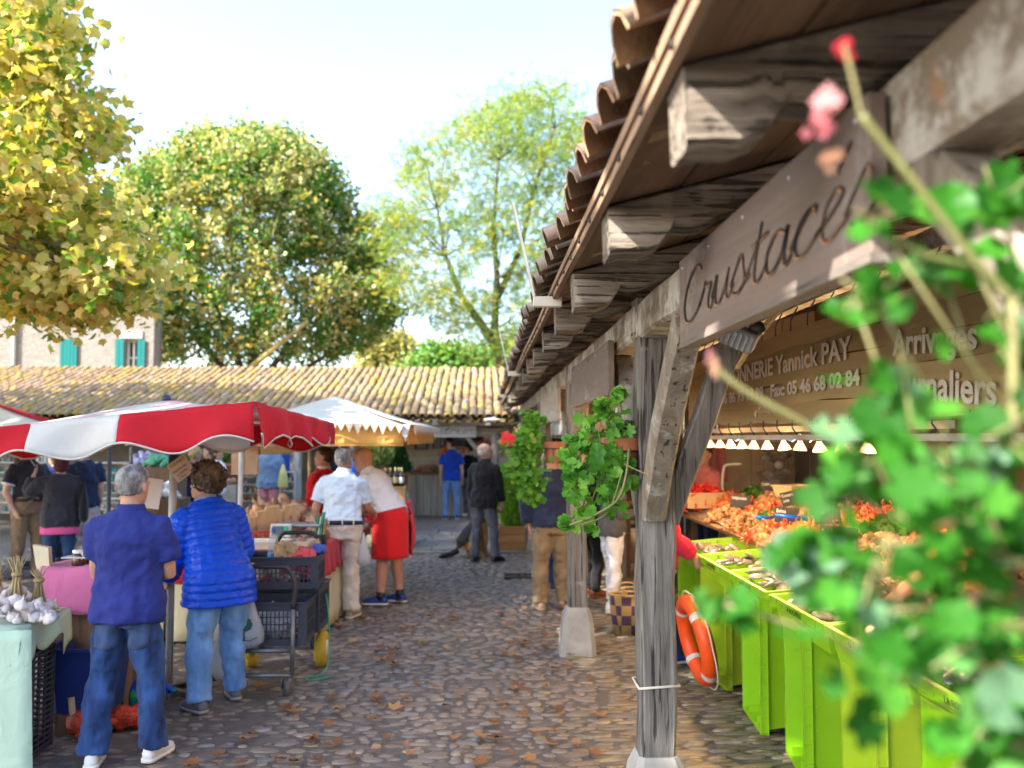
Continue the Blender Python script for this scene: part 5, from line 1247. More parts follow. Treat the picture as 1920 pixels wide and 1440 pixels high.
# ================================================================== FISH STALL
M_lime = mat('lime_plastic', (.28, .58, .010), (.24, .51, .008), .42, 2.2, .1, 40, spec=.45, spots=[((.50, .74, .16), 13, .66), ((.16, .26, .03), 7, .69)])
M_lime2 = mat('lime_plastic_pale', (.40, .58, .025), (.35, .52, .02), .42, 2.2, .1, 40, spec=.45, spots=[((.60, .75, .2), 13, .66), ((.2, .26, .05), 7, .69)])
M_black_print = flat('black_print', (.02, .02, .02), .6)
def lime_crate(name_label, loc, rot, group, m_, L=.80, W=.52, D=.20):
    """open fish crate: long side along local X, opening towards +Z, centred on its bottom"""
    t = thing('fish_crate', name_label, 'crate', loc, 0, group); t.rotation_euler = rot
    m = MB(); th = .008
    def wall(a, b, c, d): m.loft([[(x, y, z) for x, y in ((-a, -b), (a, -b), (a, b), (-a, b))] for a, b, z in ((L / 2 - .03, W / 2 - .03, 0), (L / 2 - .006, W / 2 - .006, D), (L / 2 - .014, W / 2 - .014, D), (L / 2 - .038, W / 2 - .038, .008))], True)
    wall(0, 0, 0, 0)
    m.box((0, 0, .012), (.3, .2, .004)); m.build('shell', m_, t, False)
    m = MB()
    for sx, sy, w, d in ((0, W / 2 + .006, L + .03, .004), (0, -W / 2 - .006, L + .03, .004), (L / 2 + .006, 0, .004, W + .03), (-L / 2 - .006, 0, .004, W + .03)): m.box((sx, sy, D - .022), (w, d, .05))
    for sx, sy, w, d in ((0, W / 2, L + .03, .024), (0, -W / 2, L + .03, .024), (L / 2, 0, .024, W - .03), (-L / 2, 0, .024, W - .03)): m.box((sx, sy, D), (w, d, .006)); m.box((sx, sy, D - .044), (w, d, .004))
    for i in range(9):
        for sy in (-1, 1): m.box((-L / 2 + L * i / 8, sy * (W / 2 + .007), D - .022), (.004, .016, .046))
    for i in range(6):
        for sx in (-1, 1): m.box((sx * (L / 2 + .007), -W / 2 + W * i / 5, D - .022), (.016, .004, .046))
    for sx in (-1, 1):
        for sy in (-.11, .11): m.box((sx * (L / 2 - .035), sy, D - .05), (.05, .012, .09))
    m.build('rim', m_, t, False)
    T1 = Matrix.Translation((-.12, -W / 2 - .0165, D - .036)) @ Matrix.Rotation(R(90), 4, 'X'); text('lettering', 'LA ROCHELLE', .038, T1, M_black_print, t, .0006, xs=1.0)
    return t
k = 0
descr = ['directly behind the lifebuoy', 'second to the right of the lifebuoy', 'nearest fully visible one', 'under the red geranium leaves', 'farthest beside the crimson jacket', 'at the near end']
for i, (y, yaw) in enumerate(((6.95, 3), (5.93, -2), (5.10, -4), (4.22, -3), (7.82, 2), (3.35, 0))):
    # stands on its end, opening towards the alley
    Mx = Matrix(((0, 0, -1), (0, -1, 0), (-1, 0, 0)))   # local z (opening) -> -X, local x (length) -> -Z, local y -> -Y
    E = (Matrix.Rotation(R(yaw * 2.0), 3, 'Z') @ Mx).to_euler()
    t = lime_crate('lime green fish crate standing on end, ' + descr[i], (1.93, y, .425), E, 'lime crates standing on end under the fish counter', (M_lime2, M_lime)[i % 3 > 0])
fl = ['next to the crimson jacket', 'above the lifebuoy', 'third from the first post', 'fourth, full of silver fish', 'fifth, behind the leaves', 'sixth, nearest the viewer']
FLAT = [7.70, 6.83, 5.94, 5.00, 4.12, 3.24]
for i, y in enumerate(FLAT): lime_crate('lime green fish crate lying flat along the counter edge, ' + fl[i], (1.98, y, .775), (R(5), 0, R(-90)), 'lime crates lying along the front of the fish counter', M_lime, .84, .52, .16)
# display bench behind the crates
bench = thing('display_bench', 'sloping wooden bench of the fish stall heaped with ice and seafood', 'bench', (0, 0, 0))
M_bench = wood('bench_boards', (.42, .24, .12), (.24, .12, .06), 1, grain=8, crack=.75, bump=.2)
M_ice = mat('crushed_ice', (.55, .5, .46), (.42, .36, .31), .25, 30, .8, 60, spec=.6, bdist=.02)
BZ = lambda x: .88 + .27 * (x - 1.72)
for i in range(6):
    m = MB(); m.r = rnd.random(); x = 2.27 + i * .15; m.box((x, 6.5, BZ(x) - .03), (.146, 7.6, .03), rot=(0, -R(15), 0)); m.build('plank', M_bench, bench, False)
m = MB(); m.sheet(lambda u, v: (2.24 + .85 * u, 2.8 + 7.2 * v, BZ(2.24 + .85 * u) - .005 + .018 * math.sin(u * 9 + v * 40) * math.sin(v * 63)), 14, 90); m.build('ice', M_ice, bench)
for y in (2.9, 5, 7, 9, 10.2):
    for x in (2.35, 3.0):
        m = MB(); m.box((x, y, .45), (.06, .06, .9)); m.build('leg', M_brown, bench, False)
def fish_mesh():
    m = MB(); rings = []
    for i in range(9):
        f = i / 8; h = .5 * (math.sin(math.pi * min(1, f * 1.15 + .05)) ** .8 if f < .85 else .18) + .02; h = max(h, .06)
        rings.append([(f - .5, .35 * h * .45 * math.cos(a), h * .4 * math.sin(a) + .02) for a in [k * math.pi / 5 for k in range(10)]])
    m.loft(rings); m.prism([(.44, 0, 0), (.62, 0, .16), (.57, 0, .02), (.62, 0, -.14)], (0, .012, 0)); m.prism([(-.1, 0, .2), (.1, 0, .30), (.25, 0, .12)], (0, .01, 0))
    return m
M_fish = mat('fish_skin', (1, 1, 1), (.55, .55, .6), .25, 6, .1, 90, spec=.7, palette=[(.42, .36, .35), (.16, .17, .2), (.5, .36, .32), (.3, .3, .33)], coat=.3)
fm = fish_mesh(); fme = mkmesh('fish', fm.v, fm.f, [M_fish], None, [0.] * len(fm.v))
FISHY = [('silver fish lying in the lime crate behind the geranium leaves', 4.98, 1.99, 26, .26), ('small dark fish heaped in the lime crate above the lifebuoy', 6.85, 1.98, 18, .17), ('reddish fish heaped in the third lime crate from the post', 5.95, 1.98, 22, .19), ('pale fish laid in the lime crate beside the crimson jacket', 7.7, 1.98, 14, .2), ('silver fish in the second nearest lime crate', 4.12, 1.98, 20, .25), ('silver fish in the nearest lime crate of the counter', 3.25, 1.98, 16, .25)]
for lb, y, x, n, s in FISHY:
    for i in range(n):
        o = link('fish', fme, None, TRS((x + rnd.uniform(-.18, .18), y + rnd.uniform(-.32, .32), .885 + rnd.uniform(0, .06)), (rnd.choice((-1, 1)) * R(75) + rnd.gauss(0, .2), rnd.gauss(0, .15), rnd.gauss(.9, .5)), (s * rnd.uniform(.9, 1.2),) * 3)); tag(o, lb, 'fish', 'fish laid out in the lime crates')
def heap(name, label, cat, c, rad, n, mesh, size, group=None, kind='stuff', h=.6):
    t = thing(name, label, cat, c, group=group)
    ins = []
    for i in range(n):
        a, q = rnd.uniform(0, 6.28), math.sqrt(rnd.random()); s = size * rnd.uniform(.75, 1.25)
        ins.append((rnd.randrange(len(mesh)), TRS((rad[0] * q * math.cos(a), rad[1] * q * math.sin(a), rad[2] * (1 - q * q) * rnd.random() ** h + .27 * rad[0] * q * math.cos(a)), (rnd.uniform(0, 6.28), rnd.uniform(0, 6.28), rnd.uniform(0, 6.28)), (s, s, s)), rnd.random()))
    return t, ins
def simple(fn): m = MB(); fn(m); return m.v, m.f
ROCK = [simple(lambda m: m.ell((0, 0, 0), (.5, .38, .3), 8, 5)) for k in range(2)]
LEAF3 = OV
CLAW = [simple(lambda m: m.tube([(-.5, 0, 0), (-.2, .08, .05), (.1, .02, .1), (.5, -.12, .02)], [.05, .13, .16, .03], 6)), simple(lambda m: (m.ell((0, 0, 0), (.4, .28, .18), 8, 5), m.tube([(.2, .2, 0), (.6, .4, .1), (.8, .2, 0)], .05, 5), m.tube([(.2, -.2, 0), (.6, -.4, .1), (.8, -.2, 0)], .05, 5)))]
M_red = mat('langoustine', (1, 1, 1), (.75, .6, .5), .35, 9, .1, 60, palette=[(.62, .10, .03), (.7, .2, .06), (.75, .32, .14), (.55, .06, .03)], spec=.5)
M_shell = mat('shellfish', (1, 1, 1), (.6, .5, .4), .4, 9, .3, 60, palette=[(.42, .22, .11), (.6, .36, .18), (.3, .14, .08), (.62, .42, .26)])
M_herb = leafmat('herb_leaf', [(.04, .12, .02), (.08, .2, .03), (.12, .26, .05)], .3)
M_slate = mat('slate_card', (.025, .026, .028), (.015, .016, .018), .7, 9, .2, 60); M_chalk = flat('chalk', (.7, .7, .68), .9)
DISP = [('langoustines heaped on the ice', 'langoustines', M_red, CLAW, .11), ('brown shellfish heaped on the ice', 'shellfish', M_shell, ROCK, .07), ('orange prawns spread on the ice', 'prawns', M_red, CLAW, .08), ('pale shellfish spread on the ice', 'shellfish', M_shell, CLAW, .09), ('green herbs laid on the ice', 'herbs', M_herb, LEAF3, .09)]
wh = ['nearest the far lamps', 'below the fan', 'beside the blue scoops', 'in the middle of the bench', 'by the tall slate cards', 'near the lemon crate', 'at the near end of the bench']
k = 0
for y, x, d in ((9.4, 2.55, 0), (9.2, 2.95, 1), (8.6, 2.62, 2), (8.4, 3.0, 3), (7.9, 2.50, 4), (7.7, 2.86, 1), (7.2, 2.60, 2), (7.0, 2.95, 0), (6.5, 2.5, 3), (6.4, 2.85, 4), (5.9, 2.55, 1), (5.7, 2.9, 2), (5.2, 2.5, 0), (5.1, 2.85, 3), (4.5, 2.55, 2), (4.4, 2.9, 1), (3.8, 2.6, 3), (3.6, 2.9, 2), (9.9, 2.6, 2), (9.9, 3.0, 4), (9.0, 2.38, 1), (8.2, 2.36, 3), (7.5, 2.36, 0), (6.85, 2.36, 2), (6.2, 2.36, 1), (5.5, 2.36, 4), (4.8, 2.36, 3)):
    lb, nm, mm, me, sz = DISP[d]
    t, ins = heap(nm, lb + ', ' + wh[int((10 - y) / 1.0) % 7] + (' towards the front' if x < 2.7 else ' towards the back'), 'seafood', (x, y, BZ(x) + .012), (.19, .26, .09), 95, me, sz, 'seafood displayed on the bench'); bulk('pile', me, ins, mm, t)
def price_card(y, x, lines, tilt, label, big=1.0):
    t = thing('price_card', label, 'price card', (x, y, BZ(x) + .06), R(4), 'slate price cards on the fish bench'); t.rotation_euler = (R(-12), R(tilt), R(-20))
    m = MB(); m.box((0, 0, .06 * big), (.16 * big, .006, .11 * big), bev=.002); m.build('slate', M_slate, t, False)
    for i, s_ in enumerate(lines): text('lettering', s_, .035 * big, Matrix.Translation((-.07 * big, -.0045, (.075 - .038 * i) * big)) @ Matrix.Rotation(R(90), 4, 'X'), M_chalk, t, .0003, xs=.7)
    m = MB(); m.tube([(0, .004, .01), (0, .01, -.07)], .004, 5); m.build('peg', L_BLACK, t)
for y, x, lines, tilt, lb in ((8.9, 2.5, ('Langoustine',), 6, 'slate price card by the langoustines at the far end'), (8.2, 2.8, ('Crevette', 'cuite'), -14, 'slate price card tilted above the prawns'), (7.4, 2.46, ('Bulots',), 5, 'slate price card beside the blue scoops'), (6.9, 2.62, ('Fagot',), -4, 'small slate price card by the herbs'), (5.9, 2.3, ('Seiche', 'Ile de Re', 'kg'), 3, 'large slate price card behind the lime crates'), (6.1, 2.95, ('Noir Thon', 'Pays', 'Basque'), 2, 'slate price card reading Noir Thon at the back of the bench'), (9.3, 2.95, ('Crabe',), -8, 'slate price card behind the lobster basket')):
    price_card(y, x, lines, tilt, lb, 1.5 if 'large' in lb else 1.2)
# baskets, scoops, lemons
def tub(label, c, L, W, H, m_, rz=0, name='tub', cat='tub'):
    t = thing(name, label, cat, c, rz); m = MB()
    m.loft([[(sx * a, sy * b, z) for sx, sy in ((-1, -.8), (-.8, -1), (.8, -1), (1, -.8), (1, .8), (.8, 1), (-.8, 1), (-1, .8))] for a, b, z in ((L * .42, W * .42, 0), (L * .5, W * .5, H), (L * .53, W * .53, H), (L * .53, W * .53, H - .012), (L * .5, W * .5, H - .014), (L * .47, W * .47, H - .006), (L * .4, W * .4, .01))], True); m.build('shell', m_, t, False); return t
M_tubc = flat('cream_tub', (.62, .42, .24), .5)
tub('cream tub of red lobsters at the far end of the fish bench', (2.36, 9.95, BZ(2.36) + .03), .46, .36, .17, M_tubc, .2)
t, ins = heap('lobsters', 'red lobsters heaped in the cream tub', 'seafood', (2.36, 9.95, BZ(2.36) + .14), (.19, .14, .13), 46, CLAW, .15, 'seafood displayed on the bench'); bulk('pile', CLAW, ins, mat('lobster_red', (.65, .035, .02), (.5, .02, .015), .3, 9, .1, 50, spec=.6), t)
tub('shallow cream tub at the back of the bench behind the price cards', (3.05, 8.9, BZ(3.05) + .03), .36, .3, .11, M_tubc, .3)
for i, (y, x, a) in enumerate(((7.62, 2.50, .5), (7.2, 2.62, -.3))):
    t = thing('scoop', ('blue plastic scoop on the ice, farther of two', 'blue plastic scoop on the ice, nearer of two')[i], 'scoop', (x, y, BZ(x) + .03), a); m = MB()
    m.loft([[(.13 * math.cos(q) * w + o, .08 * math.sin(q) * w, z) for q in [k * math.pi / 6 for k in range(12)]] for w, z, o in ((.5, 0, 0), (1, .06, .02), (1.05, .065, .02), (.9, .055, .02), (.45, .012, 0))]); m.tube([(-.1, 0, .05), (-.3, 0, .07)], [.02, .014], 8); m.build('bowl', flat('blue_plastic', (.005, .12, .62), .35), t)
# back of the stall: fan, till, scale, worktop, hose
t = thing('pedestal_fan', 'grey pedestal fan with a round cage at the back of the fish stall', 'fan', (3.95, 12.2, 0))
m = MB(); m.tube([(0, 0, .03), (0, 0, 1.2)], .02, 8); m.lathe([(.22, 0), (.22, .03), (.03, .05)], 16); m.build('stand', M_iron, t)
M_cage = flat('fan_cage', (.22, .2, .19), .4, .6)
m = MB()
for rr in (.08, .14, .2, .25, .29): m.tube([(rr * math.cos(k * math.pi / 12), -.07 + .1 * (rr / .3) ** 2, 1.48 + rr * math.sin(k * math.pi / 12)) for k in range(25)], .004, 4)
for k in range(16): m.tube([(.05 * math.cos(k * math.pi / 8), -.07, 1.48 + .05 * math.sin(k * math.pi / 8)), (.29 * math.cos(k * math.pi / 8), .03, 1.48 + .29 * math.sin(k * math.pi / 8))], .003, 4)
m.build('cage', M_cage, t)
m = MB(); m.lathe([(.06, -.02), (.055, .03), (0.01, .04)], 14, M=Matrix.Translation((0, -.07, 1.48)) @ Matrix.Rotation(R(90), 4, 'X')); m.build('hub', flat('fan_hub', (.5, .46, .42), .4), t)
for k in range(4):
    m = MB(); a = k * math.pi / 2 + .4; m.add([(.05 * math.cos(a), 0, 1.48 + .05 * math.sin(a)), (.25 * math.cos(a + .1), .03, 1.48 + .25 * math.sin(a + .1)), (.24 * math.cos(a + .8), -.03, 1.48 + .24 * math.sin(a + .8)), (.05 * math.cos(a + .8), -.01, 1.48 + .05 * math.sin(a + .8))], [(0, 1, 2, 3)]); solidify(m.build('blade', flat('fan_blade', (.3, .27, .25), .4), t), .004)
t = thing('worktop', 'brown worktop against the end wall of the fish stall', 'worktop', (3.0, 12.3, 0)); m = MB(); m.box((0, 0, .98), (2.4, .6, .05)); m.build('top', M_bench, t, False)
for x in (-1.1, 1.1):
    m = MB(); m.box((x, 0, .48), (.06, .5, .95)); m.build('leg', M_brown, t, False)
t = thing('cash_register', 'grey green cash register with a dark screen on the worktop', 'cash register', (2.95, 12.2, 1.005)); m = MB(); m.prism([(-.25, -.2, 0), (-.25, .2, 0), (-.25, .2, .3), (-.25, .05, .3), (-.25, -.2, .12)], (.5, 0, 0)); m.build('case', flat('till_case', (.22, .22, .17), .5), t, False)
m = MB(); m.box((-.05, .03, .33), (.3, .05, .08), rot=(.3, 0, 0), bev=.005); m.build('display', L_BLACK, t, False)
t = thing('hose_pipe', 'bent white pipe standing over the fish bench', 'pipe', (0, 0, 0)); m = MB(); m.tube(smooth_pts([at(1390, 870, 10.6), at(1362, 872, 10.6), at(1356, 885, 10.6), at(1355, 915, 10.6), at(1362, 927, 10.6), at(1395, 929, 10.6)], 5), .016, 8); m.build('pipe', M_white_metal, t)
t = thing('wall_picture', 'dark framed notice on the end wall of the fish stall', 'notice', (2.6, 13.36, 1.75)); m = MB(); m.box((0, 0, 0), (.35, .02, .25), bev=.006); m.build('frame', M_brown, t, False); m = MB(); m.box((0, -.012, 0), (.28, .004, .18)); m.build('sheet', M_slate, t, False)
t = thing('pink_apron', 'pink apron hanging on the end wall of the fish stall', 'apron', (3.35, 13.3, 1.55)); m = MB(); m.sheet(lambda u, v: ((u - .5) * .42 * (.7 + .3 * v), -.03 - .02 * math.sin(u * 14), .35 - .7 * v), 12, 8); solidify(m.build('cloth', C_SALMON, t), .004)
t = thing('shelf_unit', 'dark steel shelf unit by the end wall of the fish stall', 'shelf', (2.2, 12.9, 0))
for z in (.6, 1.1, 1.55):
    m = MB(); m.box((0, 0, z), (.7, .4, .03)); m.build('shelf', M_iron, t, False)
for x in (-.34, .34):
    m = MB(); m.box((x, -.18, .85), (.03, .03, 1.7)); m.build('upright', M_white_metal, t, False)
t = thing('steel_cabinet', 'dark steel cabinet beside the fan in the fish stall', 'cabinet', (4.75, 12.4, 0)); m = MB(); m.box((0, 0, .85), (.8, .6, 1.7), bev=.01); m.build('case', flat('dark_case', (.09, .075, .065), .5), t, False); m = MB(); m.box((.1, -.305, .9), (.02, .02, .3)); m.build('handle', M_white_metal, t, False)
# lifebuoy
def lifebuoy():
    t = thing('lifebuoy', 'orange lifebuoy with white bands leaning against the lime crates', 'lifebuoy', (1.53, 6.62, .385)); t.rotation_euler = (R(0), R(78), R(3))
    m = MB(); Rr, rr = .27, .06; n, k = 40, 14; rings = []
    bands = (0, 90, 180, 270)
    def ring(a0, a1, grow, nn):
        return [[((Rr + (rr * 1.0 + grow) * math.cos(b)) * math.cos(a), (Rr + (rr + grow) * math.cos(b)) * math.sin(a), (rr + grow) * .95 * math.sin(b)) for b in [2 * math.pi * j / k for j in range(k)]] for a in [a0 + (a1 - a0) * i / nn for i in range(nn + 1)]]
    m.loft(ring(0, 2 * math.pi, 0, 44), False); m.build('ring', mat('orange_plastic', (.80, .085, .012), (.72, .07, .01), .42, 5, .06, 60), t)
    for b in (45, 135, 225, 315):
        m = MB(); m.loft(ring(R(b - 5), R(b + 5), .003, 4), False); m.build('band', mat('reflective_band', (.68, .66, .62), (.5, .48, .45), .5, 30, .1, 60), t)
    m = MB(); P = []
    for i in range(49):
        a = 2 * math.pi * i / 48; w = abs(math.sin(2 * a)) ; P.append(((Rr + rr + .006 + .03 * w) * math.cos(a), (Rr + rr + .006 + .03 * w) * math.sin(a), .02))
    m.tube(P, .006, 6); m.build('rope', flat('white_rope', (.62, .58, .5), .8), t)
    t2 = thing('tie_cord', 'white cord tying the lifebuoy to a lime crate', 'cord', (0, 0, 0)); m = MB(); m.tube(smooth_pts([(1.45, 6.45, .62), (1.58, 6.35, .66), (1.70, 6.2, .70)], 5), .006, 6); m.build('cord', flat('white_rope', (.62, .58, .5), .8), t2)
lifebuoy()
# cord round the first post, flood lamp and batten under the sign
m = MB(); m.tube([(PX + .092 * a, 4.25 + .092 * b, .72 + .006 * a) for a, b in ((-1, -1), (1, -1), (1, 1), (-1, 1), (-1, -1))], .006, 6); m.build('cord', flat('white_rope', (.62, .58, .5), .8), hall)
t = thing('flood_lamp', 'small grey flood lamp fixed under the carved sign', 'lamp', at(1385, 632, 3.5)); t.rotation_euler = (R(20), R(25), R(-20)); m = MB(); m.box((0, 0, 0), (.14, .09, .08), bev=.01)
for i in range(5): m.box((-.05 + .022 * i, -.05, 0), (.006, .02, .06))
m.build('case', flat('grey_metal', (.3, .3, .31), .5, .3), t, False); m = MB(); m.tube([(0, 0, .03), (0, .02, .12)], .008, 6); m.lathe([(.03, .02), (.034, .04), (.02, .06)], 12, c=(.05, .02, .02)); m.build('bracket', M_iron, t)
t = thing('wood_batten', 'split yellow batten slanting from the sign to the brace', 'batten', (0, 0, 0)); m = MB(); m.tube([at(1382, 690, 3.9), at(1412, 640, 3.75), at(1470, 568, 3.55)], [.012, .016, .018], 5, flat=.6); m.build('stick', wood('fresh_split_wood', (.55, .42, .22), (.4, .28, .13), 2, grain=20), t, False)
# straw basket on the floor
t = thing('checked_basket', 'woven straw basket with violet checks standing beside the first post', 'basket', (1.36, 8.62, .01))
M_basket = bpy.data.materials.new('checked_straw'); M_basket.use_nodes = True
_nt = M_basket.node_tree; _b = _nt.nodes['Principled BSDF']; _tc = _nt.nodes.new('ShaderNodeTexCoord'); _mp = _n(_nt, 'ShaderNodeMapping'); _mp.inputs['Scale'].default_value = (1, 1, 1); _nt.links.new(_tc.outputs['Object'], _mp.inputs[0])
_ck = _n(_nt, 'ShaderNodeTexChecker', Scale=11.0); _ck.inputs['Color1'].default_value = (.46, .31, .11, 1); _ck.inputs['Color2'].default_value = (.09, .045, .11, 1); _nt.links.new(_mp.outputs[0], _ck.inputs[0])
_w = _n(_nt, 'ShaderNodeTexWave', Scale=45.0, bands_direction='Z'); _nt.links.new(_tc.outputs['Object'], _w.inputs[0]); _bp = _n(_nt, 'ShaderNodeBump', Strength=.6, Distance=.01); _nt.links.new(_w.outputs[0], _bp.inputs['Height']); _nt.links.new(_bp.outputs[0], _b.inputs['Normal']); _nt.links.new(_ck.outputs[0], _b.inputs['Base Color']); _b.inputs['Roughness'].default_value = .8
m = MB(); m.loft([ering((0, 0, z), a, b, b, None, 20, 3) for z, a, b in ((0, .15, .10), (.15, .17, .115), (.36, .19, .125), (.36, .178, .113), (.02, .14, .09))], True); m.build('body', M_basket, t)
M_straw = mat('straw', (.55, .40, .18), (.4, .27, .1), .8, 30, .4, 120)
m = MB(); m.tube([(.19 * math.cos(a), .125 * math.sin(a), .365) for a in [k * math.pi / 12 for k in range(25)]], .014, 6); m.build('rim', M_straw, t)
for sy in (-1, 1):
    m = MB(); m.tube(smooth_pts([(-.08, sy * .12, .36), (-.06, sy * .13, .44), (.06, sy * .13, .44), (.08, sy * .12, .36)], 5), .009, 6); m.build('handle', M_straw, t)
# topiary, chain
def topiary():
    c = ground(960, 1034); t = thing('planter_box', 'square wooden planter holding the clipped conifer near the hall', 'planter', (c.x, c.y + .22, 0)); W = .44
    m_ = wood('planter_wood', (.36, .20, .085), (.22, .115, .05), 0, grain=10, bump=.3, crack=.8)
    for j in range(3):
        for sx, sy, w, d in ((0, -1, W, .03), (0, 1, W, .03), (-1, 0, .03, W - .064), (1, 0, .03, W - .064)):
            m = MB(); m.r = rnd.random(); m.box((sx * (W / 2 - .015), sy * (W / 2 - .015), .07 + j * .135), (w, d, .128), bev=.004); m.build('plank', m_, t, False)
    m = MB(); m.box((0, 0, .36), (W - .07, W - .07, .04)); m.build('soil', M_earth, t, False)
    t2 = thing('clipped_conifer', 'clipped bright green conifer growing in the wooden planter', 'shrub', (c.x, c.y + .22, .38))
    r = random.Random(4); ins = []
    for k in range(5200):
        z = 1.02 * r.random(); w = .255 * (math.sin(math.pi * min(.999, (z / 1.06) ** .75 * .93 + .06)) ** .55); a = r.uniform(0, 6.28); q = w * r.random() ** .22 * (1 + .1 * math.sin(5 * a + 9 * z))
        s = r.uniform(.03, .055); ins.append((r.randrange(3), TRS((q * math.cos(a), q * math.sin(a), z), (r.uniform(.5, 1.4), 0, a - math.pi / 2 + r.gauss(0, .4)), (s * .5, s, s)), min(.99, max(0, r.gauss(.5, .25)))))
    bulk('foliage', OV, ins, leafmat('conifer_leaf', [(.05, .16, .012), (.10, .27, .015), (.18, .40, .02), (.25, .46, .03)], .35), t2)
    m = MB(); m.tube([(0, 0, -.02), (0, 0, .6)], .025, 8); m.build('stem', M_bark, t2)
    t3 = thing('chain', 'dark chain sagging between the planter and the third post plinth', 'chain', (0, 0, 0)); m = MB()
    a, b = Vector((c.x + .22, c.y + .1, .62)), Vector((.72, 14.9, .62)); P = [a.lerp(b, i / 14) - Vector((0, 0, .22 * math.sin(math.pi * i / 14))) for i in range(15)]
    for i in range(14): m.tube([P[i], P[i + 1]], .012 if i % 2 else .008, 6)
    m.build('links', M_iron, t3)
topiary()
# ================================================================== AWNINGS
T_RED = clothmat('awning_red', (.66, .025, .04), (.55, .02, .035), .3, bscale=4, bump=.5, sheen=0); T_WHITE = clothmat('awning_white', (.80, .79, .76), (.74, .73, .69), .35, bscale=4, bump=.5, sheen=0)
T_RED_LIT = clothmat('awning_red_sunlit', (.80, .56, .56), (.76, .5, .5), .3, bscale=4, bump=.5, sheen=0); T_CREAM = clothmat('awning_cream', (.84, .80, .70), (.80, .74, .62), .3, bscale=4, bump=.4, sheen=0); T_YEL = clothmat('awning_yellow', (.92, .56, .16), (.88, .50, .13), .35, bscale=4, bump=.4, sheen=0)  # pink cloth is the red with glaring sun put into its colour, for canopy tops
M_pole = mat('parasol_pole', (.55, .53, .49), (.42, .4, .37), .4, 5, .08, 60); M_polewood = wood('parasol_wood', (.55, .42, .25), (.4, .29, .16), 2, grain=16, bump=.15); M_poledark = flat('dark_pole', (.03, .03, .032), .4)
def awning(t, FL, FR, BR, BL, peak, cols, drop, mats, scal, edge, sub=14, topm=None):
    """canopy over four corner points with a hanging scalloped valance in coloured widths"""
    C = [Vector(p) for p in (FL, FR, BR, BL)]; P = Vector(peak)
    for k in range(4):
        a, b = C[k], C[(k + 1) % 4]; n = cols[k]
        for i, (f0, f1, mi) in enumerate(n):
            m = MB()
            def top(u, v):
                e = a.lerp(b, f0 + (f1 - f0) * u); q = e.lerp(P, v); return q - Vector((0, 0, .05 * math.sin(math.pi * v) * (1 - v)))
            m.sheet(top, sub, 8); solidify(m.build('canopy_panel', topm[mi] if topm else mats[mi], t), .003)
            m = MB(); out = (b - a).cross(Vector((0, 0, 1))).normalized(); 
            def val(u, v):
                f = f0 + (f1 - f0) * u; e = a.lerp(b, f); sc = scal((a - b).length * f)
                d = drop[k] if not hasattr(drop[k], '__len__') else drop[k][0] + (drop[k][1] - drop[k][0]) * f
                return e + Vector((0, 0, -v * d * (1 - .32 * sc))) + out * (.02 * v + .04 * v * math.sin(f * 23 + k * 2) + .006 * math.sin(31 * f + 5 * v))
            m.sheet(val, sub * 2, 6); vo = solidify(m.build('valance', mats[mi], t), .003)
            m = MB(); m.tube([val(j / (sub * 2), 1.0) for j in range(sub * 2 + 1)], .007, 5); m.build('piping', edge, vo)
    return C
def red_awning():
    c = at(316, 1290, 6.7); t = thing('market_parasol', 'red and white striped market parasol with a scalloped valance over the garlic stall', 'parasol', (0, 0, 0))
    FR, BR = at(476, 752, 5.45), at(626, 793, 8.3); FL = at(-150, 815, 5.55); BL = Vector((FL.x + .1, 8.35, BR.z - .02)); pk = at(312, 751, 6.8)
    L = FR.x - FL.x; q = lambda px: (at(px, 800, 5.5).x - FL.x) / L
    fr = [(0, q(-60), 1), (q(-60), q(55), 0), (q(55), q(226), 1), (q(226), 1, 0)]
    sc = lambda d: .5 + .5 * math.cos(2 * math.pi * d / .62)
    awning(t, FL, FR, BR, BL, pk, [fr, [(0, 1, 0)], [(0, .4, 0), (.4, .7, 1), (.7, 1, 0)], [(0, 1, 0)]], [(.20, .285), (.285, .20), .26, .22], (T_RED, T_WHITE), sc, T_WHITE, topm=(T_RED_LIT, T_WHITE))
    m = MB(); m.tube([(c.x, c.y, .05), (c.x, c.y, 1.78)], .028, 12); m.build('pole', M_pole, t)
    m = MB(); m.tube([(c.x, c.y, 1.62), (c.x, c.y, 2.0)], .036, 12); m.lathe([(.06, 0), (.06, .05), (.04, .07)], 12, c=(c.x, c.y, 1.86)); m.tube([(c.x, c.y, 1.9), (pk.x, pk.y, pk.z)], .02, 8); m.build('sleeve', M_poledark, t)
    m = MB(); m.ell((pk.x, pk.y, pk.z + .015), (.035, .035, .03), 12, 8); m.build('finial', flat('navy_knob', (.02, .03, .09), .4), t)
    for e in (FL, FR, BR, BL, (FL + FR) / 2, (FR + BR) / 2):
        m = MB(); a = Vector((c.x, c.y, 1.95)); m.tube([a, a.lerp(Vector(e), .98) + Vector((0, 0, -.02))], .012, 6); m.build('rib', M_polewood, t)
    for a in (0, 1.57):
        m = MB(); m.box((c.x, c.y, .045), (.95, .045, .045), rot=(0, 0, a + .9), bev=.006); m.build('foot', M_iron, t, False)
    m = MB(); m.tube([(c.x - .035, c.y + .01, .06), (c.x - .035, c.y + .01, .9)], .016, 8); m.build('socket', M_iron, t)
red_awning()
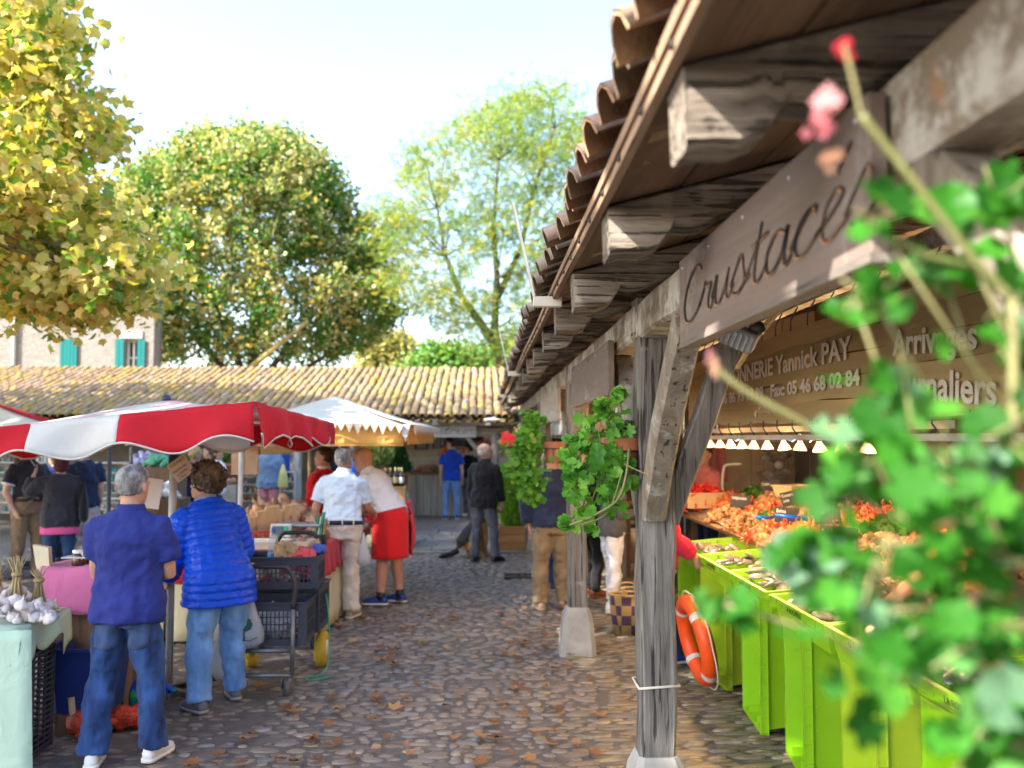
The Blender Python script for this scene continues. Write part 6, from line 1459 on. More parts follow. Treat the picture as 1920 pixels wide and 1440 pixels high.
def cream_awning():
    t = thing('market_parasol', 'cream market parasol with yellow valance and zigzag white trim over the sausage stall', 'parasol', (0, 0, 0))
    FR, BR = at(757, 797, 9.6), at(812, 804, 13.2); FL = at(446, 792, 9.5); BL = Vector((FL.x, 13.2, BR.z)); pk = at(628, 747, 11.3)
    one = [(0, 1, 1)]; sc = lambda d: 0
    awning(t, FL, FR, BR, BL, pk, [[(0, .5, 1), (.5, 1, 1)], one, one, one], [(.24, .215), .20, .2, .2], (T_CREAM, T_YEL), sc, T_YEL)
    # upper white sheet overhanging with zigzag trim
    C = [Vector(p) + Vector((0, 0, .022)) for p in (FL, FR, BR, BL)]; P = pk + Vector((0, 0, .03)); ctr = (C[0] + C[2]) / 2
    for k in range(4):
        a, b = C[k], C[(k + 1) % 4]; out = (b - a).cross(Vector((0, 0, 1))).normalized(); m = MB()
        m.sheet(lambda u, v: (a.lerp(b, u) + out * .10 * (1 - v)).lerp(P, v) - Vector((0, 0, .05 * math.sin(math.pi * v) * (1 - v) + .015 * max(0, 1 - 6 * v))), 12, 12); solidify(m.build('canopy_panel', T_CREAM, t), .003)
        m = MB(); n = int((b - a).length / .085)
        for i in range(n):
            p0, p1 = a.lerp(b, i / n) + out * .105, a.lerp(b, (i + 1) / n) + out * .105; z = Vector((0, 0, -.02)); d = Vector((0, 0, -.07 - .02 * ((i * 7) % 3)))
            m.prism([p0 + z, p1 + z, (p0 + p1) / 2 + z + d], out * .003)
        m.build('zigzag_trim', T_CREAM, t, False)
    m = MB(); a = Vector(FR) + Vector((.015, -.015, .01)); m.prism([a + Vector((-.06, -.03, 0)), a + Vector((.06, -.01, 0)), a + Vector((.01, -.02, -.19))], (0, -.004, 0)); m.build('corner_tie', T_WHITE, t, False)
    for p, mm in ((FL, M_pole), (Vector((at(650, 800, 13.0).x, 12.9, BR.z)), M_polewood), (BL, M_polewood)):
        m = MB(); m.tube([(p[0] + .03, p[1] + .03, .02), (p[0] + .03, p[1] + .03, p[2] - .02)], .024, 10); m.build('pole', mm, t)
cream_awning()
def left_awning():
    t = thing('market_parasol', 'white topped market parasol at the far left behind the striped one', 'parasol', (0, 0, 0))
    FR, BR = at(120, 800, 9.4), at(195, 806, 12.2); FL, BL = Vector((FR.x - 3.4, 9.5, FR.z - .05)), Vector((FR.x - 3.4, 12.3, BR.z)); pk = at(-60, 742, 10.6); 
    awning(t, FL, FR, BR, BL, pk, [[(0, .5, 1), (.5, 1, 1)], [(0, 1, 0)], [(0, 1, 0)], [(0, 1, 0)]], [.2, .2, .2, .2], (T_RED, T_WHITE), lambda d: .5 + .5 * math.cos(2 * math.pi * d / .6), T_WHITE)
    m = MB(); m.tube([(pk.x, pk.y, 0), pk], .028, 10); m.build('pole', M_poledark, t)
    for px, Y in ((206, 8.9), (246, 13.0)):
        q = at(px, 845, Y); m = MB(); m.tube([(q.x, Y, 0), (q.x, Y, q.z + .05)], .022 if Y < 10 else .026, 8); tt = thing('awning_post', 'thin black awning post ' + ('beside the polo man' if Y < 10 else 'among the stalls farther back'), 'post', (0, 0, 0)); m.build('post', M_poledark, tt); m = MB(); m.box((q.x, Y, .02), (.3, .3, .04), bev=.01); m.build('foot', M_iron, tt, False)
left_awning()
# ================================================================== GARLIC STALL
C_GREEN = clothmat('pale_green_cloth', (.42, .56, .45), (.37, .51, .40), bscale=6, bump=.5); C_ROSE = clothmat('rose_cloth', (.60, .17, .34), (.52, .13, .28), bscale=5); M_navyc = flat('navy_plastic', (.035, .04, .065), .5)
def slat_crate(label, loc, rot, L, W, H, m_=None, group='dark plastic market crates', rows=2, nl=16, nw=10):
    t = thing('plastic_crate', label, 'crate', loc, 0, group); t.rotation_euler = rot; m_ = m_ or M_navyc
    m = MB()
    for sx in (-1, 1):
        for sy in (-1, 1): m.box((sx * (L / 2 - .03), sy * (W / 2 - .008), H / 2), (.06, .014, H)); m.box((sx * (L / 2 - .008), sy * (W / 2 - .035), H / 2), (.014, .04, H - .004))
    for sy in (-1, 1):
        for z, h in ((.025, .05), (H - .03, .06), (H * .5, .008)): m.box((0, sy * (W / 2 - .008), z), (L - .12, .012, h))
    for sx in (-1, 1):
        for z, h in ((.025, .05), (H - .03, .06), (H * .5, .008)): m.box((sx * (L / 2 - .008), 0, z), (.012, W - .1, h))
    m.box((0, 0, .006), (L - .03, .03, .008)); m.build('frame', m_, t, False)
    m = MB()
    for sy in (-1, 1):
        for i in range(nl): m.box((-L / 2 + .075 + (L - .15) * i / (nl - 1), sy * (W / 2 - .008), H / 2), (.009, .008, H - .1))
    for sx in (-1, 1):
        for i in range(nw): m.box((sx * (L / 2 - .008), -W / 2 + .065 + (W - .13) * i / (nw - 1), H / 2), (.008, .009, H - .1))
    for i in range(18): m.box((-L / 2 + .03 + (L - .06) * i / 17, 0, .006), (.010, W - .03, .009))
    for i in range(7): m.box((0, -W / 2 + .03 + (W - .06) * i / 6, .0095), (L - .03, .012, .014))
    for k in range(rows):
        z = H * (k + 1) / (rows + 1)
        for sy in (-1, 1): m.box((0, sy * (W / 2 - .008), z), (L - .12, .007, .007))
    m.build('slats', m_, t, False, 'stuff')
    m = MB()
    for sy in (-1, 1): m.box((0, sy * (W / 2 + .003), H), (L + .02, .022, .012))
    for sx in (-1, 1): m.box((sx * (L / 2 + .003), 0, H), (.022, W - .018, .012))
    m.build('rim', m_, t, False); return t
# support crates of the garlic table: one on its side, one flat
X0 = -2.60
slat_crate('tall dark plastic crate standing on end under the green cloth', (X0 - .0, 5.40, .305), (0, R(-90), 0), .60, .52, .30, nl=14, nw=12, rows=6)
slat_crate('dark plastic crate lying flat right beneath the green cloth', (X0 - .32, 5.42, .615), (0, 0, R(3)), .62, .56, .17)
slat_crate('dark plastic crate hidden at the left under the green cloth', (X0 - 1.0, 5.42, .0), (0, 0, 0), .60, .5, .3); slat_crate('dark plastic crate stacked at the left under the green cloth', (X0 - 1.0, 5.42, .31), (0, 0, 0), .60, .5, .3)
def green_cloth():
    t = thing('green_cloth', 'pale green cloth with a ragged hem draped over crates of garlic', 'cloth', (0, 0, 0)); zt = .80; xa, xb, ya, yb = -3.7, X0 + .03, 5.10, 5.76
    m = MB(); r = random.Random(3)
    top = lambda u, v: (xa + (xb - xa) * u, ya + (yb - ya) * v, zt + .006 * math.sin(u * 17) * math.sin(v * 6)); m.sheet(top, 24, 8); solidify(m.build('top', C_GREEN, t), .004)
    m = MB(); xs = at(58, 1300, 5.1).x
    m.sheet(lambda u, v: (xa + (xs - xa) * u + .05 * v, ya - .015 - .03 * v * (1 + .6 * math.sin(u * 9)), zt - v * .80), 16, 12); solidify(m.build('front_drape', C_GREEN, t), .004)
    m = MB(); hem = lambda u: .15 + .06 * math.sin(u * 9) + .035 * math.sin(u * 31 + 1)
    m.sheet(lambda u, v: (xs + (xb - xs) * u, ya - .012 - .02 * v * math.sin(u * 14), zt - v * hem(u)), 24, 6); solidify(m.build('short_drape', C_GREEN, t), .004)
    m = MB(); m.sheet(lambda u, v: (xb + .008 + .025 * v * (1 + math.sin(u * 12)), ya + (yb - ya) * u, zt - v * (.17 - .05 * u + .03 * math.sin(u * 17) + (.10 if u > .75 else 0))), 24, 6); solidify(m.build('side_drape', C_GREEN, t), .004)
green_cloth()
M_garlic = mat('garlic_skin', (.72, .66, .63), (.55, .42, .44), .6, 9, .4, 40, stretch=(3, 3, .4), contrast=(.45, .7), rv=.1); M_stalk = mat('dry_stalk', (.52, .40, .22), (.38, .27, .13), .8, 14, .5, 80, stretch=(4, 4, .3))
def bulb_mesh(seed):
    r = random.Random(seed); m = MB(); rings = []
    for z, q in ((-.5, .25), (-.42, .7), (-.2, .98), (.05, .92), (.25, .6), (.42, .26), (.62, .14), (.8, .12)):
        rings.append([(q * .5 * (1 + .11 * math.cos(6 * a + seed)) * math.cos(a), q * .5 * (1 + .11 * math.cos(6 * a + seed)) * math.sin(a), z * .8) for a in [k * math.pi / 9 for k in range(18)]])
    m.loft(rings); return m.v, m.f
BULB = [bulb_mesh(i) for i in range(3)]; BME = [mkmesh('garlic_bulb', v, f, [M_garlic], None, [0.] * len(v)) for v, f in BULB]
r = random.Random(9)
for i in range(74):
    px = r.uniform(-35, 100); Y = r.uniform(5.2, 5.62); q = at(px, 1150, Y); lay = r.random() ** 1.5; edge = 1 - max(0, (px - 40) / 60)
    o = link('garlic_bulb', BME[i % 3], None, TRS((q.x, Y, .83 + .13 * lay * max(.15, edge)), (r.gauss(0, .9), r.gauss(0, .9), r.uniform(0, 6)), (r.uniform(.058, .078),) * 3)); tag(o, 'white garlic bulb in the heap on the pale green cloth', 'garlic', 'garlic bulbs heaped on the green cloth')
def garlic_bundle(px, py, Y, h, label):
    q = at(px, py, Y); t = thing('garlic_bundle', label, 'garlic', q, group='tied bundles of garlic with stalks'); m = MB()
    for i in range(24):
        a, b = r.uniform(0, 6.28), r.uniform(.3, 1); m.tube([(.05 * b * math.cos(a), .05 * b * math.sin(a), -.02), (.02 * b * math.cos(a), .02 * b * math.sin(a), h * .5), (.022 * b * math.cos(a + .5), .022 * b * math.sin(a + .5), h * .75), (.055 * b * math.cos(a), .055 * b * math.sin(a), h * r.uniform(.9, 1.1))], [.006, .005, .004, .002], 4)
    m.build('stalks', M_stalk, t, True, 'stuff'); m = MB(); m.lathe([(.026, -.012), (.032, 0), (.026, .012)], 12, c=(0, 0, h * .66)); m.build('tie', flat('twine', (.35, .25, .12), .8), t)
    for i in range(7): link('bulb', BME[i % 3], t, TRS((.06 * math.cos(i * .9), .06 * math.sin(i * .9), -.02), (1.2, 0, i * .9), (.07,) * 3))
garlic_bundle(30, 1135, 5.42, .27, 'tall bundle of garlic with dry stalks in the heap'); garlic_bundle(72, 1130, 5.55, .20, 'shorter bundle of garlic with dry stalks nearest the rose cloth'); garlic_bundle(-5, 1128, 5.6, .22, 'bundle of garlic cut by the left picture edge')
# rose cloth box with jars, bin, sacks
t = thing('rose_cloth', 'rose pink cloth draped over a raised box behind the garlic', 'cloth', (0, 0, 0)); a, b = at(88, 1062, 6.15), at(178, 1062, 6.15); m = MB()
m.sheet(lambda u, v: (a.x + (b.x + .25 - a.x) * u + (-.05 * max(0, v - .45)), 6.45 - .4 * min(1, v / .45) - .06 * max(0, v - .45), a.z - max(0, v - .45) * .52 + .008 * math.sin(u * 12 + v * 4)), 16, 16); solidify(m.build('cloth', C_ROSE, t), .004)
m = MB(); m.box(((a.x + b.x + .25) / 2, 6.27, .5), (b.x + .2 - a.x, .34, .96)); m.build('box', M_brown, t, False)
def jar(px, py, Y, label, c=(.06, .015, .012), s=1.0):
    q = at(px, py, Y); t = thing('jam_jar', label, 'jar', q); m = MB(); m.lathe([(.04 * s, 0), (.043 * s, .01), (.043 * s, .07 * s), (.034 * s, .08 * s)], 14); m.build('glass', mat('jam_%d' % int(c[0] * 999), c, c, .15, 4, 0, 50, spec=.7), t); m = MB(); m.lathe([(.037 * s, .08 * s), (.039 * s, .085 * s), (.039 * s, .1 * s), (.03 * s, .104 * s)], 14); m.build('lid', L_WHITE, t)
jar(147, 1060, 6.15, 'dark jam jar with a white lid on the rose cloth'); jar(163, 1058, 6.3, 'second jam jar behind the blue polo man on the rose cloth', (.10, .04, .01)); 
t = thing('card_stack', 'white card lying on the jam jars', 'card', at(145, 1045, 6.15)); m = MB(); m.box((0, 0, .004), (.16, .12, .006)); m.box((.02, 0, .022), (.06, .05, .03), bev=.004); m.build('card', L_WHITE, t, False)
t = thing('paper_bag', 'pale paper bag standing open beside the rose cloth', 'bag', at(80, 1070, 6.1)); m = MB(); m.prism([(-.04, 0, 0), (.045, 0, 0), (.03, 0, .15), (-.07, 0, .17)], (0, .05, 0)); m.build('bag', mat('paper', (.68, .6, .42), (.6, .5, .34), .8, 5, .3, 30), t, False)
t = thing('blue_bin', 'blue plastic tub standing behind the garlic table', 'tub', (at(168, 1250, 5.95).x, 5.95, .14)); m = MB(); m.loft([[(x * w, y * w * .8, z) for x, y in ((-1, -.8), (-.8, -1), (.8, -1), (1, -.8), (1, .8), (.8, 1), (-.8, 1), (-1, .8))] for w, z in ((.17, 0), (.21, .38), (.23, .38), (.23, .40), (.2, .40), (.16, .02))]); m.build('tub', flat('dark_blue_plastic', (.012, .03, .17), .5), t, False); m = MB(); m.box((0, 0, -.075), (.3, .26, .13)); m.build('block', M_brown, t, False)
def sack(label, c, rad, m_, seed, content=None):
    t = thing('mesh_sack', label, 'sack', c, group='net sacks behind the garlic table'); q = random.Random(seed); m = MB()
    for i in range(9): a = q.uniform(0, 6.28); m.ell((rad * .55 * math.cos(a), rad * .4 * math.sin(a), rad * q.uniform(.35, .75)), (rad * .52,) * 3, 10, 7)
    o = m.build('net', m_, t); voxel(o, .012, 2); wrinkle(o, .05, .03); m = MB(); m.tube([(rad * .8, 0, rad * .6), (rad * 1.1, -.02, rad * .75), (rad * 1.25, 0, rad * .6)], [.03, .012, .03], 8); m.build('knot', m_, t)
    return t
M_net = mat('red_net', (.62, .06, .025), (.40, .035, .015), .5, 26, .8, 60, contrast=(.45, .55), bdist=.03)
sack('red net sack of onions lying beside the crate', (at(165, 1360, 5.8).x, 5.80, .01), .13, M_net, 1); sack('red net sack of onions between the legs of the polo man', (at(240, 1345, 5.95).x, 5.95, .01), .12, M_net, 2)
sack('blue and green net sack behind the polo man', (at(250, 1320, 6.3).x, 6.35, .01), .2, mat('blue_net', (.01, .08, .55), (.02, .30, .06), .5, 6, .8, 60, contrast=(.5, .56)), 3)
t = thing('wood_stake', 'pale wooden stake leaning by the dark crate', 'stake', (0, 0, 0)); m = MB(); m.tube([at(138, 1362, 5.75), at(134, 1308, 5.8)], .02, 6); m.build('stake', M_polewood, t)
def bag(label, top, bot, w, d, m_, mark=False, name='carrier_bag', seed=1):
    """thin plastic carrier bag hanging from a point"""
    t = thing(name, label, 'plastic bag', top); q = random.Random(seed); h = top.z - bot.z; m = MB(); n = 28
    rows = ((0.02, .10, .05), (-.18, .22, .25), (-.32, .40, .5), (-.5, .62, .8), (-.75, .92, 1), (-.92, .9, .95), (-1, .5, .4))
    m.loft([[Vector((w / 2 * a * math.cos(th) * (1 + .05 * math.sin(9 * th + z * 7)), d / 2 * b * math.sin(th) * (1 + .08 * math.sin(11 * th)), z * h)) for th in [2 * math.pi * k / n for k in range(n)]] for z, a, b in rows])
    m.build('bag', m_, t)
    if mark:
        m = MB(); y = -d / 2 * 1.02; m.tube([(0, y, -.86 * h), (0, y, -.66 * h)], .006, 6)
        for i in range(9): m.ell((.035 * math.cos(i * .7) * w / .25, y + .003, -.60 * h + .03 * math.sin(i * .7)), (.022, .003, .022), 8, 5)
        m.tube([(-.07, y + .004, -.87 * h), (-.02, y, -.84 * h), (.04, y, -.86 * h), (.09, y + .004, -.8 * h)], .003, 5); m.build('tree_print', flat('print_green', (.01, .09, .07), .6), t)
    return t
def plastic(name, c, al):
    m = mat(name, c, c, .3, 5, .5, 26, spec=.5, stretch=(1, 1, .3)); nt = m.node_tree; b = nt.nodes['Principled BSDF']; tr = nt.nodes.new('ShaderNodeBsdfTransparent'); tl = nt.nodes.new('ShaderNodeBsdfTranslucent'); tl.inputs[0].default_value = (*c, 1)
    m1 = _n(nt, 'ShaderNodeMixShader'); m1.inputs[0].default_value = .4; nt.links.new(b.outputs[0], m1.inputs[1]); nt.links.new(tl.outputs[0], m1.inputs[2]); m2 = _n(nt, 'ShaderNodeMixShader'); m2.inputs[0].default_value = al; nt.links.new(m1.outputs[0], m2.inputs[1]); nt.links.new(tr.outputs[0], m2.inputs[2]); nt.links.new(m2.outputs[0], nt.nodes['Material Output'].inputs[0]); return m
P_BAG = plastic('bag_bluish', (.50, .56, .68), .25); P_WHITE = plastic('bag_white', (.72, .72, .74), .2); P_CLEAR = plastic('clear_plastic', (.62, .64, .66), .72)
# ================================================================== TROLLEY with crates
def trolley():
    t = thing('hand_trolley', 'grey steel hand trolley with two yellow tyres carrying dark crates', 'trolley', (0, 0, 0)); zd = .34; xl, xr, y0, y1 = -1.80, -1.40, 6.66, 7.62
    m = MB(); 
    for y in (y0, y1): m.tube([(xl, y, zd - .02), (xr, y, zd - .02)], .016, 8)
    for x in (xl, xr): m.tube([(x, y0, zd - .02), (x, y1, zd - .02)], .016, 8)
    for f in (.33, .66): m.tube([(xl, y0 + (y1 - y0) * f, zd - .02), (xr, y0 + (y1 - y0) * f, zd - .02)], .012, 6)
    M_fr = mat('grey_steel', (.20, .22, .24), (.13, .14, .16), .45, 9, .15, 60, metal=.5); m.build('platform', M_fr, t)
    for yy, h, mm, inset in ((y0 - .02, .92, M_fr, .0), (y1 + .02, 1.06, M_poledark, .1)):
        m = MB(); a, b = xl + inset - .02, xr - inset * .0 + .02; m.tube([(a, yy, .15 if inset == 0 else zd), (a, yy, .62)], .017, 8); m.tube([(b, yy, .15 if inset == 0 else zd), (b, yy, .62)], .017, 8); m.build('upright', M_fr, t)
        m = MB(); m.tube(smooth_pts([(a, yy, .62), (a - .015, yy, h - .14), (a + .03, yy, h - .02), (a + .1, yy, h), (b - .1, yy, h), (b - .03, yy, h - .02), (b + .015, yy, h - .14), (b, yy, .62)], 4), .018, 8); m.build('handle', M_poledark, t)
    m = MB(); m.tube([(xl - .03, y0 - .02, .15), (xr + .03, y0 - .02, .15)], .015, 8); m.box(((xl + xr) / 2, y0, .15), (.42, .05, .02)); m.build('caster_bar', M_fr, t)
    M_tyre = mat('yellow_tyre', (.52, .36, .02), (.40, .27, .03), .7, 9, .8, 50, bdist=.02); M_rim = flat('pale_rim', (.6, .62, .64), .4)
    for x in (xl - .08, xr + .08):
        Wm = Matrix.Translation((x, y1 - .12, .145)) @ Matrix.Rotation(R(90), 4, 'Y'); m = MB(); m.lathe([(.065, -.04), (.11, -.045), (.137, -.03), (.145, 0), (.137, .03), (.11, .045), (.065, .04)], 28, M=Wm); w = m.build('wheel', M_tyre, t)
        m = MB(); m.lathe([(.02, -.048), (.07, -.042), (.07, .042), (.02, .048)], 20, M=Wm); m.build('rim', M_rim, w)
    m = MB(); m.tube([(xl - .08, y1 - .12, .145), (xr + .08, y1 - .12, .145)], .012, 8)
    for x in (xl, xr): m.tube([(x, y1 - .25, zd - .03), (x, y1 - .12, .145), (x, y1, zd - .03)], .011, 6)
    m.build('axle', M_fr, t)
    for x in (xl + .02, xr - .02):
        Wm = Matrix.Translation((x, y0 - .03, .065)) @ Matrix.Rotation(R(25), 4, 'Z') @ Matrix.Rotation(R(90), 4, 'Y'); m = MB(); m.lathe([(.02, -.016), (.05, -.02), (.063, -.012), (.063, .012), (.05, .02), (.02, .016)], 18, M=Wm); w = m.build('caster', flat('caster_rubber', (.09, .09, .095), .6), t)
        m = MB(); m.prism([(x - .03, y0 - .05, .06), (x - .03, y0, .06), (x - .03, y0 + .01, .14), (x - .03, y0 - .05, .14)], (.004, 0, 0)); m.prism([(x + .026, y0 - .05, .06), (x + .026, y0, .06), (x + .026, y0 + .01, .14), (x + .026, y0 - .05, .14)], (.004, 0, 0)); m.build('fork', M_fr, w)
    m = MB()
    for k in range(5): m.tube([(xl + .11 + .012 * math.cos(a) + .004 * k, y0 - .02 + .024 * math.cos(a), .92 + .024 * math.sin(a)) for a in [i * math.pi / 5 + k for i in range(11)]], .007, 5)
    m.tube(smooth_pts([(xl + .12, y0 - .045, .92), (xl + .12, y0 - .05, .84), (xl + .13, y0 - .05, .80), (xl + .115, y0 - .05, .76)], 4), [.016] * 13, 6); m.build('raffia', M_stalk, t)
    m = MB(); m.tube(smooth_pts([(-1.27, y1 - .25, .60), (-1.24, y1 - .3, .45), (-1.22, y1 - .35, .15), (-1.25, y1 - .45, .03), (-1.36, y1 - .55, .025), (-1.28, y1 - .62, .025), (-1.16, y1 - .5, .025)], 6), .006, 6); tt = thing('bungee_cord', 'green bungee cord hanging from the crate on to the cobbles', 'cord', (0, 0, 0)); m.build('cord', flat('green_cord', (.03, .33, .22), .5), tt)
    slat_crate('lower dark crate at the front of the trolley', (-1.60, 6.90, zd), (0, 0, R(1)), .60, .40, .31)
    slat_crate('lower dark crate at the back of the trolley', (-1.58, 7.36, zd), (0, 0, R(-2)), .60, .40, .35)
    slat_crate('upper dark crate on the trolley filled with net bags and paper', (-1.575, 7.18, zd + .363), (0, 0, R(2)), .60, .40, .235)
    zt = zd + .363 + .235
    q = Vector((-1.66, 7.22, zt - .12)); t2 = thing('water_bottle', 'clear plastic water bottle with blue cap in the upper crate', 'bottle', q); m = MB(); m.lathe([(.036, 0), (.042, .01), (.042, .10), (.038, .11), (.042, .12), (.042, .2), (.034, .24), (.014, .275), (.013, .29)], 16); m.build('bottle', P_CLEAR, t2); m = MB(); m.lathe([(.016, .285), (.017, .29), (.017, .312), (.012, .315)], 12); m.build('cap', flat('blue_cap', (.01, .1, .5), .4), t2); m = MB(); m.lathe([(.0425, .06), (.0428, .065), (.0428, .125), (.0425, .13)], 16); m.build('label', flat('bottle_label', (.05, .22, .55), .4), t2)
    def crumple(label, c, rad, m_, seed, cat='bag', name='crumpled_bag'):
        tt = thing(name, label, cat, c); m = MB(); m.ell((0, 0, 0), rad, 18, 12); o = m.build('bag', m_, tt); s = o.modifiers.new('s', 'SUBSURF'); s.levels = s.render_levels = 2; wrinkle(o, .05 + seed * .004, .11); wrinkle(o, .02, .04)
    M_kraft = mat('kraft_paper', (.50, .35, .20), (.42, .28, .15), .8, 7, .6, 25)
    crumple('crumpled brown paper bag on top of the upper crate', (-1.54, 7.16, zt + .02), (.10, .08, .09), M_kraft, 1); crumple('pinkish red net bag in the upper crate', (-1.43, 7.16, zt - .01), (.11, .1, .06), mat('pink_net', (.75, .14, .13), (.6, .08, .08), .6, 30, .6, 60), 2, 'net bag'); crumple('second pinkish net bag at the right of the upper crate', (-1.37, 7.26, zt - .02), (.07, .08, .06), MATS['pink_net'], 3, 'net bag')
    crumple('blue and kraft paper packet at the corner of the upper crate', (-1.31, 7.2, zt + .03), (.035, .03, .06), flat('blue_paper', (.08, .13, .5), .7), 1, 'packet', 'paper_packet'); crumple('brown paper scrap behind the blue packet', (-1.36, 7.3, zt + .04), (.06, .04, .05), M_kraft, 2, 'paper', 'paper_scrap')
    crumple('pale sacks inside the front lower crate', (-1.58, 6.90, zd + .14), (.24, .15, .13), mat('pale_sack', (.62, .6, .6), (.4, .36, .36), .7, 12, .5, 30), 2, 'sack', 'packed_sack'); crumple('red and pale packages inside the upper crate', (-1.56, 7.18, zd + .46), (.25, .15, .09), mat('mixed_pack', (.6, .5, .45), (.45, .05, .06), .7, 7, .5, 30, contrast=(.5, .54)), 2, 'package', 'packed_goods'); crumple('kraft paper tops showing in the back lower crate', (-1.58, 7.3, zd + .27), (.2, .12, .06), M_kraft, 3, 'paper', 'paper_bundle')
    bag('translucent carrier bag with a tree print hanging from the trolley handle', Vector((-1.69, 6.60, .80)), Vector((-1.69, 6.6, .36)), .25, .17, P_BAG, True)
    bag('white carrier bag hanging between the trolley and the curly haired woman', Vector((-1.86, 6.62, .70)), Vector((-1.86, 6.6, .13)), .20, .15, P_WHITE, seed=2)
trolley()
bag('white carrier bag hanging from the arm of the man in cream trousers', at(682, 1000, 9.1), at(682, 1060, 9.1), .15, .12, P_WHITE, seed=3)
# ================================================================== SAUSAGE AND BREAD STALL
C_REDT = clothmat('red_tablecloth', (.52, .012, .022), (.44, .01, .018), bscale=6, bump=.4); C_CREAMT = clothmat('cream_tablecloth', (.66, .60, .40), (.6, .54, .35), bscale=6, bump=.4)
def stall_table(label, x0, x1, y0, y1, z, front, red, cloth=C_REDT, under=C_CREAMT, skew=0.0):
    t = thing('stall_table', label, 'table', (0, 0, 0)); q = [(x0, y0), (x1, y0), (x1 + skew, y1), (x0 + skew, y1)]
    m = MB(); m.prism([(*p, z - .03) for p in q], (0, 0, .03)); m.build('top', M_bench, t, False)
    for (cl, za, zb, off, nm) in ((under, z - .03, .03, .004, 'under_skirt'), (cloth, z + .004, z - red, .02, 'skirt')):
        m = MB(); pts = [Vector((*p, 0)) for p in q]; ctr = sum(pts, Vector()) / 4; L = []
        for k in range(4):
            a, b = pts[k], pts[(k + 1) % 4]; n = max(2, int((b - a).length / .04)); o = (b - a).cross(Vector((0, 0, 1))).normalized()
            L += [(a.lerp(b, i / n), o) for i in range(n)]
        rows = []
        for j in range(7):
            v = j / 6; rows.append([p + o * (off + .03 * v * abs(math.sin(i * .55)) + .015 * v) + Vector((0, 0, za + (zb - za) * v + (.012 * math.sin(i * .31) if j == 6 and nm == 'skirt' else 0))) for i, (p, o) in enumerate(L)])
        m.loft(rows[::-1], False); solidify(m.build(nm, cl, t), .003)
    m = MB(); m.prism([(p[0] + sx * .02, p[1] + sy * .02, z + .002) for p, (sx, sy) in zip(q, ((-1, -1), (1, -1), (1, 1), (-1, 1)))], (0, 0, .006)); m.build('cloth_top', cloth, t, False); return t
stall_table('long stall table with red cloth over cream skirt beside the alley', -3.3, -1.56, 8.35, 10.5, .82, 0, .27, skew=.10)
M_tray = flat('white_tray', (.72, .68, .62), .4)
t = tub('long white plastic tray along the front of the red stall', (-2.25, 8.48, .832), .86, .26, .075, M_tray, 0, 'tray', 'tray'); t = tub('smaller white tray holding sausage ends at the corner of the red stall', (-1.70, 8.50, .832), .30, .22, .07, M_tray, .05, 'tray', 'tray')
SAUS = [simple(lambda m: m.tube([(-.5, 0, 0), (-.42, 0, .02), (-.2, .02, .03), (.1, .03, .02), (.4, 0, .0), (.5, -.02, 0)], [.03, .11, .13, .13, .11, .03], 8)), simple(lambda m: m.ell((0, 0, 0), (.5, .3, .22), 10, 6))]
M_saus = mat('cured_sausage', (1, 1, 1), (.7, .6, .55), .6, 12, .4, 70, palette=[(.50, .27, .14), (.36, .15, .08), (.58, .40, .26), (.62, .46, .34), (.42, .2, .1)])
for lb, c, rd, n, sz in (('sausage ends heaped in the smaller white tray', (-1.70, 8.50, .86), (.11, .07, .05), 22, .08), ('cured sausages heaped in the middle of the red stall', (-2.05, 9.6, .95), (.34, .42, .16), 150, .17), ('cured hams and sausages at the back of the red stall', (-2.3, 10.2, .95), (.4, .25, .22), 110, .2), ('small sausages beside the scale', (-1.72, 9.3, .86), (.12, .3, .10), 70, .12)):
    t, ins = heap('sausages', lb, 'sausages', c, rd, n, SAUS, sz, 'cured sausages on the red stall'); bulk('pile', SAUS, [(a, Matrix.Translation((0, 0, -.27 * M.translation.x)) @ M, q) for a, M, q in ins], M_saus, t)
def paperbag(c, rz, label, h=.3, w=.16):
    t = thing('paper_bag', label, 'paper bag', c, rz, 'brown paper bags lined up on the red stall'); m = MB(); m.loft([[(x * w / 2 * (1 + .05 * j), y * .045 * (1 - .7 * f) - .0, f * h) for x, y in ((-1, -1), (-.33, -1.25), (.33, -.8), (1, -1), (1, 1), (-1, 1))] for j, f in ((0, 0), (.3, .5), (0, .85), (-.3, 1))]); t.rotation_euler = (R(14), R(-6), rz); m.build('bag', mat('light_kraft', (.66, .46, .25), (.55, .36, .18), .8, 6, .7, 30, stretch=(3, 3, 1)), t, False)
for i in range(8): paperbag((-2.50 + .075 * i + rnd.uniform(-.02, .02), 8.8 + .07 * i, .84 + .012 * i), R(40 + rnd.uniform(-18, 18)), 'brown paper bag in the row on the red stall, number %d from the pole' % (i + 1) if False else 'brown paper bag in the row beside the white parasol pole', .24 + rnd.uniform(-.05, .04), .15)
def red_basket():
    t = thing('red_basket', 'red plastic basket holding the paper bags on the red stall', 'basket', (-2.28, 8.82, .83), R(16)); m = MB()
    for z in (.01, .12): m.box((0, -.12, z), (.9, .012, .02)); m.box((0, .30, z), (.9, .012, .02)); m.box((-.45, .09, z), (.012, .42, .02)); m.box((.45, .09, z), (.012, .42, .02))
    for i in range(26): m.box((-.44 + i * .0352, -.12, .065), (.012, .008, .1))
    m.build('frame', flat('red_plastic', (.6, .05, .03), .4), t, False)
red_basket()
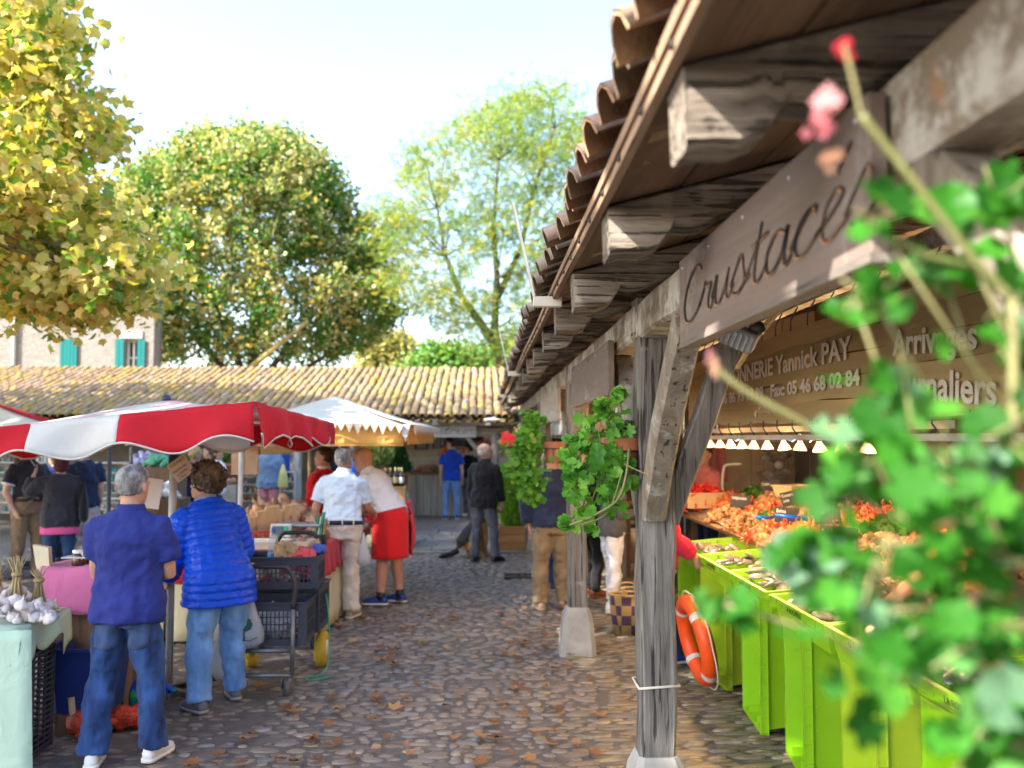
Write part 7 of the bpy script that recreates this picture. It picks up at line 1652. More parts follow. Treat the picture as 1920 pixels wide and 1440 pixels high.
def scale():
    t = thing('weighing_scale', 'grey electronic weighing scale with a tilted screen on the red stall', 'scale', (-1.86, 8.72, .83), R(-8)); m = MB(); m.box((0, .1, .03), (.34, .26, .05), bev=.012); m.tube([(0, .12, .05), (0, .12, .15)], .03, 10); m.build('base', flat('scale_grey', (.42, .44, .46), .4), t, False)
    m = MB(); m.box((.08, .12, .185), (.46, .26, .03), bev=.012); m.build('pan', flat('scale_pan', (.25, .28, .31), .3, .4), t, False); m = MB(); m.box((-.06, -.05, .14), (.20, .03, .13), rot=(R(-14), 0, 0), bev=.008); s_ = m.build('display', flat('scale_light', (.60, .64, .66), .4), t, False); m = MB(); m.box((-.085, -.068, .14), (.11, .006, .09), rot=(R(-14), 0, 0)); m.build('screen', flat('lcd', (.10, .13, .17), .2), s_, False); m = MB(); m.box((.0, -.07, .165), (.04, .006, .045), rot=(R(-14), 0, 0)); m.build('sticker', flat('green_sticker', (.02, .36, .17), .5), s_, False)
    t2 = thing('pen_box', 'black box of pens and green folders beside the scale', 'box', (-1.56, 8.74, .83)); m = MB(); m.box((0, 0, .05), (.1, .1, .1)); m.build('box', L_BLACK, t2, False)
    for i, (c, h) in enumerate((((.01, .32, .16), .22), ((.65, .65, .62), .2), ((.01, .32, .16), .24), ((.4, .2, .1), .18))):
        m = MB(); m.box((-.035 + i * .024, 0, .1 + h / 2 - .03), (.014, .07, h), rot=(0, R(8), 0)); m.build('folder', flat('folder_%d' % i if i != 2 else 'folder_0', c, .6), t2, False)
scale()
# boards and bags hung on the poles
M_card = mat('cardboard', (.50, .34, .22), (.44, .29, .18), .85, 6, .15, 60)
def card_board(label, px, py, Y, w, h, roll, lines=(), yaw=0, m_=None, tilt=0):
    t = thing('card_sign', label, 'cardboard sign', at(px, py, Y)); t.rotation_euler = (R(tilt), R(roll), R(yaw)); m = MB(); m.box((0, 0, 0), (w, .006, h)); m.build('board', m_ or M_card, t, False)
    for s_, x, z, sz, c in lines: text('lettering', s_, sz, Matrix.Translation((x, -.0042, z)) @ Matrix.Rotation(R(90), 4, 'X'), flat('ink_' + c[0], c[1], .8), t, .0003, xs=.75)
    return t
INK = ('navy', (.03, .03, .12)); GRN = ('green', (.10, .20, .05))
card_board('brown cardboard sign with handwritten market days tilted on the parasol pole', 339, 878, 6.45, .145, .145, -36, (('HORAIRES', -.062, .036, .036, GRN), ('tous les jours', -.064, -.004, .028, INK), ('au marche', -.05, -.036, .028, INK), ('a Flotte :', -.05, -.062, .026, INK)))
card_board('blank pale cardboard sheet hanging left of the parasol pole', 284, 925, 6.75, .14, .22, 8, m_=mat('pale_card', (.66, .56, .48), (.6, .5, .42), .8, 5, .1, 40))
for px, a in ((447, 'left'), (472, 'right')): 
    q = at(px, 858, 9.65); t = thing('kraft_bag', 'brown paper carrier bag hung upside down on the white parasol pole, %s one' % a, 'paper bag', q); m = MB(); m.box((0, 0, -.02), (.135, .04, .32), bev=.004); m.box((0, -.022, -.12), (.10, .002, .04)); m.build('bag', M_card, t, False)
t = thing('shop_sign', 'small brown shop sign with yellow lettering hung under the cream parasol', 'sign', at(517, 843, 12.6)); m = MB(); m.box((0, 0, 0), (.42, .02, .13), bev=.004); m.build('board', wood('ochre_sign', (.36, .22, .08), (.25, .14, .05), 0), t, False); text('lettering', 'Fermier', .07, Matrix.Translation((-.12, -.012, -.03)) @ Matrix.Rotation(R(90), 4, 'X'), flat('sign_yellow', (.6, .45, .12), .6), t, .0005) if False else None
# ================================================================== WINE TABLE
stall_table('small table with red cloth carrying the wine crate near the end of the alley', -1.95, -1.30, 15.2, 16.1, .74, 0, .30)
t = thing('wine_crate', 'open wooden wine crate standing on the small red table', 'crate', (-1.53, 15.45, .752)); m = MB(); m_ = wood('crate_pine', (.56, .36, .17), (.42, .25, .11), 0, grain=8, bump=.1, crack=.85)
for z in (.012, .262): m.box((0, 0, z), (.38, .28, .02))
for x in (-.18, .18): m.box((x, 0, .137), (.02, .28, .23))
m.box((.06, .0, .137), (.22, .26, .22)); m.build('crate', m_, t, False)
M_bottle = mat('wine_glass_dark', (.012, .012, .010), (.02, .02, .012), .08, 5, 0, 50, spec=.8)
for i, x in enumerate((-.17, -.115, -.06, -.03, .01)):
    o = thing('wine_bottle', ('wine bottle with cream label at the left end of the row', 'second wine bottle with cream label in the row', 'third wine bottle in the row', 'wine bottle behind the third in the row', 'wine bottle with white label at the right end of the row')[i], 'bottle', (-1.42 + x * 1.5, 15.36 + (.1 if i == 3 else 0), 1.026)); m = MB(); m.lathe([(.034, 0), (.038, .006), (.038, .19), (.03, .225), (.014, .25), (.0135, .30)], 16); m.build('glass', M_bottle, o)
    m = MB(); m.lathe([(.0145, .25), (.016, .26), (.016, .315), (.01, .318)], 12); m.build('capsule', flat('gold_capsule', (.5, .38, .15), .4, .3), o); m = MB(); m.lathe([(.0385, .06), (.0388, .062), (.0388, .15), (.0385, .152)], 16); m.build('label', flat('label_cream', (.58, .46, .28), .7) if i < 4 else L_WHITE, o)
t = thing('display_card', 'white display card with a bottle picture beside the wine bottles', 'card', (-1.76, 15.42, .752 + .0)); m = MB(); m.box((0, 0, .36), (.20, .01, .30)); m.box((0, .02, .1), (.06, .02, .2)); m.build('card', L_WHITE, t, False); m = MB(); m.box((.02, -.007, .31), (.05, .004, .14)); m.box((.02, -.007, .41), (.018, .004, .07)); m.build('bottle_picture', flat('amber_print', (.16, .08, .03), .6), t, False)
t = thing('folded_cloth', 'dark red cloth folded over the corner of the wine table', 'cloth', (-1.30, 15.16, .0)); m = MB(); m.sheet(lambda u, v: (-.10 + .16 * u + .02 * v, -.035 - .02 * math.sin(u * 9), .76 - v * (.42 - .25 * abs(u - .5))), 12, 8); solidify(m.build('cloth', C_REDT, t), .004)
# ================================================================== FAR COUNTER (caterer)
def caterer():
    t = thing('shop_counter', 'grey boarded shop counter with a sloped glass front at the end of the alley', 'counter', (0, 0, 0)); x0, x1, y0, y1, z = -1.78, .55, 21.7, 20.95, .96
    n = 14
    for i in range(n):
        a, b = i / n, (i + 1) / n; m = MB(); m.r = rnd.random(); xa, xb = x0 + (x1 - x0) * a + .006, x0 + (x1 - x0) * b - .006; ya = y0 + (y1 - y0) * (a + b) / 2
        m.box(((xa + xb) / 2, ya, z / 2), (xb - xa, .03, z), rot=(0, 0, math.atan2(y1 - y0, x1 - x0))); m.build('board', M_greywood, t, False)
    m = MB(); m.prism([(x0 - .06, y0 - .06, z), (x1, y1 - .06, z), (x1, y1 + .8, z), (x0 - .06, y0 + .8, z)], (0, 0, .06)); m.build('counter_top', M_brown, t, False)
    m = MB(); m.prism([(x0, y0 + .0, z + .065), (x0, y0 + .0, z + .10), (x0 + .02, y0 + .5, z + .62), (x0 + .02, y0 + .72, z + .62), (x0 + .02, y0 + .72, z + .065)], (.012, 0, 0)); m.build('side_glass', plastic('display_glass', (.5, .52, .5), .75), t, False)
    m = MB(); m.sheet(lambda u, v: (x0 + (x1 - x0) * u, y0 + (y1 - y0) * u + .5 * v, z + .10 + .52 * v), 4, 2); m.build('front_glass', plastic('display_glass', (.5, .52, .5), .75), t, False)
    for k, dz in ((0, .62), (1, .36)):
        m = MB(); m.prism([(x0 + .03, y0 + .5 - .1 * k, z + dz), (x1, y1 + .5 - .1 * k, z + dz), (x1, y1 + .75, z + dz), (x0 + .03, y0 + .75, z + dz)], (0, 0, .014)); m.build('shelf', L_WHITE if k else M_brown, t, False)
    for lb, c, rd, nn, me, sz, mm in (('red prepared dishes behind the counter glass, left side', (-1.45, 21.95, z + .1), (.3, .2, .1), 50, CLAW, .13, M_red), ('green salad behind the counter glass', (-1.05, 21.85, z + .1), (.3, .2, .08), 60, OV, .12, M_herb), ('red sausages hanging over the counter', (-.98, 21.8, z + .45), (.1, .1, .25), 40, SAUS, .14, M_red), ('roast pieces on the counter shelf at the right', (.2, 21.5, z + .42), (.25, .15, .12), 40, ROCK, .12, M_saus), ('orange melons on the upper counter shelf', (-.2, 21.75, z + .66), (.35, .12, .12), 26, ROCK, .15, M_red)):
        tt, ins = heap('deli_food', lb, 'food', c, rd, nn, me, sz, 'prepared food on the far counter'); bulk('pile', me, ins, mm, tt)
    for i in range(4):
        q = thing('oil_bottle', ('leftmost oil bottle on the far counter shelf', 'second oil bottle on the far counter shelf', 'third oil bottle on the far counter shelf', 'fourth oil bottle beside the royal blue polo')[i], 'bottle', (-1.35 + i * .09, 22.15, z + .64)); m = MB(); m.lathe([(.03, 0), (.034, .01), (.034, .15), (.012, .2), (.012, .25)], 12); m.build('glass', (P_CLEAR, M_bottle)[i % 2], q); m = MB(); m.lathe([(.014, .25), (.014, .28)], 10); m.build('cap', M_brown, q)
    # chalk board, picture, sign, pendant lamp
    bt = thing('chalk_board', 'framed chalk board on the ochre wall behind the far counter', 'chalk board', at(872, 818, 23.3)); W, H = .98, .52; m = MB(); m.box((0, 0, 0), (W, .03, H), bev=.004); m.build('frame', M_brown, bt, False); m = MB(); m.box((0, -.018, 0), (W - .09, .006, H - .09)); m.build('slate', M_slate, bt, False)
    for s_, x, zz, sz in (('Artisan', .0, .09, .14), ('Ouvert tous les jours', -.35, -.06, .065), ('a partir de 8h30', -.35, -.12, .065), ('Plats cuisines maison', -.40, -.19, .06)): text('lettering', s_, sz, Matrix.Translation((x, -.0225, zz)) @ Matrix.Rotation(R(90), 4, 'X'), M_chalk, bt, .0005, xs=.85)
    pt = thing('wall_picture', 'small framed picture on the ochre wall left of the counter', 'picture', at(790, 834, 23.3)); m = MB(); m.box((0, 0, 0), (.36, .03, .26), bev=.006); m.build('frame', M_brown, pt, False); m = MB(); m.box((0, -.018, 0), (.22, .006, .15)); m.build('print', mat('print_pale', (.55, .5, .42), (.2, .2, .12), .7, 20, 0, 30), pt, False)
    sg = thing('sign_board', 'grey wooden sign with flowing handwriting under the tiled eave', 'sign', (at(800, 806, 19.12).x, 19.42, at(800, 806, 19.42).z)); xr = at(893, 806, 19.42).x; xl = xr - 1.95; c = sg.location.x; m = MB(); m.box(((xl + xr) / 2 - c, 0, 0), (xr - xl, .03, .32), bev=.005); m.build('board', M_greywood_h, sg, False)
    handwriting('Traiteur', .105, .02, Matrix.Translation((xr - c - 1.42, -.0175, -.085)) @ Matrix.Rotation(R(90), 4, 'X'), sg, (flat('sign_grey_ink', (.10, .10, .11), .7), flat('sign_grey_edge', (.2, .2, .21), .7)), ratio=2.35)
    lp = thing('pendant_lamp', 'small warm pendant lamp in front of the chalk board', 'lamp', at(906, 836, 21.8)); m = MB(); m.lathe([(.02, .12), (.03, .08), (.07, 0), (.066, 0), (.02, .08)], 14); m.build('shade', mat('bronze', (.3, .16, .07), (.2, .1, .05), .4, 9, .1, 50, metal=.6), lp); m = MB(); m.ell((0, 0, -.005), (.05, .05, .03), 12, 8); m.build('bulb', M_bulb, lp); m = MB(); m.tube([(0, 0, .12), (0, 0, .75)], .006, 5); m.build('cord', L_BLACK, lp)
    hb = thing('herring_model', 'blue and white fish model hung under the eave by the corner', 'fish model', at(924, 784, 19.0)); m = MB(); m.v, m.f = fm.v, fm.f; m.mi = [0] * len(fm.f); m.rv = [0] * len(fm.v); o = m.build('body', mat('model_fish', (.45, .6, .75), (.8, .82, .84), .35, 5, 0, 40), hb); o.scale = (.36, .3, .16); o.location.z = -.03
caterer()
# conifer and flowering plant in the middle distance
def pot_shrub(name, label, px, py, Y, h, w, pal, seed, n=1600, size=.07, pot=True, cone=False, base=None):
    r = random.Random(seed); q = at(px, py, Y); zb = q.z - h / 2; t = thing(name, label, 'plant', (q.x, Y, 0)); ins = []
    for k in range(n):
        f = r.random(); ww = w * ((1 - f) ** .7 * .95 + .08 if cone else math.sqrt(max(.02, 1 - (2 * f - 1) ** 2))); a = r.uniform(0, 6.28); b = ww * r.random() ** .35
        s = size * r.uniform(.7, 1.3); ins.append((r.randrange(3), TRS((b * math.cos(a), b * math.sin(a), zb + h * f), (r.gauss(.7, .5), r.gauss(0, .5), a - 1.57 + r.gauss(0, .5)), (s * (.6 if cone else 1), s, s)), min(.99, max(0, r.gauss(.5, .28)))))
    bulk('foliage', OV, ins, leafmat(name + '_leaf', pal, .35), t); m = MB(); m.tube([(0, 0, max(.05, zb - .4)), (0, 0, zb + h * .5)], .02, 6); m.build('stem', M_bark, t)
    m = MB(); m.lathe([(.16, 0), (.2, .36), (.22, .36), (.22, .42), (.18, .42), (.15, .05)], 18, c=(0, 0, max(0, zb - .42))); m.build('pot', M_pot, t)
    if zb > .6: m = MB(); m.box((0, 0, (zb - .42) / 2), (.4, .4, zb - .43)); m.build('pedestal', M_plinth, t, False)
M_pot = mat('terracotta', (.46, .17, .085), (.36, .12, .06), .75, 5, .2, 60)
pot_shrub('flowering_shrub', 'pale green flowering plant standing behind the bending bald vendor', 708, 848, 17.5, .62, .34, [(.10, .2, .03), (.2, .3, .06), (.32, .38, .1), (.45, .42, .2)], 5, 900, .08)
pot_shrub('potted_conifer', 'dark green potted conifer beside the wine bottles', 748, 856, 18.2, .62, .27, [(.01, .045, .012), (.02, .08, .02), (.03, .10, .025)], 6, 1500, .07, cone=True)
pot_shrub('leafy_shrub', 'green leafy plant at the top of the whitewashed post', 430, 852, 18.6, .36, .26, [(.08, .18, .03), (.15, .28, .05), (.3, .34, .1)], 8, 500, .07)
# ================================================================== SHOP GOODS at the left
def shelf_rack(label, px, py0, py1, Y, w, colors, seed, name='shelf_rack', item='jar'):
    r = random.Random(seed); q = at(px, py1, Y); zt = at(px, py0, Y).z; t = thing(name, label, 'shelf', (q.x, Y, 0)); m = MB(); z0 = max(.25, q.z); n = max(2, int((zt - z0) / .17))
    for sx in (-1, 1): m.box((sx * w / 2, 0, zt / 2), (.03, .3, zt))
    for i in range(n + 1): m.box((0, 0, z0 + (zt - z0) * i / n), (w - .03, .3, .02))
    m.build('frame', M_white_post, t, False); vs = [simple(lambda m: m.lathe([(.3, 0), (.33, .05), (.33, .7), (.2, .8), (.2, 1)], 8)), simple(lambda m: m.box((0, 0, .45), (.7, .5, .9))), simple(lambda m: m.ell((0, 0, .4), (.4, .4, .4), 8, 5))]
    for ci, c in enumerate(colors):
        ins = []
        for i in range(n):
            for k in range(int(w / .055)):
                if r.randrange(len(colors)) != ci: continue
                s = r.uniform(.07, .13); ins.append((r.randrange(3), TRS((-w / 2 + .04 + k * .055, -.06 + r.uniform(-.05, .05), z0 + (zt - z0) * i / n + .012), (0, 0, r.random()), (.075, .075, s)), r.random()))
        if ins: bulk('goods', vs, ins, mat('goods_%d_%d' % (seed, ci), c, tuple(x * .6 for x in c), .4, 30, 0, 50, rv=.3), t)
shelf_rack('shelf of teal glass bottles behind the white haired man', 192, 868, 1010, 17.5, .9, [(.02, .3, .33), (.03, .22, .28), (.5, .5, .48)], 1); shelf_rack('low shelf of grey boxes and white cartons under the teal bottles', 186, 935, 1010, 16.2, 1.0, [(.3, .3, .3), (.6, .58, .55), (.4, .3, .2)], 2)
shelf_rack('tall rack of small souvenir jars left of the whitewashed post', 360, 850, 960, 21.0, 1.7, [(.1, .2, .45), (.5, .5, .5), (.4, .08, .06), (.5, .4, .1), (.12, .3, .15)], 3); shelf_rack('rack of coloured souvenir jars right of the whitewashed post', 478, 862, 960, 20.6, 1.0, [(.1, .2, .45), (.5, .5, .5), (.4, .08, .06), (.5, .42, .1), (.1, .3, .2)], 4); shelf_rack('narrow spinner rack of key rings by the concrete wall', 541, 885, 955, 19.2, .3, [(.1, .2, .3), (.4, .38, .3), (.3, .12, .08)], 5, 'spinner_rack')
shelf_rack('dark shelf of boxes at the far left behind the auburn haired person', 20, 848, 960, 18.0, 1.4, [(.3, .26, .2), (.02, .22, .24), (.5, .45, .38)], 6)
stall_table('stall table with pale grey cloth at the left edge', -8.4, -6.75, 11.6, 12.9, .82, 0, .02, clothmat('pale_table_cloth', (.55, .53, .50), (.48, .46, .44)), MATS['pale_table_cloth'])
for lb, c, mm, me in (('brown beads and trinkets heaped on the pale table', (-7.05, 12.0, .84), M_saus, ROCK), ('red scarves heaped on the pale table', (-7.3, 12.3, 1.0), flat('scarf_red', (.55, .04, .03), .8), ROCK), ('blue folded cloths on the pale table', (-7.15, 11.8, .95), flat('scarf_blue', (.35, .4, .55), .8), ROCK)):
    t, ins = heap('market_goods', lb, 'goods', c, (.22, .25, .22), 46, me, .11, 'goods on the stalls at the left'); bulk('pile', me, [(a, Matrix.Translation((0, 0, -.27 * M.translation.x)) @ M, q) for a, M, q in ins], mm, t)
for lb, px, py, Y, mm in (('lavender and blue trinkets in baskets behind the polo man', 272, 868, 16.5, mat('lavender_mix', (.5, .5, .62), (.2, .2, .45), .7, 20, 0, 30, rv=.3)), ('dark wicker basket of sachets behind the polo man', 290, 884, 16.0, M_saus), ('green soap and boxes beside the parasol pole', 303, 872, 15.5, flat('soap_green', (.1, .4, .25), .6)), ('white paper goods on the stall behind the pole', 300, 930, 13.0, L_WHITE)):
    q = at(px, py, Y); t, ins = heap('market_goods', lb, 'goods', q, (.28, .2, .2), 60, ROCK, .13, 'goods on the stalls at the left'); bulk('pile', ROCK, [(a, Matrix.Translation((0, 0, -.27 * M.translation.x)) @ M, qq) for a, M, qq in ins], mm, t); m = MB(); m.box((0, 0, -q.z / 2 - .02), (.7, .5, q.z - .02)); m.build('stand', M_brown, t, False)
t = thing('blue_banner', 'deep blue cloth hanging beside the concrete wall', 'cloth', at(590 - 60, 870, 19.3)); m = MB(); m.sheet(lambda u, v: ((u - .5) * .3, -.02 * math.sin(u * 9), .3 - .8 * v), 8, 6); solidify(m.build('cloth', clothmat('deep_blue_cloth', (.01, .06, .35)), t), .004)
t = thing('yellow_bag', 'pale yellow cloth bag hanging beside the man in pink trousers', 'bag', at(531, 890, 18.0)); m = MB(); m.loft([[(a * math.cos(k * math.pi / 6), b * math.sin(k * math.pi / 6), z) for k in range(12)] for z, a, b in ((-.28, .05, .03), (-.22, .11, .05), (0, .08, .04), (.2, .02, .02))]); m.build('bag', clothmat('yellow_cotton', (.6, .56, .22)), t)
# ================================================================== GERANIUMS
def geranium_leaf(seed):
    r = random.Random(seed); n = 14; v = [(0, .06, -.05)]; 
    for i in range(n + 1):
        a = R(-70) + R(320) * i / n; lob = 1 + .10 * math.cos(a * 7 + seed); rad = .5 * lob
        v.append((rad * math.cos(a), rad * math.sin(a) + .12, .10 * math.cos(a * 5) * .6 + .08 * r.uniform(-1, 1) + .10))
    return v, [(0, i, i + 1) for i in range(1, n + 1)]
def ivy_leaf(seed):
    r = random.Random(seed); tips = [(-60, .40), (-20, .5), (35, .54), (90, .58), (145, .54), (200, .5), (240, .40)]; v = [(0, -.04, -.03)]; pr = None
    for i, (a, l) in enumerate(tips):
        if i: b = R((a + tips[i - 1][0]) / 2); v.append((.38 * math.cos(b), .38 * math.sin(b) + .08, .04))
        for d in (-11, 11): q = R(a + d); v.append((l * math.cos(q), l * math.sin(q) + .08, .10 + r.uniform(-.05, .05)))
    return v, [(0, i, i + 1) for i in range(1, len(v) - 1)]
GL = [geranium_leaf(i) for i in range(3)] + [ivy_leaf(i) for i in range(3)]
def geranium(label, pot_c, pot_r, pot_h, clumps, n, size, pal, seed, flowers=(), spread=.07, tilt=0, stems=(), face=None, limit=260, pot=True, big=()):
    r = random.Random(seed); t = thing('geranium_pot', label, 'geranium', pot_c); o = Vector(pot_c)
    if pot:
        m = MB(); m.lathe([(pot_r * .68, -pot_h), (pot_r * .9, -.06), (pot_r * .9, -.055), (pot_r, -.055), (pot_r * 1.02, 0), (pot_r * .92, 0), (pot_r * .86, -.05), (pot_r * .6, -pot_h * .9)], 26); p_ = m.build('pot', M_pot, t); sharp(p_, 40)
        m = MB(); m.lathe([(pot_r * .86, -.04), (.01, -.02)], 20); m.build('soil', M_earth, p_, False)
        m = MB(); m.tube([(pot_r * 1.03 * math.cos(a), pot_r * 1.03 * math.sin(a), -.06) for a in [k * math.pi / 10 for k in range(21)]], .004, 6); m.tube([(pot_r * 1.03, 0, -.06), (pot_r + .08, 0, -.06), (pot_r + .08, 0, -.3)], .006, 6); m.tube([(-.02, -pot_r * .95, -.06), (-.02, -pot_r * .66, -pot_h)], .003, 5); m.build('hanger', M_iron, t)
    ins = []
    for i in range(n):
        c, sd = clumps[r.randrange(len(clumps))]; p = Vector(c) - o + Vector((r.gauss(0, sd), r.gauss(0, sd * .9), r.gauss(0, sd)))
        s = size * r.uniform(.6, 1.3); yaw = r.gauss(math.pi, .9)
        E = Matrix.Rotation(r.gauss(0, .5), 4, 'Z') @ Matrix.Rotation(r.gauss(1.0, .45), 4, 'X') @ Matrix.Rotation(r.uniform(0, 6.28), 4, 'Z')
        ins.append((r.randrange(6), Matrix.Translation(p) @ E @ Matrix.Diagonal((s, s, s, 1)), min(.99, max(0, r.gauss(.5, .27)))))
    for p, s in big:
        ins.append((r.randrange(3), Matrix.Translation(Vector(p) - o) @ Matrix.Rotation(1.2, 4, 'X') @ Matrix.Diagonal((s, s, s, 1)), .5))
    pieces('leaf', 'foliage', GL, ins, leafmat('geranium_leaf_%d' % seed, pal, .4, .6 if seed == 3 else .45, .15 if seed == 3 else .35), t, limit)
    m = MB()
    for c, sd in clumps:
        P = curve((0, 0, -.02), Vector(c) - o, r, 6, .5, .03); m.tube(P, .0022 if seed == 3 else .0045, 5)
        for k in range(3): q = Vector(c) - o; m.tube([q, q + Vector((r.gauss(0, sd), r.gauss(0, sd), r.gauss(0, sd)))], .0016 if seed == 3 else .0028, 4)
    m.build('stems', leafmat('geranium_stem', [(.14, .17, .05), (.2, .18, .08)], .1), t, True, 'stuff')
    for P, rad in stems:
        m = MB(); m.tube(smooth_pts([Vector(p) - o for p in P], 5), rad, 7); m.build('stem', MATS['geranium_stem'], t)
    for k, (c, rad, col, cnt) in enumerate(flowers):
        m = MB()
        for i in range(cnt):
            d = Vector((r.gauss(0, 1), r.gauss(0, 1), r.gauss(0, 1))).normalized() * rad * r.uniform(.5, 1); p = Vector(c) - o + d
            for j in range(5):
                a = j * 1.257 + i; w = rad * .42; e1 = Vector((math.cos(a), 0, math.sin(a))); e2 = Vector((-math.sin(a), 0, math.cos(a)))
                m.add([p, p + e1 * w + e2 * w * .4 + d * .2, p + e1 * w * 1.3 + d * .1, p + e1 * w - e2 * w * .4 + d * .2], [(0, 1, 2, 3)])
        m.build('flower', col, t, False)
    return t
F_RED = leafmat('petal_red', [(.75, .02, .05), (.8, .05, .1)], .4); F_PINK = leafmat('petal_pink', [(.62, .10, .22), (.8, .45, .5), (.5, .05, .12)], .4); F_DRY = leafmat('petal_dry', [(.5, .25, .16), (.6, .4, .3)], .3)
G1 = [(.05, .18, .02), (.08, .27, .025), (.13, .36, .035), (.2, .43, .06)]
def P_(Y, *pts): return [(at(x, y, Y + dy), sd) for x, y, dy, sd in pts]
pc = at(1166, 822, 4.25)
geranium('terracotta pot of trailing ivy geranium on the first post', pc, .085, .17, P_(4.22, (1130, 765, 0, .018), (1160, 740, 0, .012), (1110, 800, 0, .03), (1150, 800, -.03, .03), (1085, 830, 0, .03), (1130, 850, -.06, .045), (1165, 860, -.08, .03), (1090, 880, -.02, .045), (1130, 900, -.06, .05), (1165, 905, -.05, .035), (1075, 920, 0, .03), (1110, 940, -.03, .045), (1150, 945, -.03, .035), (1100, 970, 0, .03), (1062, 985, .02, .012), (1070, 870, 0, .03)), 330, .052, G1, 1,
         stems=(([at(1180, 840, 4.1), at(1172, 900, 4.05), at(1155, 940, 4.05), at(1110, 968, 4.1), at(1068, 985, 4.15)], .006), ([at(1165, 890, 4.05), at(1140, 960, 4.1), at(1090, 985, 4.1)], .005), ([at(1170, 870, 4.08), at(1215, 890, 4.0), at(1222, 885, 3.98)], .0035)), flowers=((at(1215, 886, 4.0), .012, F_DRY, 8), (at(1128, 800, 4.15), .02, F_DRY, 12)), limit=240, big=((at(1120, 852, 4.05), .075), (at(1118, 868, 4.03), .07)))
pc2 = at(1040, 828, 7.85)
geranium('terracotta pot of bushy geranium tilted on the second post', pc2, .10, .19, P_(7.85, (1000, 790, 0, .045), (985, 810, 0, .05), (995, 835, -.05, .05), (978, 850, 0, .06), (995, 865, -.05, .08), (965, 870, 0, .05), (988, 900, -.05, .06), (1000, 900, -.08, .045), (990, 925, 0, .04), (1005, 930, -.03, .04), (985, 830, 0, .06), (962, 830, 0, .05)), 620, .055, [(.06, .2, .02), (.1, .29, .025), (.16, .38, .04), (.25, .45, .08)], 2,
         flowers=((at(950, 823, 7.7), .05, F_RED, 14), (at(968, 806, 7.7), .02, F_DRY, 8)), limit=240)
for i, (pp, h, w) in enumerate(((at(1172, 800, 4.27), .20, .042), (at(1045, 822, 7.9), .24, .06))):
    t = thing('plastic_bottle', ('ribbed clear plastic bottle upended in the first geranium pot', 'ribbed clear plastic bottle upended in the second geranium pot')[i], 'bottle', pp); m = MB(); prof = [(w * .4, -.03), (w * .9, .02)] + [(w * (1 + .06 * (k % 2)), .03 + (h - .04) * k / 24) for k in range(25)] + [(w * .6, h)]; m.lathe(prof, 18); m.build('bottle', P_CLEAR, t); m = MB(); m.lathe([(w * .8, -.025), (w * .85, .03), (.01, .032)], 14); m.build('water', flat('dark_water', (.03, .018, .012), .1), t)
# the near geranium right in front of the viewer
near = P_(.86, (1640, 410, .02, .012), (1640, 560, 0, .016), (1770, 520, .08, .02), (1780, 400, .05, .014), (1870, 380, .1, .016), (1880, 560, .08, .03), (1900, 690, .02, .025), (1660, 790, .05, .02), (1880, 820, .0, .035), (1800, 850, -.02, .035), (1720, 870, 0, .035), (1640, 860, .03, .025), (1860, 930, -.03, .035), (1770, 960, -.03, .035), (1680, 960, 0, .035), (1610, 930, .04, .018), (1890, 1050, -.05, .035), (1640, 1050, .0, .04), (1600, 1030, .04, .018), (1500, 1050, .06, .008), (1880, 1170, -.05, .035), (1700, 1190, 0, .035), (1620, 1150, .02, .03), (1600, 1110, .05, .014), (1660, 1270, 0, .022), (1760, 1260, -.02, .03), (1890, 1290, -.03, .03), (1840, 1360, -.02, .025), (1890, 1400, 0, .025), (1360, 1135, .10, .006), (1600, 560, .06, .012), (1845, 1250, 0, .03), (1790, 1100, 0, .02), (1880, 880, 0, .035), (1800, 1010, 0, .035), (1870, 990, 0, .03), (1760, 845, .02, .028), (1820, 1180, 0, .03), (1760, 1180, .02, .03))
pcn = Vector((.80, 1.02, 1.42))
Sg = lambda Y, *p: [at(x, y, Y) for x, y in p]
geranium('geranium with red buds spilling into view right before the viewer', pcn, .09, .17, near, 205, .043, [(.012, .075, .008), (.025, .13, .012), (.04, .19, .016), (.075, .25, .03), (.13, .24, .15)], 3,  # last palette tone puts blue-grey highlights into the leaf colour
         stems=((Sg(.86, (1900, 560), (1830, 490), (1760, 400), (1690, 310), (1615, 215)), .0042), (Sg(.86, (1615, 215), (1605, 170), (1590, 110), (1583, 85)), .0024), (Sg(.88, (1830, 500), (1740, 480), (1670, 445), (1640, 430)), .003), (Sg(.9, (1740, 480), (1690, 520), (1660, 540)), .0025), (Sg(1.05, (1640, 870), (1500, 790), (1400, 735), (1340, 690)), .004), (Sg(.86, (1900, 560), (1900, 800), (1880, 1000)), .005)),
         flowers=((at(1583, 92, .86), .010, F_RED, 6), (at(1545, 195, .86), .014, F_PINK, 12), (at(1530, 235, .87), .012, F_PINK, 8), (at(1555, 300, .88), .010, F_DRY, 6), (at(1338, 688, 1.05), .010, F_DRY, 6), (at(1326, 668, 1.05), .006, F_PINK, 3), (at(1660, 395, .86), .006, F_DRY, 5)), limit=280)
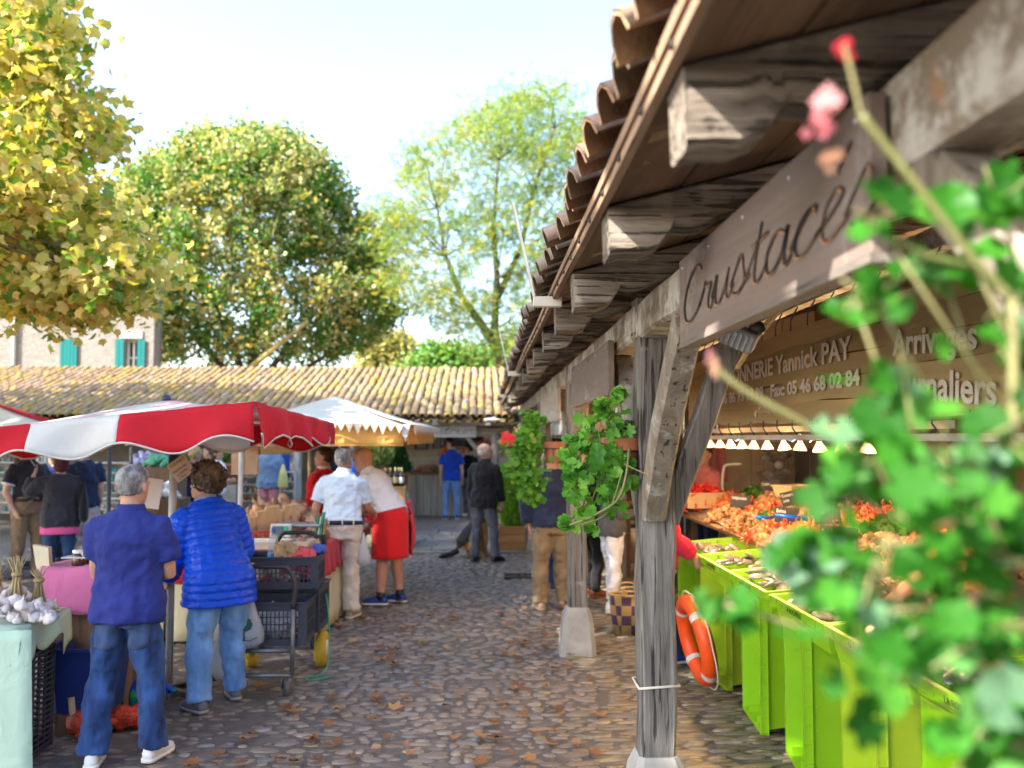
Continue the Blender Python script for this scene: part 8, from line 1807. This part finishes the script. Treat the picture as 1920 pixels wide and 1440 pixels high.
# ================================================================== DOG
def dog():
    c = ground(905, 1046); t = thing('dog', 'black and tan shepherd dog sitting behind the man in the black jacket', 'dog', (c.x - .10, c.y + .12, .01), R(-72))
    M_dog = bpy.data.materials.new('shepherd_coat'); M_dog.use_nodes = True; nt = M_dog.node_tree; b = nt.nodes['Principled BSDF']; tc = nt.nodes.new('ShaderNodeTexCoord'); sp = nt.nodes.new('ShaderNodeSeparateXYZ'); nt.links.new(tc.outputs['Object'], sp.inputs[0])
    nz = _n(nt, 'ShaderNodeTexNoise', Scale=9.0, Detail=5.0); nt.links.new(tc.outputs['Object'], nz.inputs[0])
    # saddle: black over the back, tan on legs, chest and cheeks
    a1 = _n(nt, 'ShaderNodeMath', operation='MULTIPLY_ADD'); nt.links.new(sp.outputs[2], a1.inputs[0]); a1.inputs[1].default_value = 1.3; a1.inputs[2].default_value = -.25
    a2 = _n(nt, 'ShaderNodeMath', operation='MULTIPLY_ADD'); nt.links.new(sp.outputs[1], a2.inputs[0]); a2.inputs[1].default_value = -1.5; nt.links.new(a1.outputs[0], a2.inputs[2])
    a3 = _n(nt, 'ShaderNodeMath', operation='MULTIPLY_ADD'); nt.links.new(nz.outputs[0], a3.inputs[0]); a3.inputs[1].default_value = .5; nt.links.new(a2.outputs[0], a3.inputs[2])
    rp = _ramp(nt, [(.54, (.46, .25, .09)), (.62, (.018, .014, .012))], a3.outputs[0]); nt.links.new(rp.outputs[0], b.inputs['Base Color']); b.inputs['Roughness'].default_value = .75
    n2 = _n(nt, 'ShaderNodeTexNoise', Scale=70.0, Detail=3.0); bp = _n(nt, 'ShaderNodeBump', Strength=.8, Distance=.015); nt.links.new(n2.outputs[0], bp.inputs['Height']); nt.links.new(bp.outputs[0], b.inputs['Normal'])
    m = MB()
    def blob(pts, rad): m.tube([Vector(p) for p in pts], rad, 12)
    blob([(0, -.22, .12), (0, -.20, .2), (0, -.10, .32), (0, .02, .44), (0, .10, .52), (0, .13, .60)], [.10, .145, .155, .15, .115, .08])      # trunk
    blob([(0, .08, .52), (0, .14, .62), (0, .18, .70)], [.10, .085, .08])                                                                   # neck
    m.ell((0, .20, .73), (.08, .10, .078), 14, 10); blob([(0, .25, .73), (0, .34, .695), (0, .40, .685)], [.058, .042, .03]); m.ell((0, .27, .70), (.05, .06, .045), 10, 8)
    for sg in (-1, 1):
        m.loft([[(sg * (.045 + w * math.cos(a)), .165 + w * .5 * math.sin(a), z) for a in [k * math.pi / 4 for k in range(8)]] for z, w in ((.77, .035), (.81, .03), (.86, .014), (.88, .004))])
        blob([(sg * .075, .10, .46), (sg * .08, .13, .30), (sg * .075, .12, .16), (sg * .075, .14, .05)], [.06, .045, .032, .028]); m.ell((sg * .075, .175, .03), (.034, .055, .028), 10, 6)   # forelegs
        blob([(sg * .10, -.14, .22), (sg * .13, .0, .20), (sg * .13, .04, .14)], [.12, .09, .05]); blob([(sg * .13, .04, .14), (sg * .13, -.10, .075), (sg * .13, -.12, .05)], [.05, .035, .03]); blob([(sg * .13, -.12, .04), (sg * .13, .0, .03), (sg * .13, .07, .03)], [.03, .034, .03])
    blob([(0, -.30, .10), (.03, -.42, .05), (.08, -.55, .035), (.14, -.64, .03)], [.05, .045, .042, .015])
    voxel(m.build('body', M_dog, t), .011, 2)
    for sg in (-1, 1): mm = MB(); mm.ell((sg * .04, .285, .75), (.011, .008, .010), 8, 6); mm.build('eye', M_eye, t)
    mm = MB(); mm.ell((0, .428, .69), (.016, .012, .013), 8, 6); mm.build('nose', L_BLACK, t)
    mm = MB(); mm.tube([(.092 * math.cos(a), .13 + .09 * math.sin(a) * .9, .60 - .04 * math.sin(a)) for a in [k * math.pi / 10 for k in range(21)]], .012, 6); mm.build('collar', flat('teal_collar', (.03, .3, .28), .6), t)
    lt = thing('dog_lead', 'dark lead hanging from the man to the cobbles by his shoe', 'lead', (0, 0, 0)); mm = MB(); q = ground(889, 1072); mm.tube(smooth_pts([at(888, 985, 13.2), at(887, 1020, 13.0), (q.x, q.y, .03), (q.x + .02, q.y - .4, .028)], 5), .006, 5); mm.build('lead', L_BLACK, lt)
dog()
# ================================================================== lettering becomes plain mesh
bpy.context.view_layer.update()
_dg = bpy.context.evaluated_depsgraph_get()
for o in [o for o in S.objects if o.type == 'FONT']:
    me = bpy.data.meshes.new_from_object(o.evaluated_get(_dg)); n = link('lettering', me, o.parent, o.matrix_local.copy())
    for ch in list(o.keys()): n[ch] = o[ch]
    bpy.data.objects.remove(o)
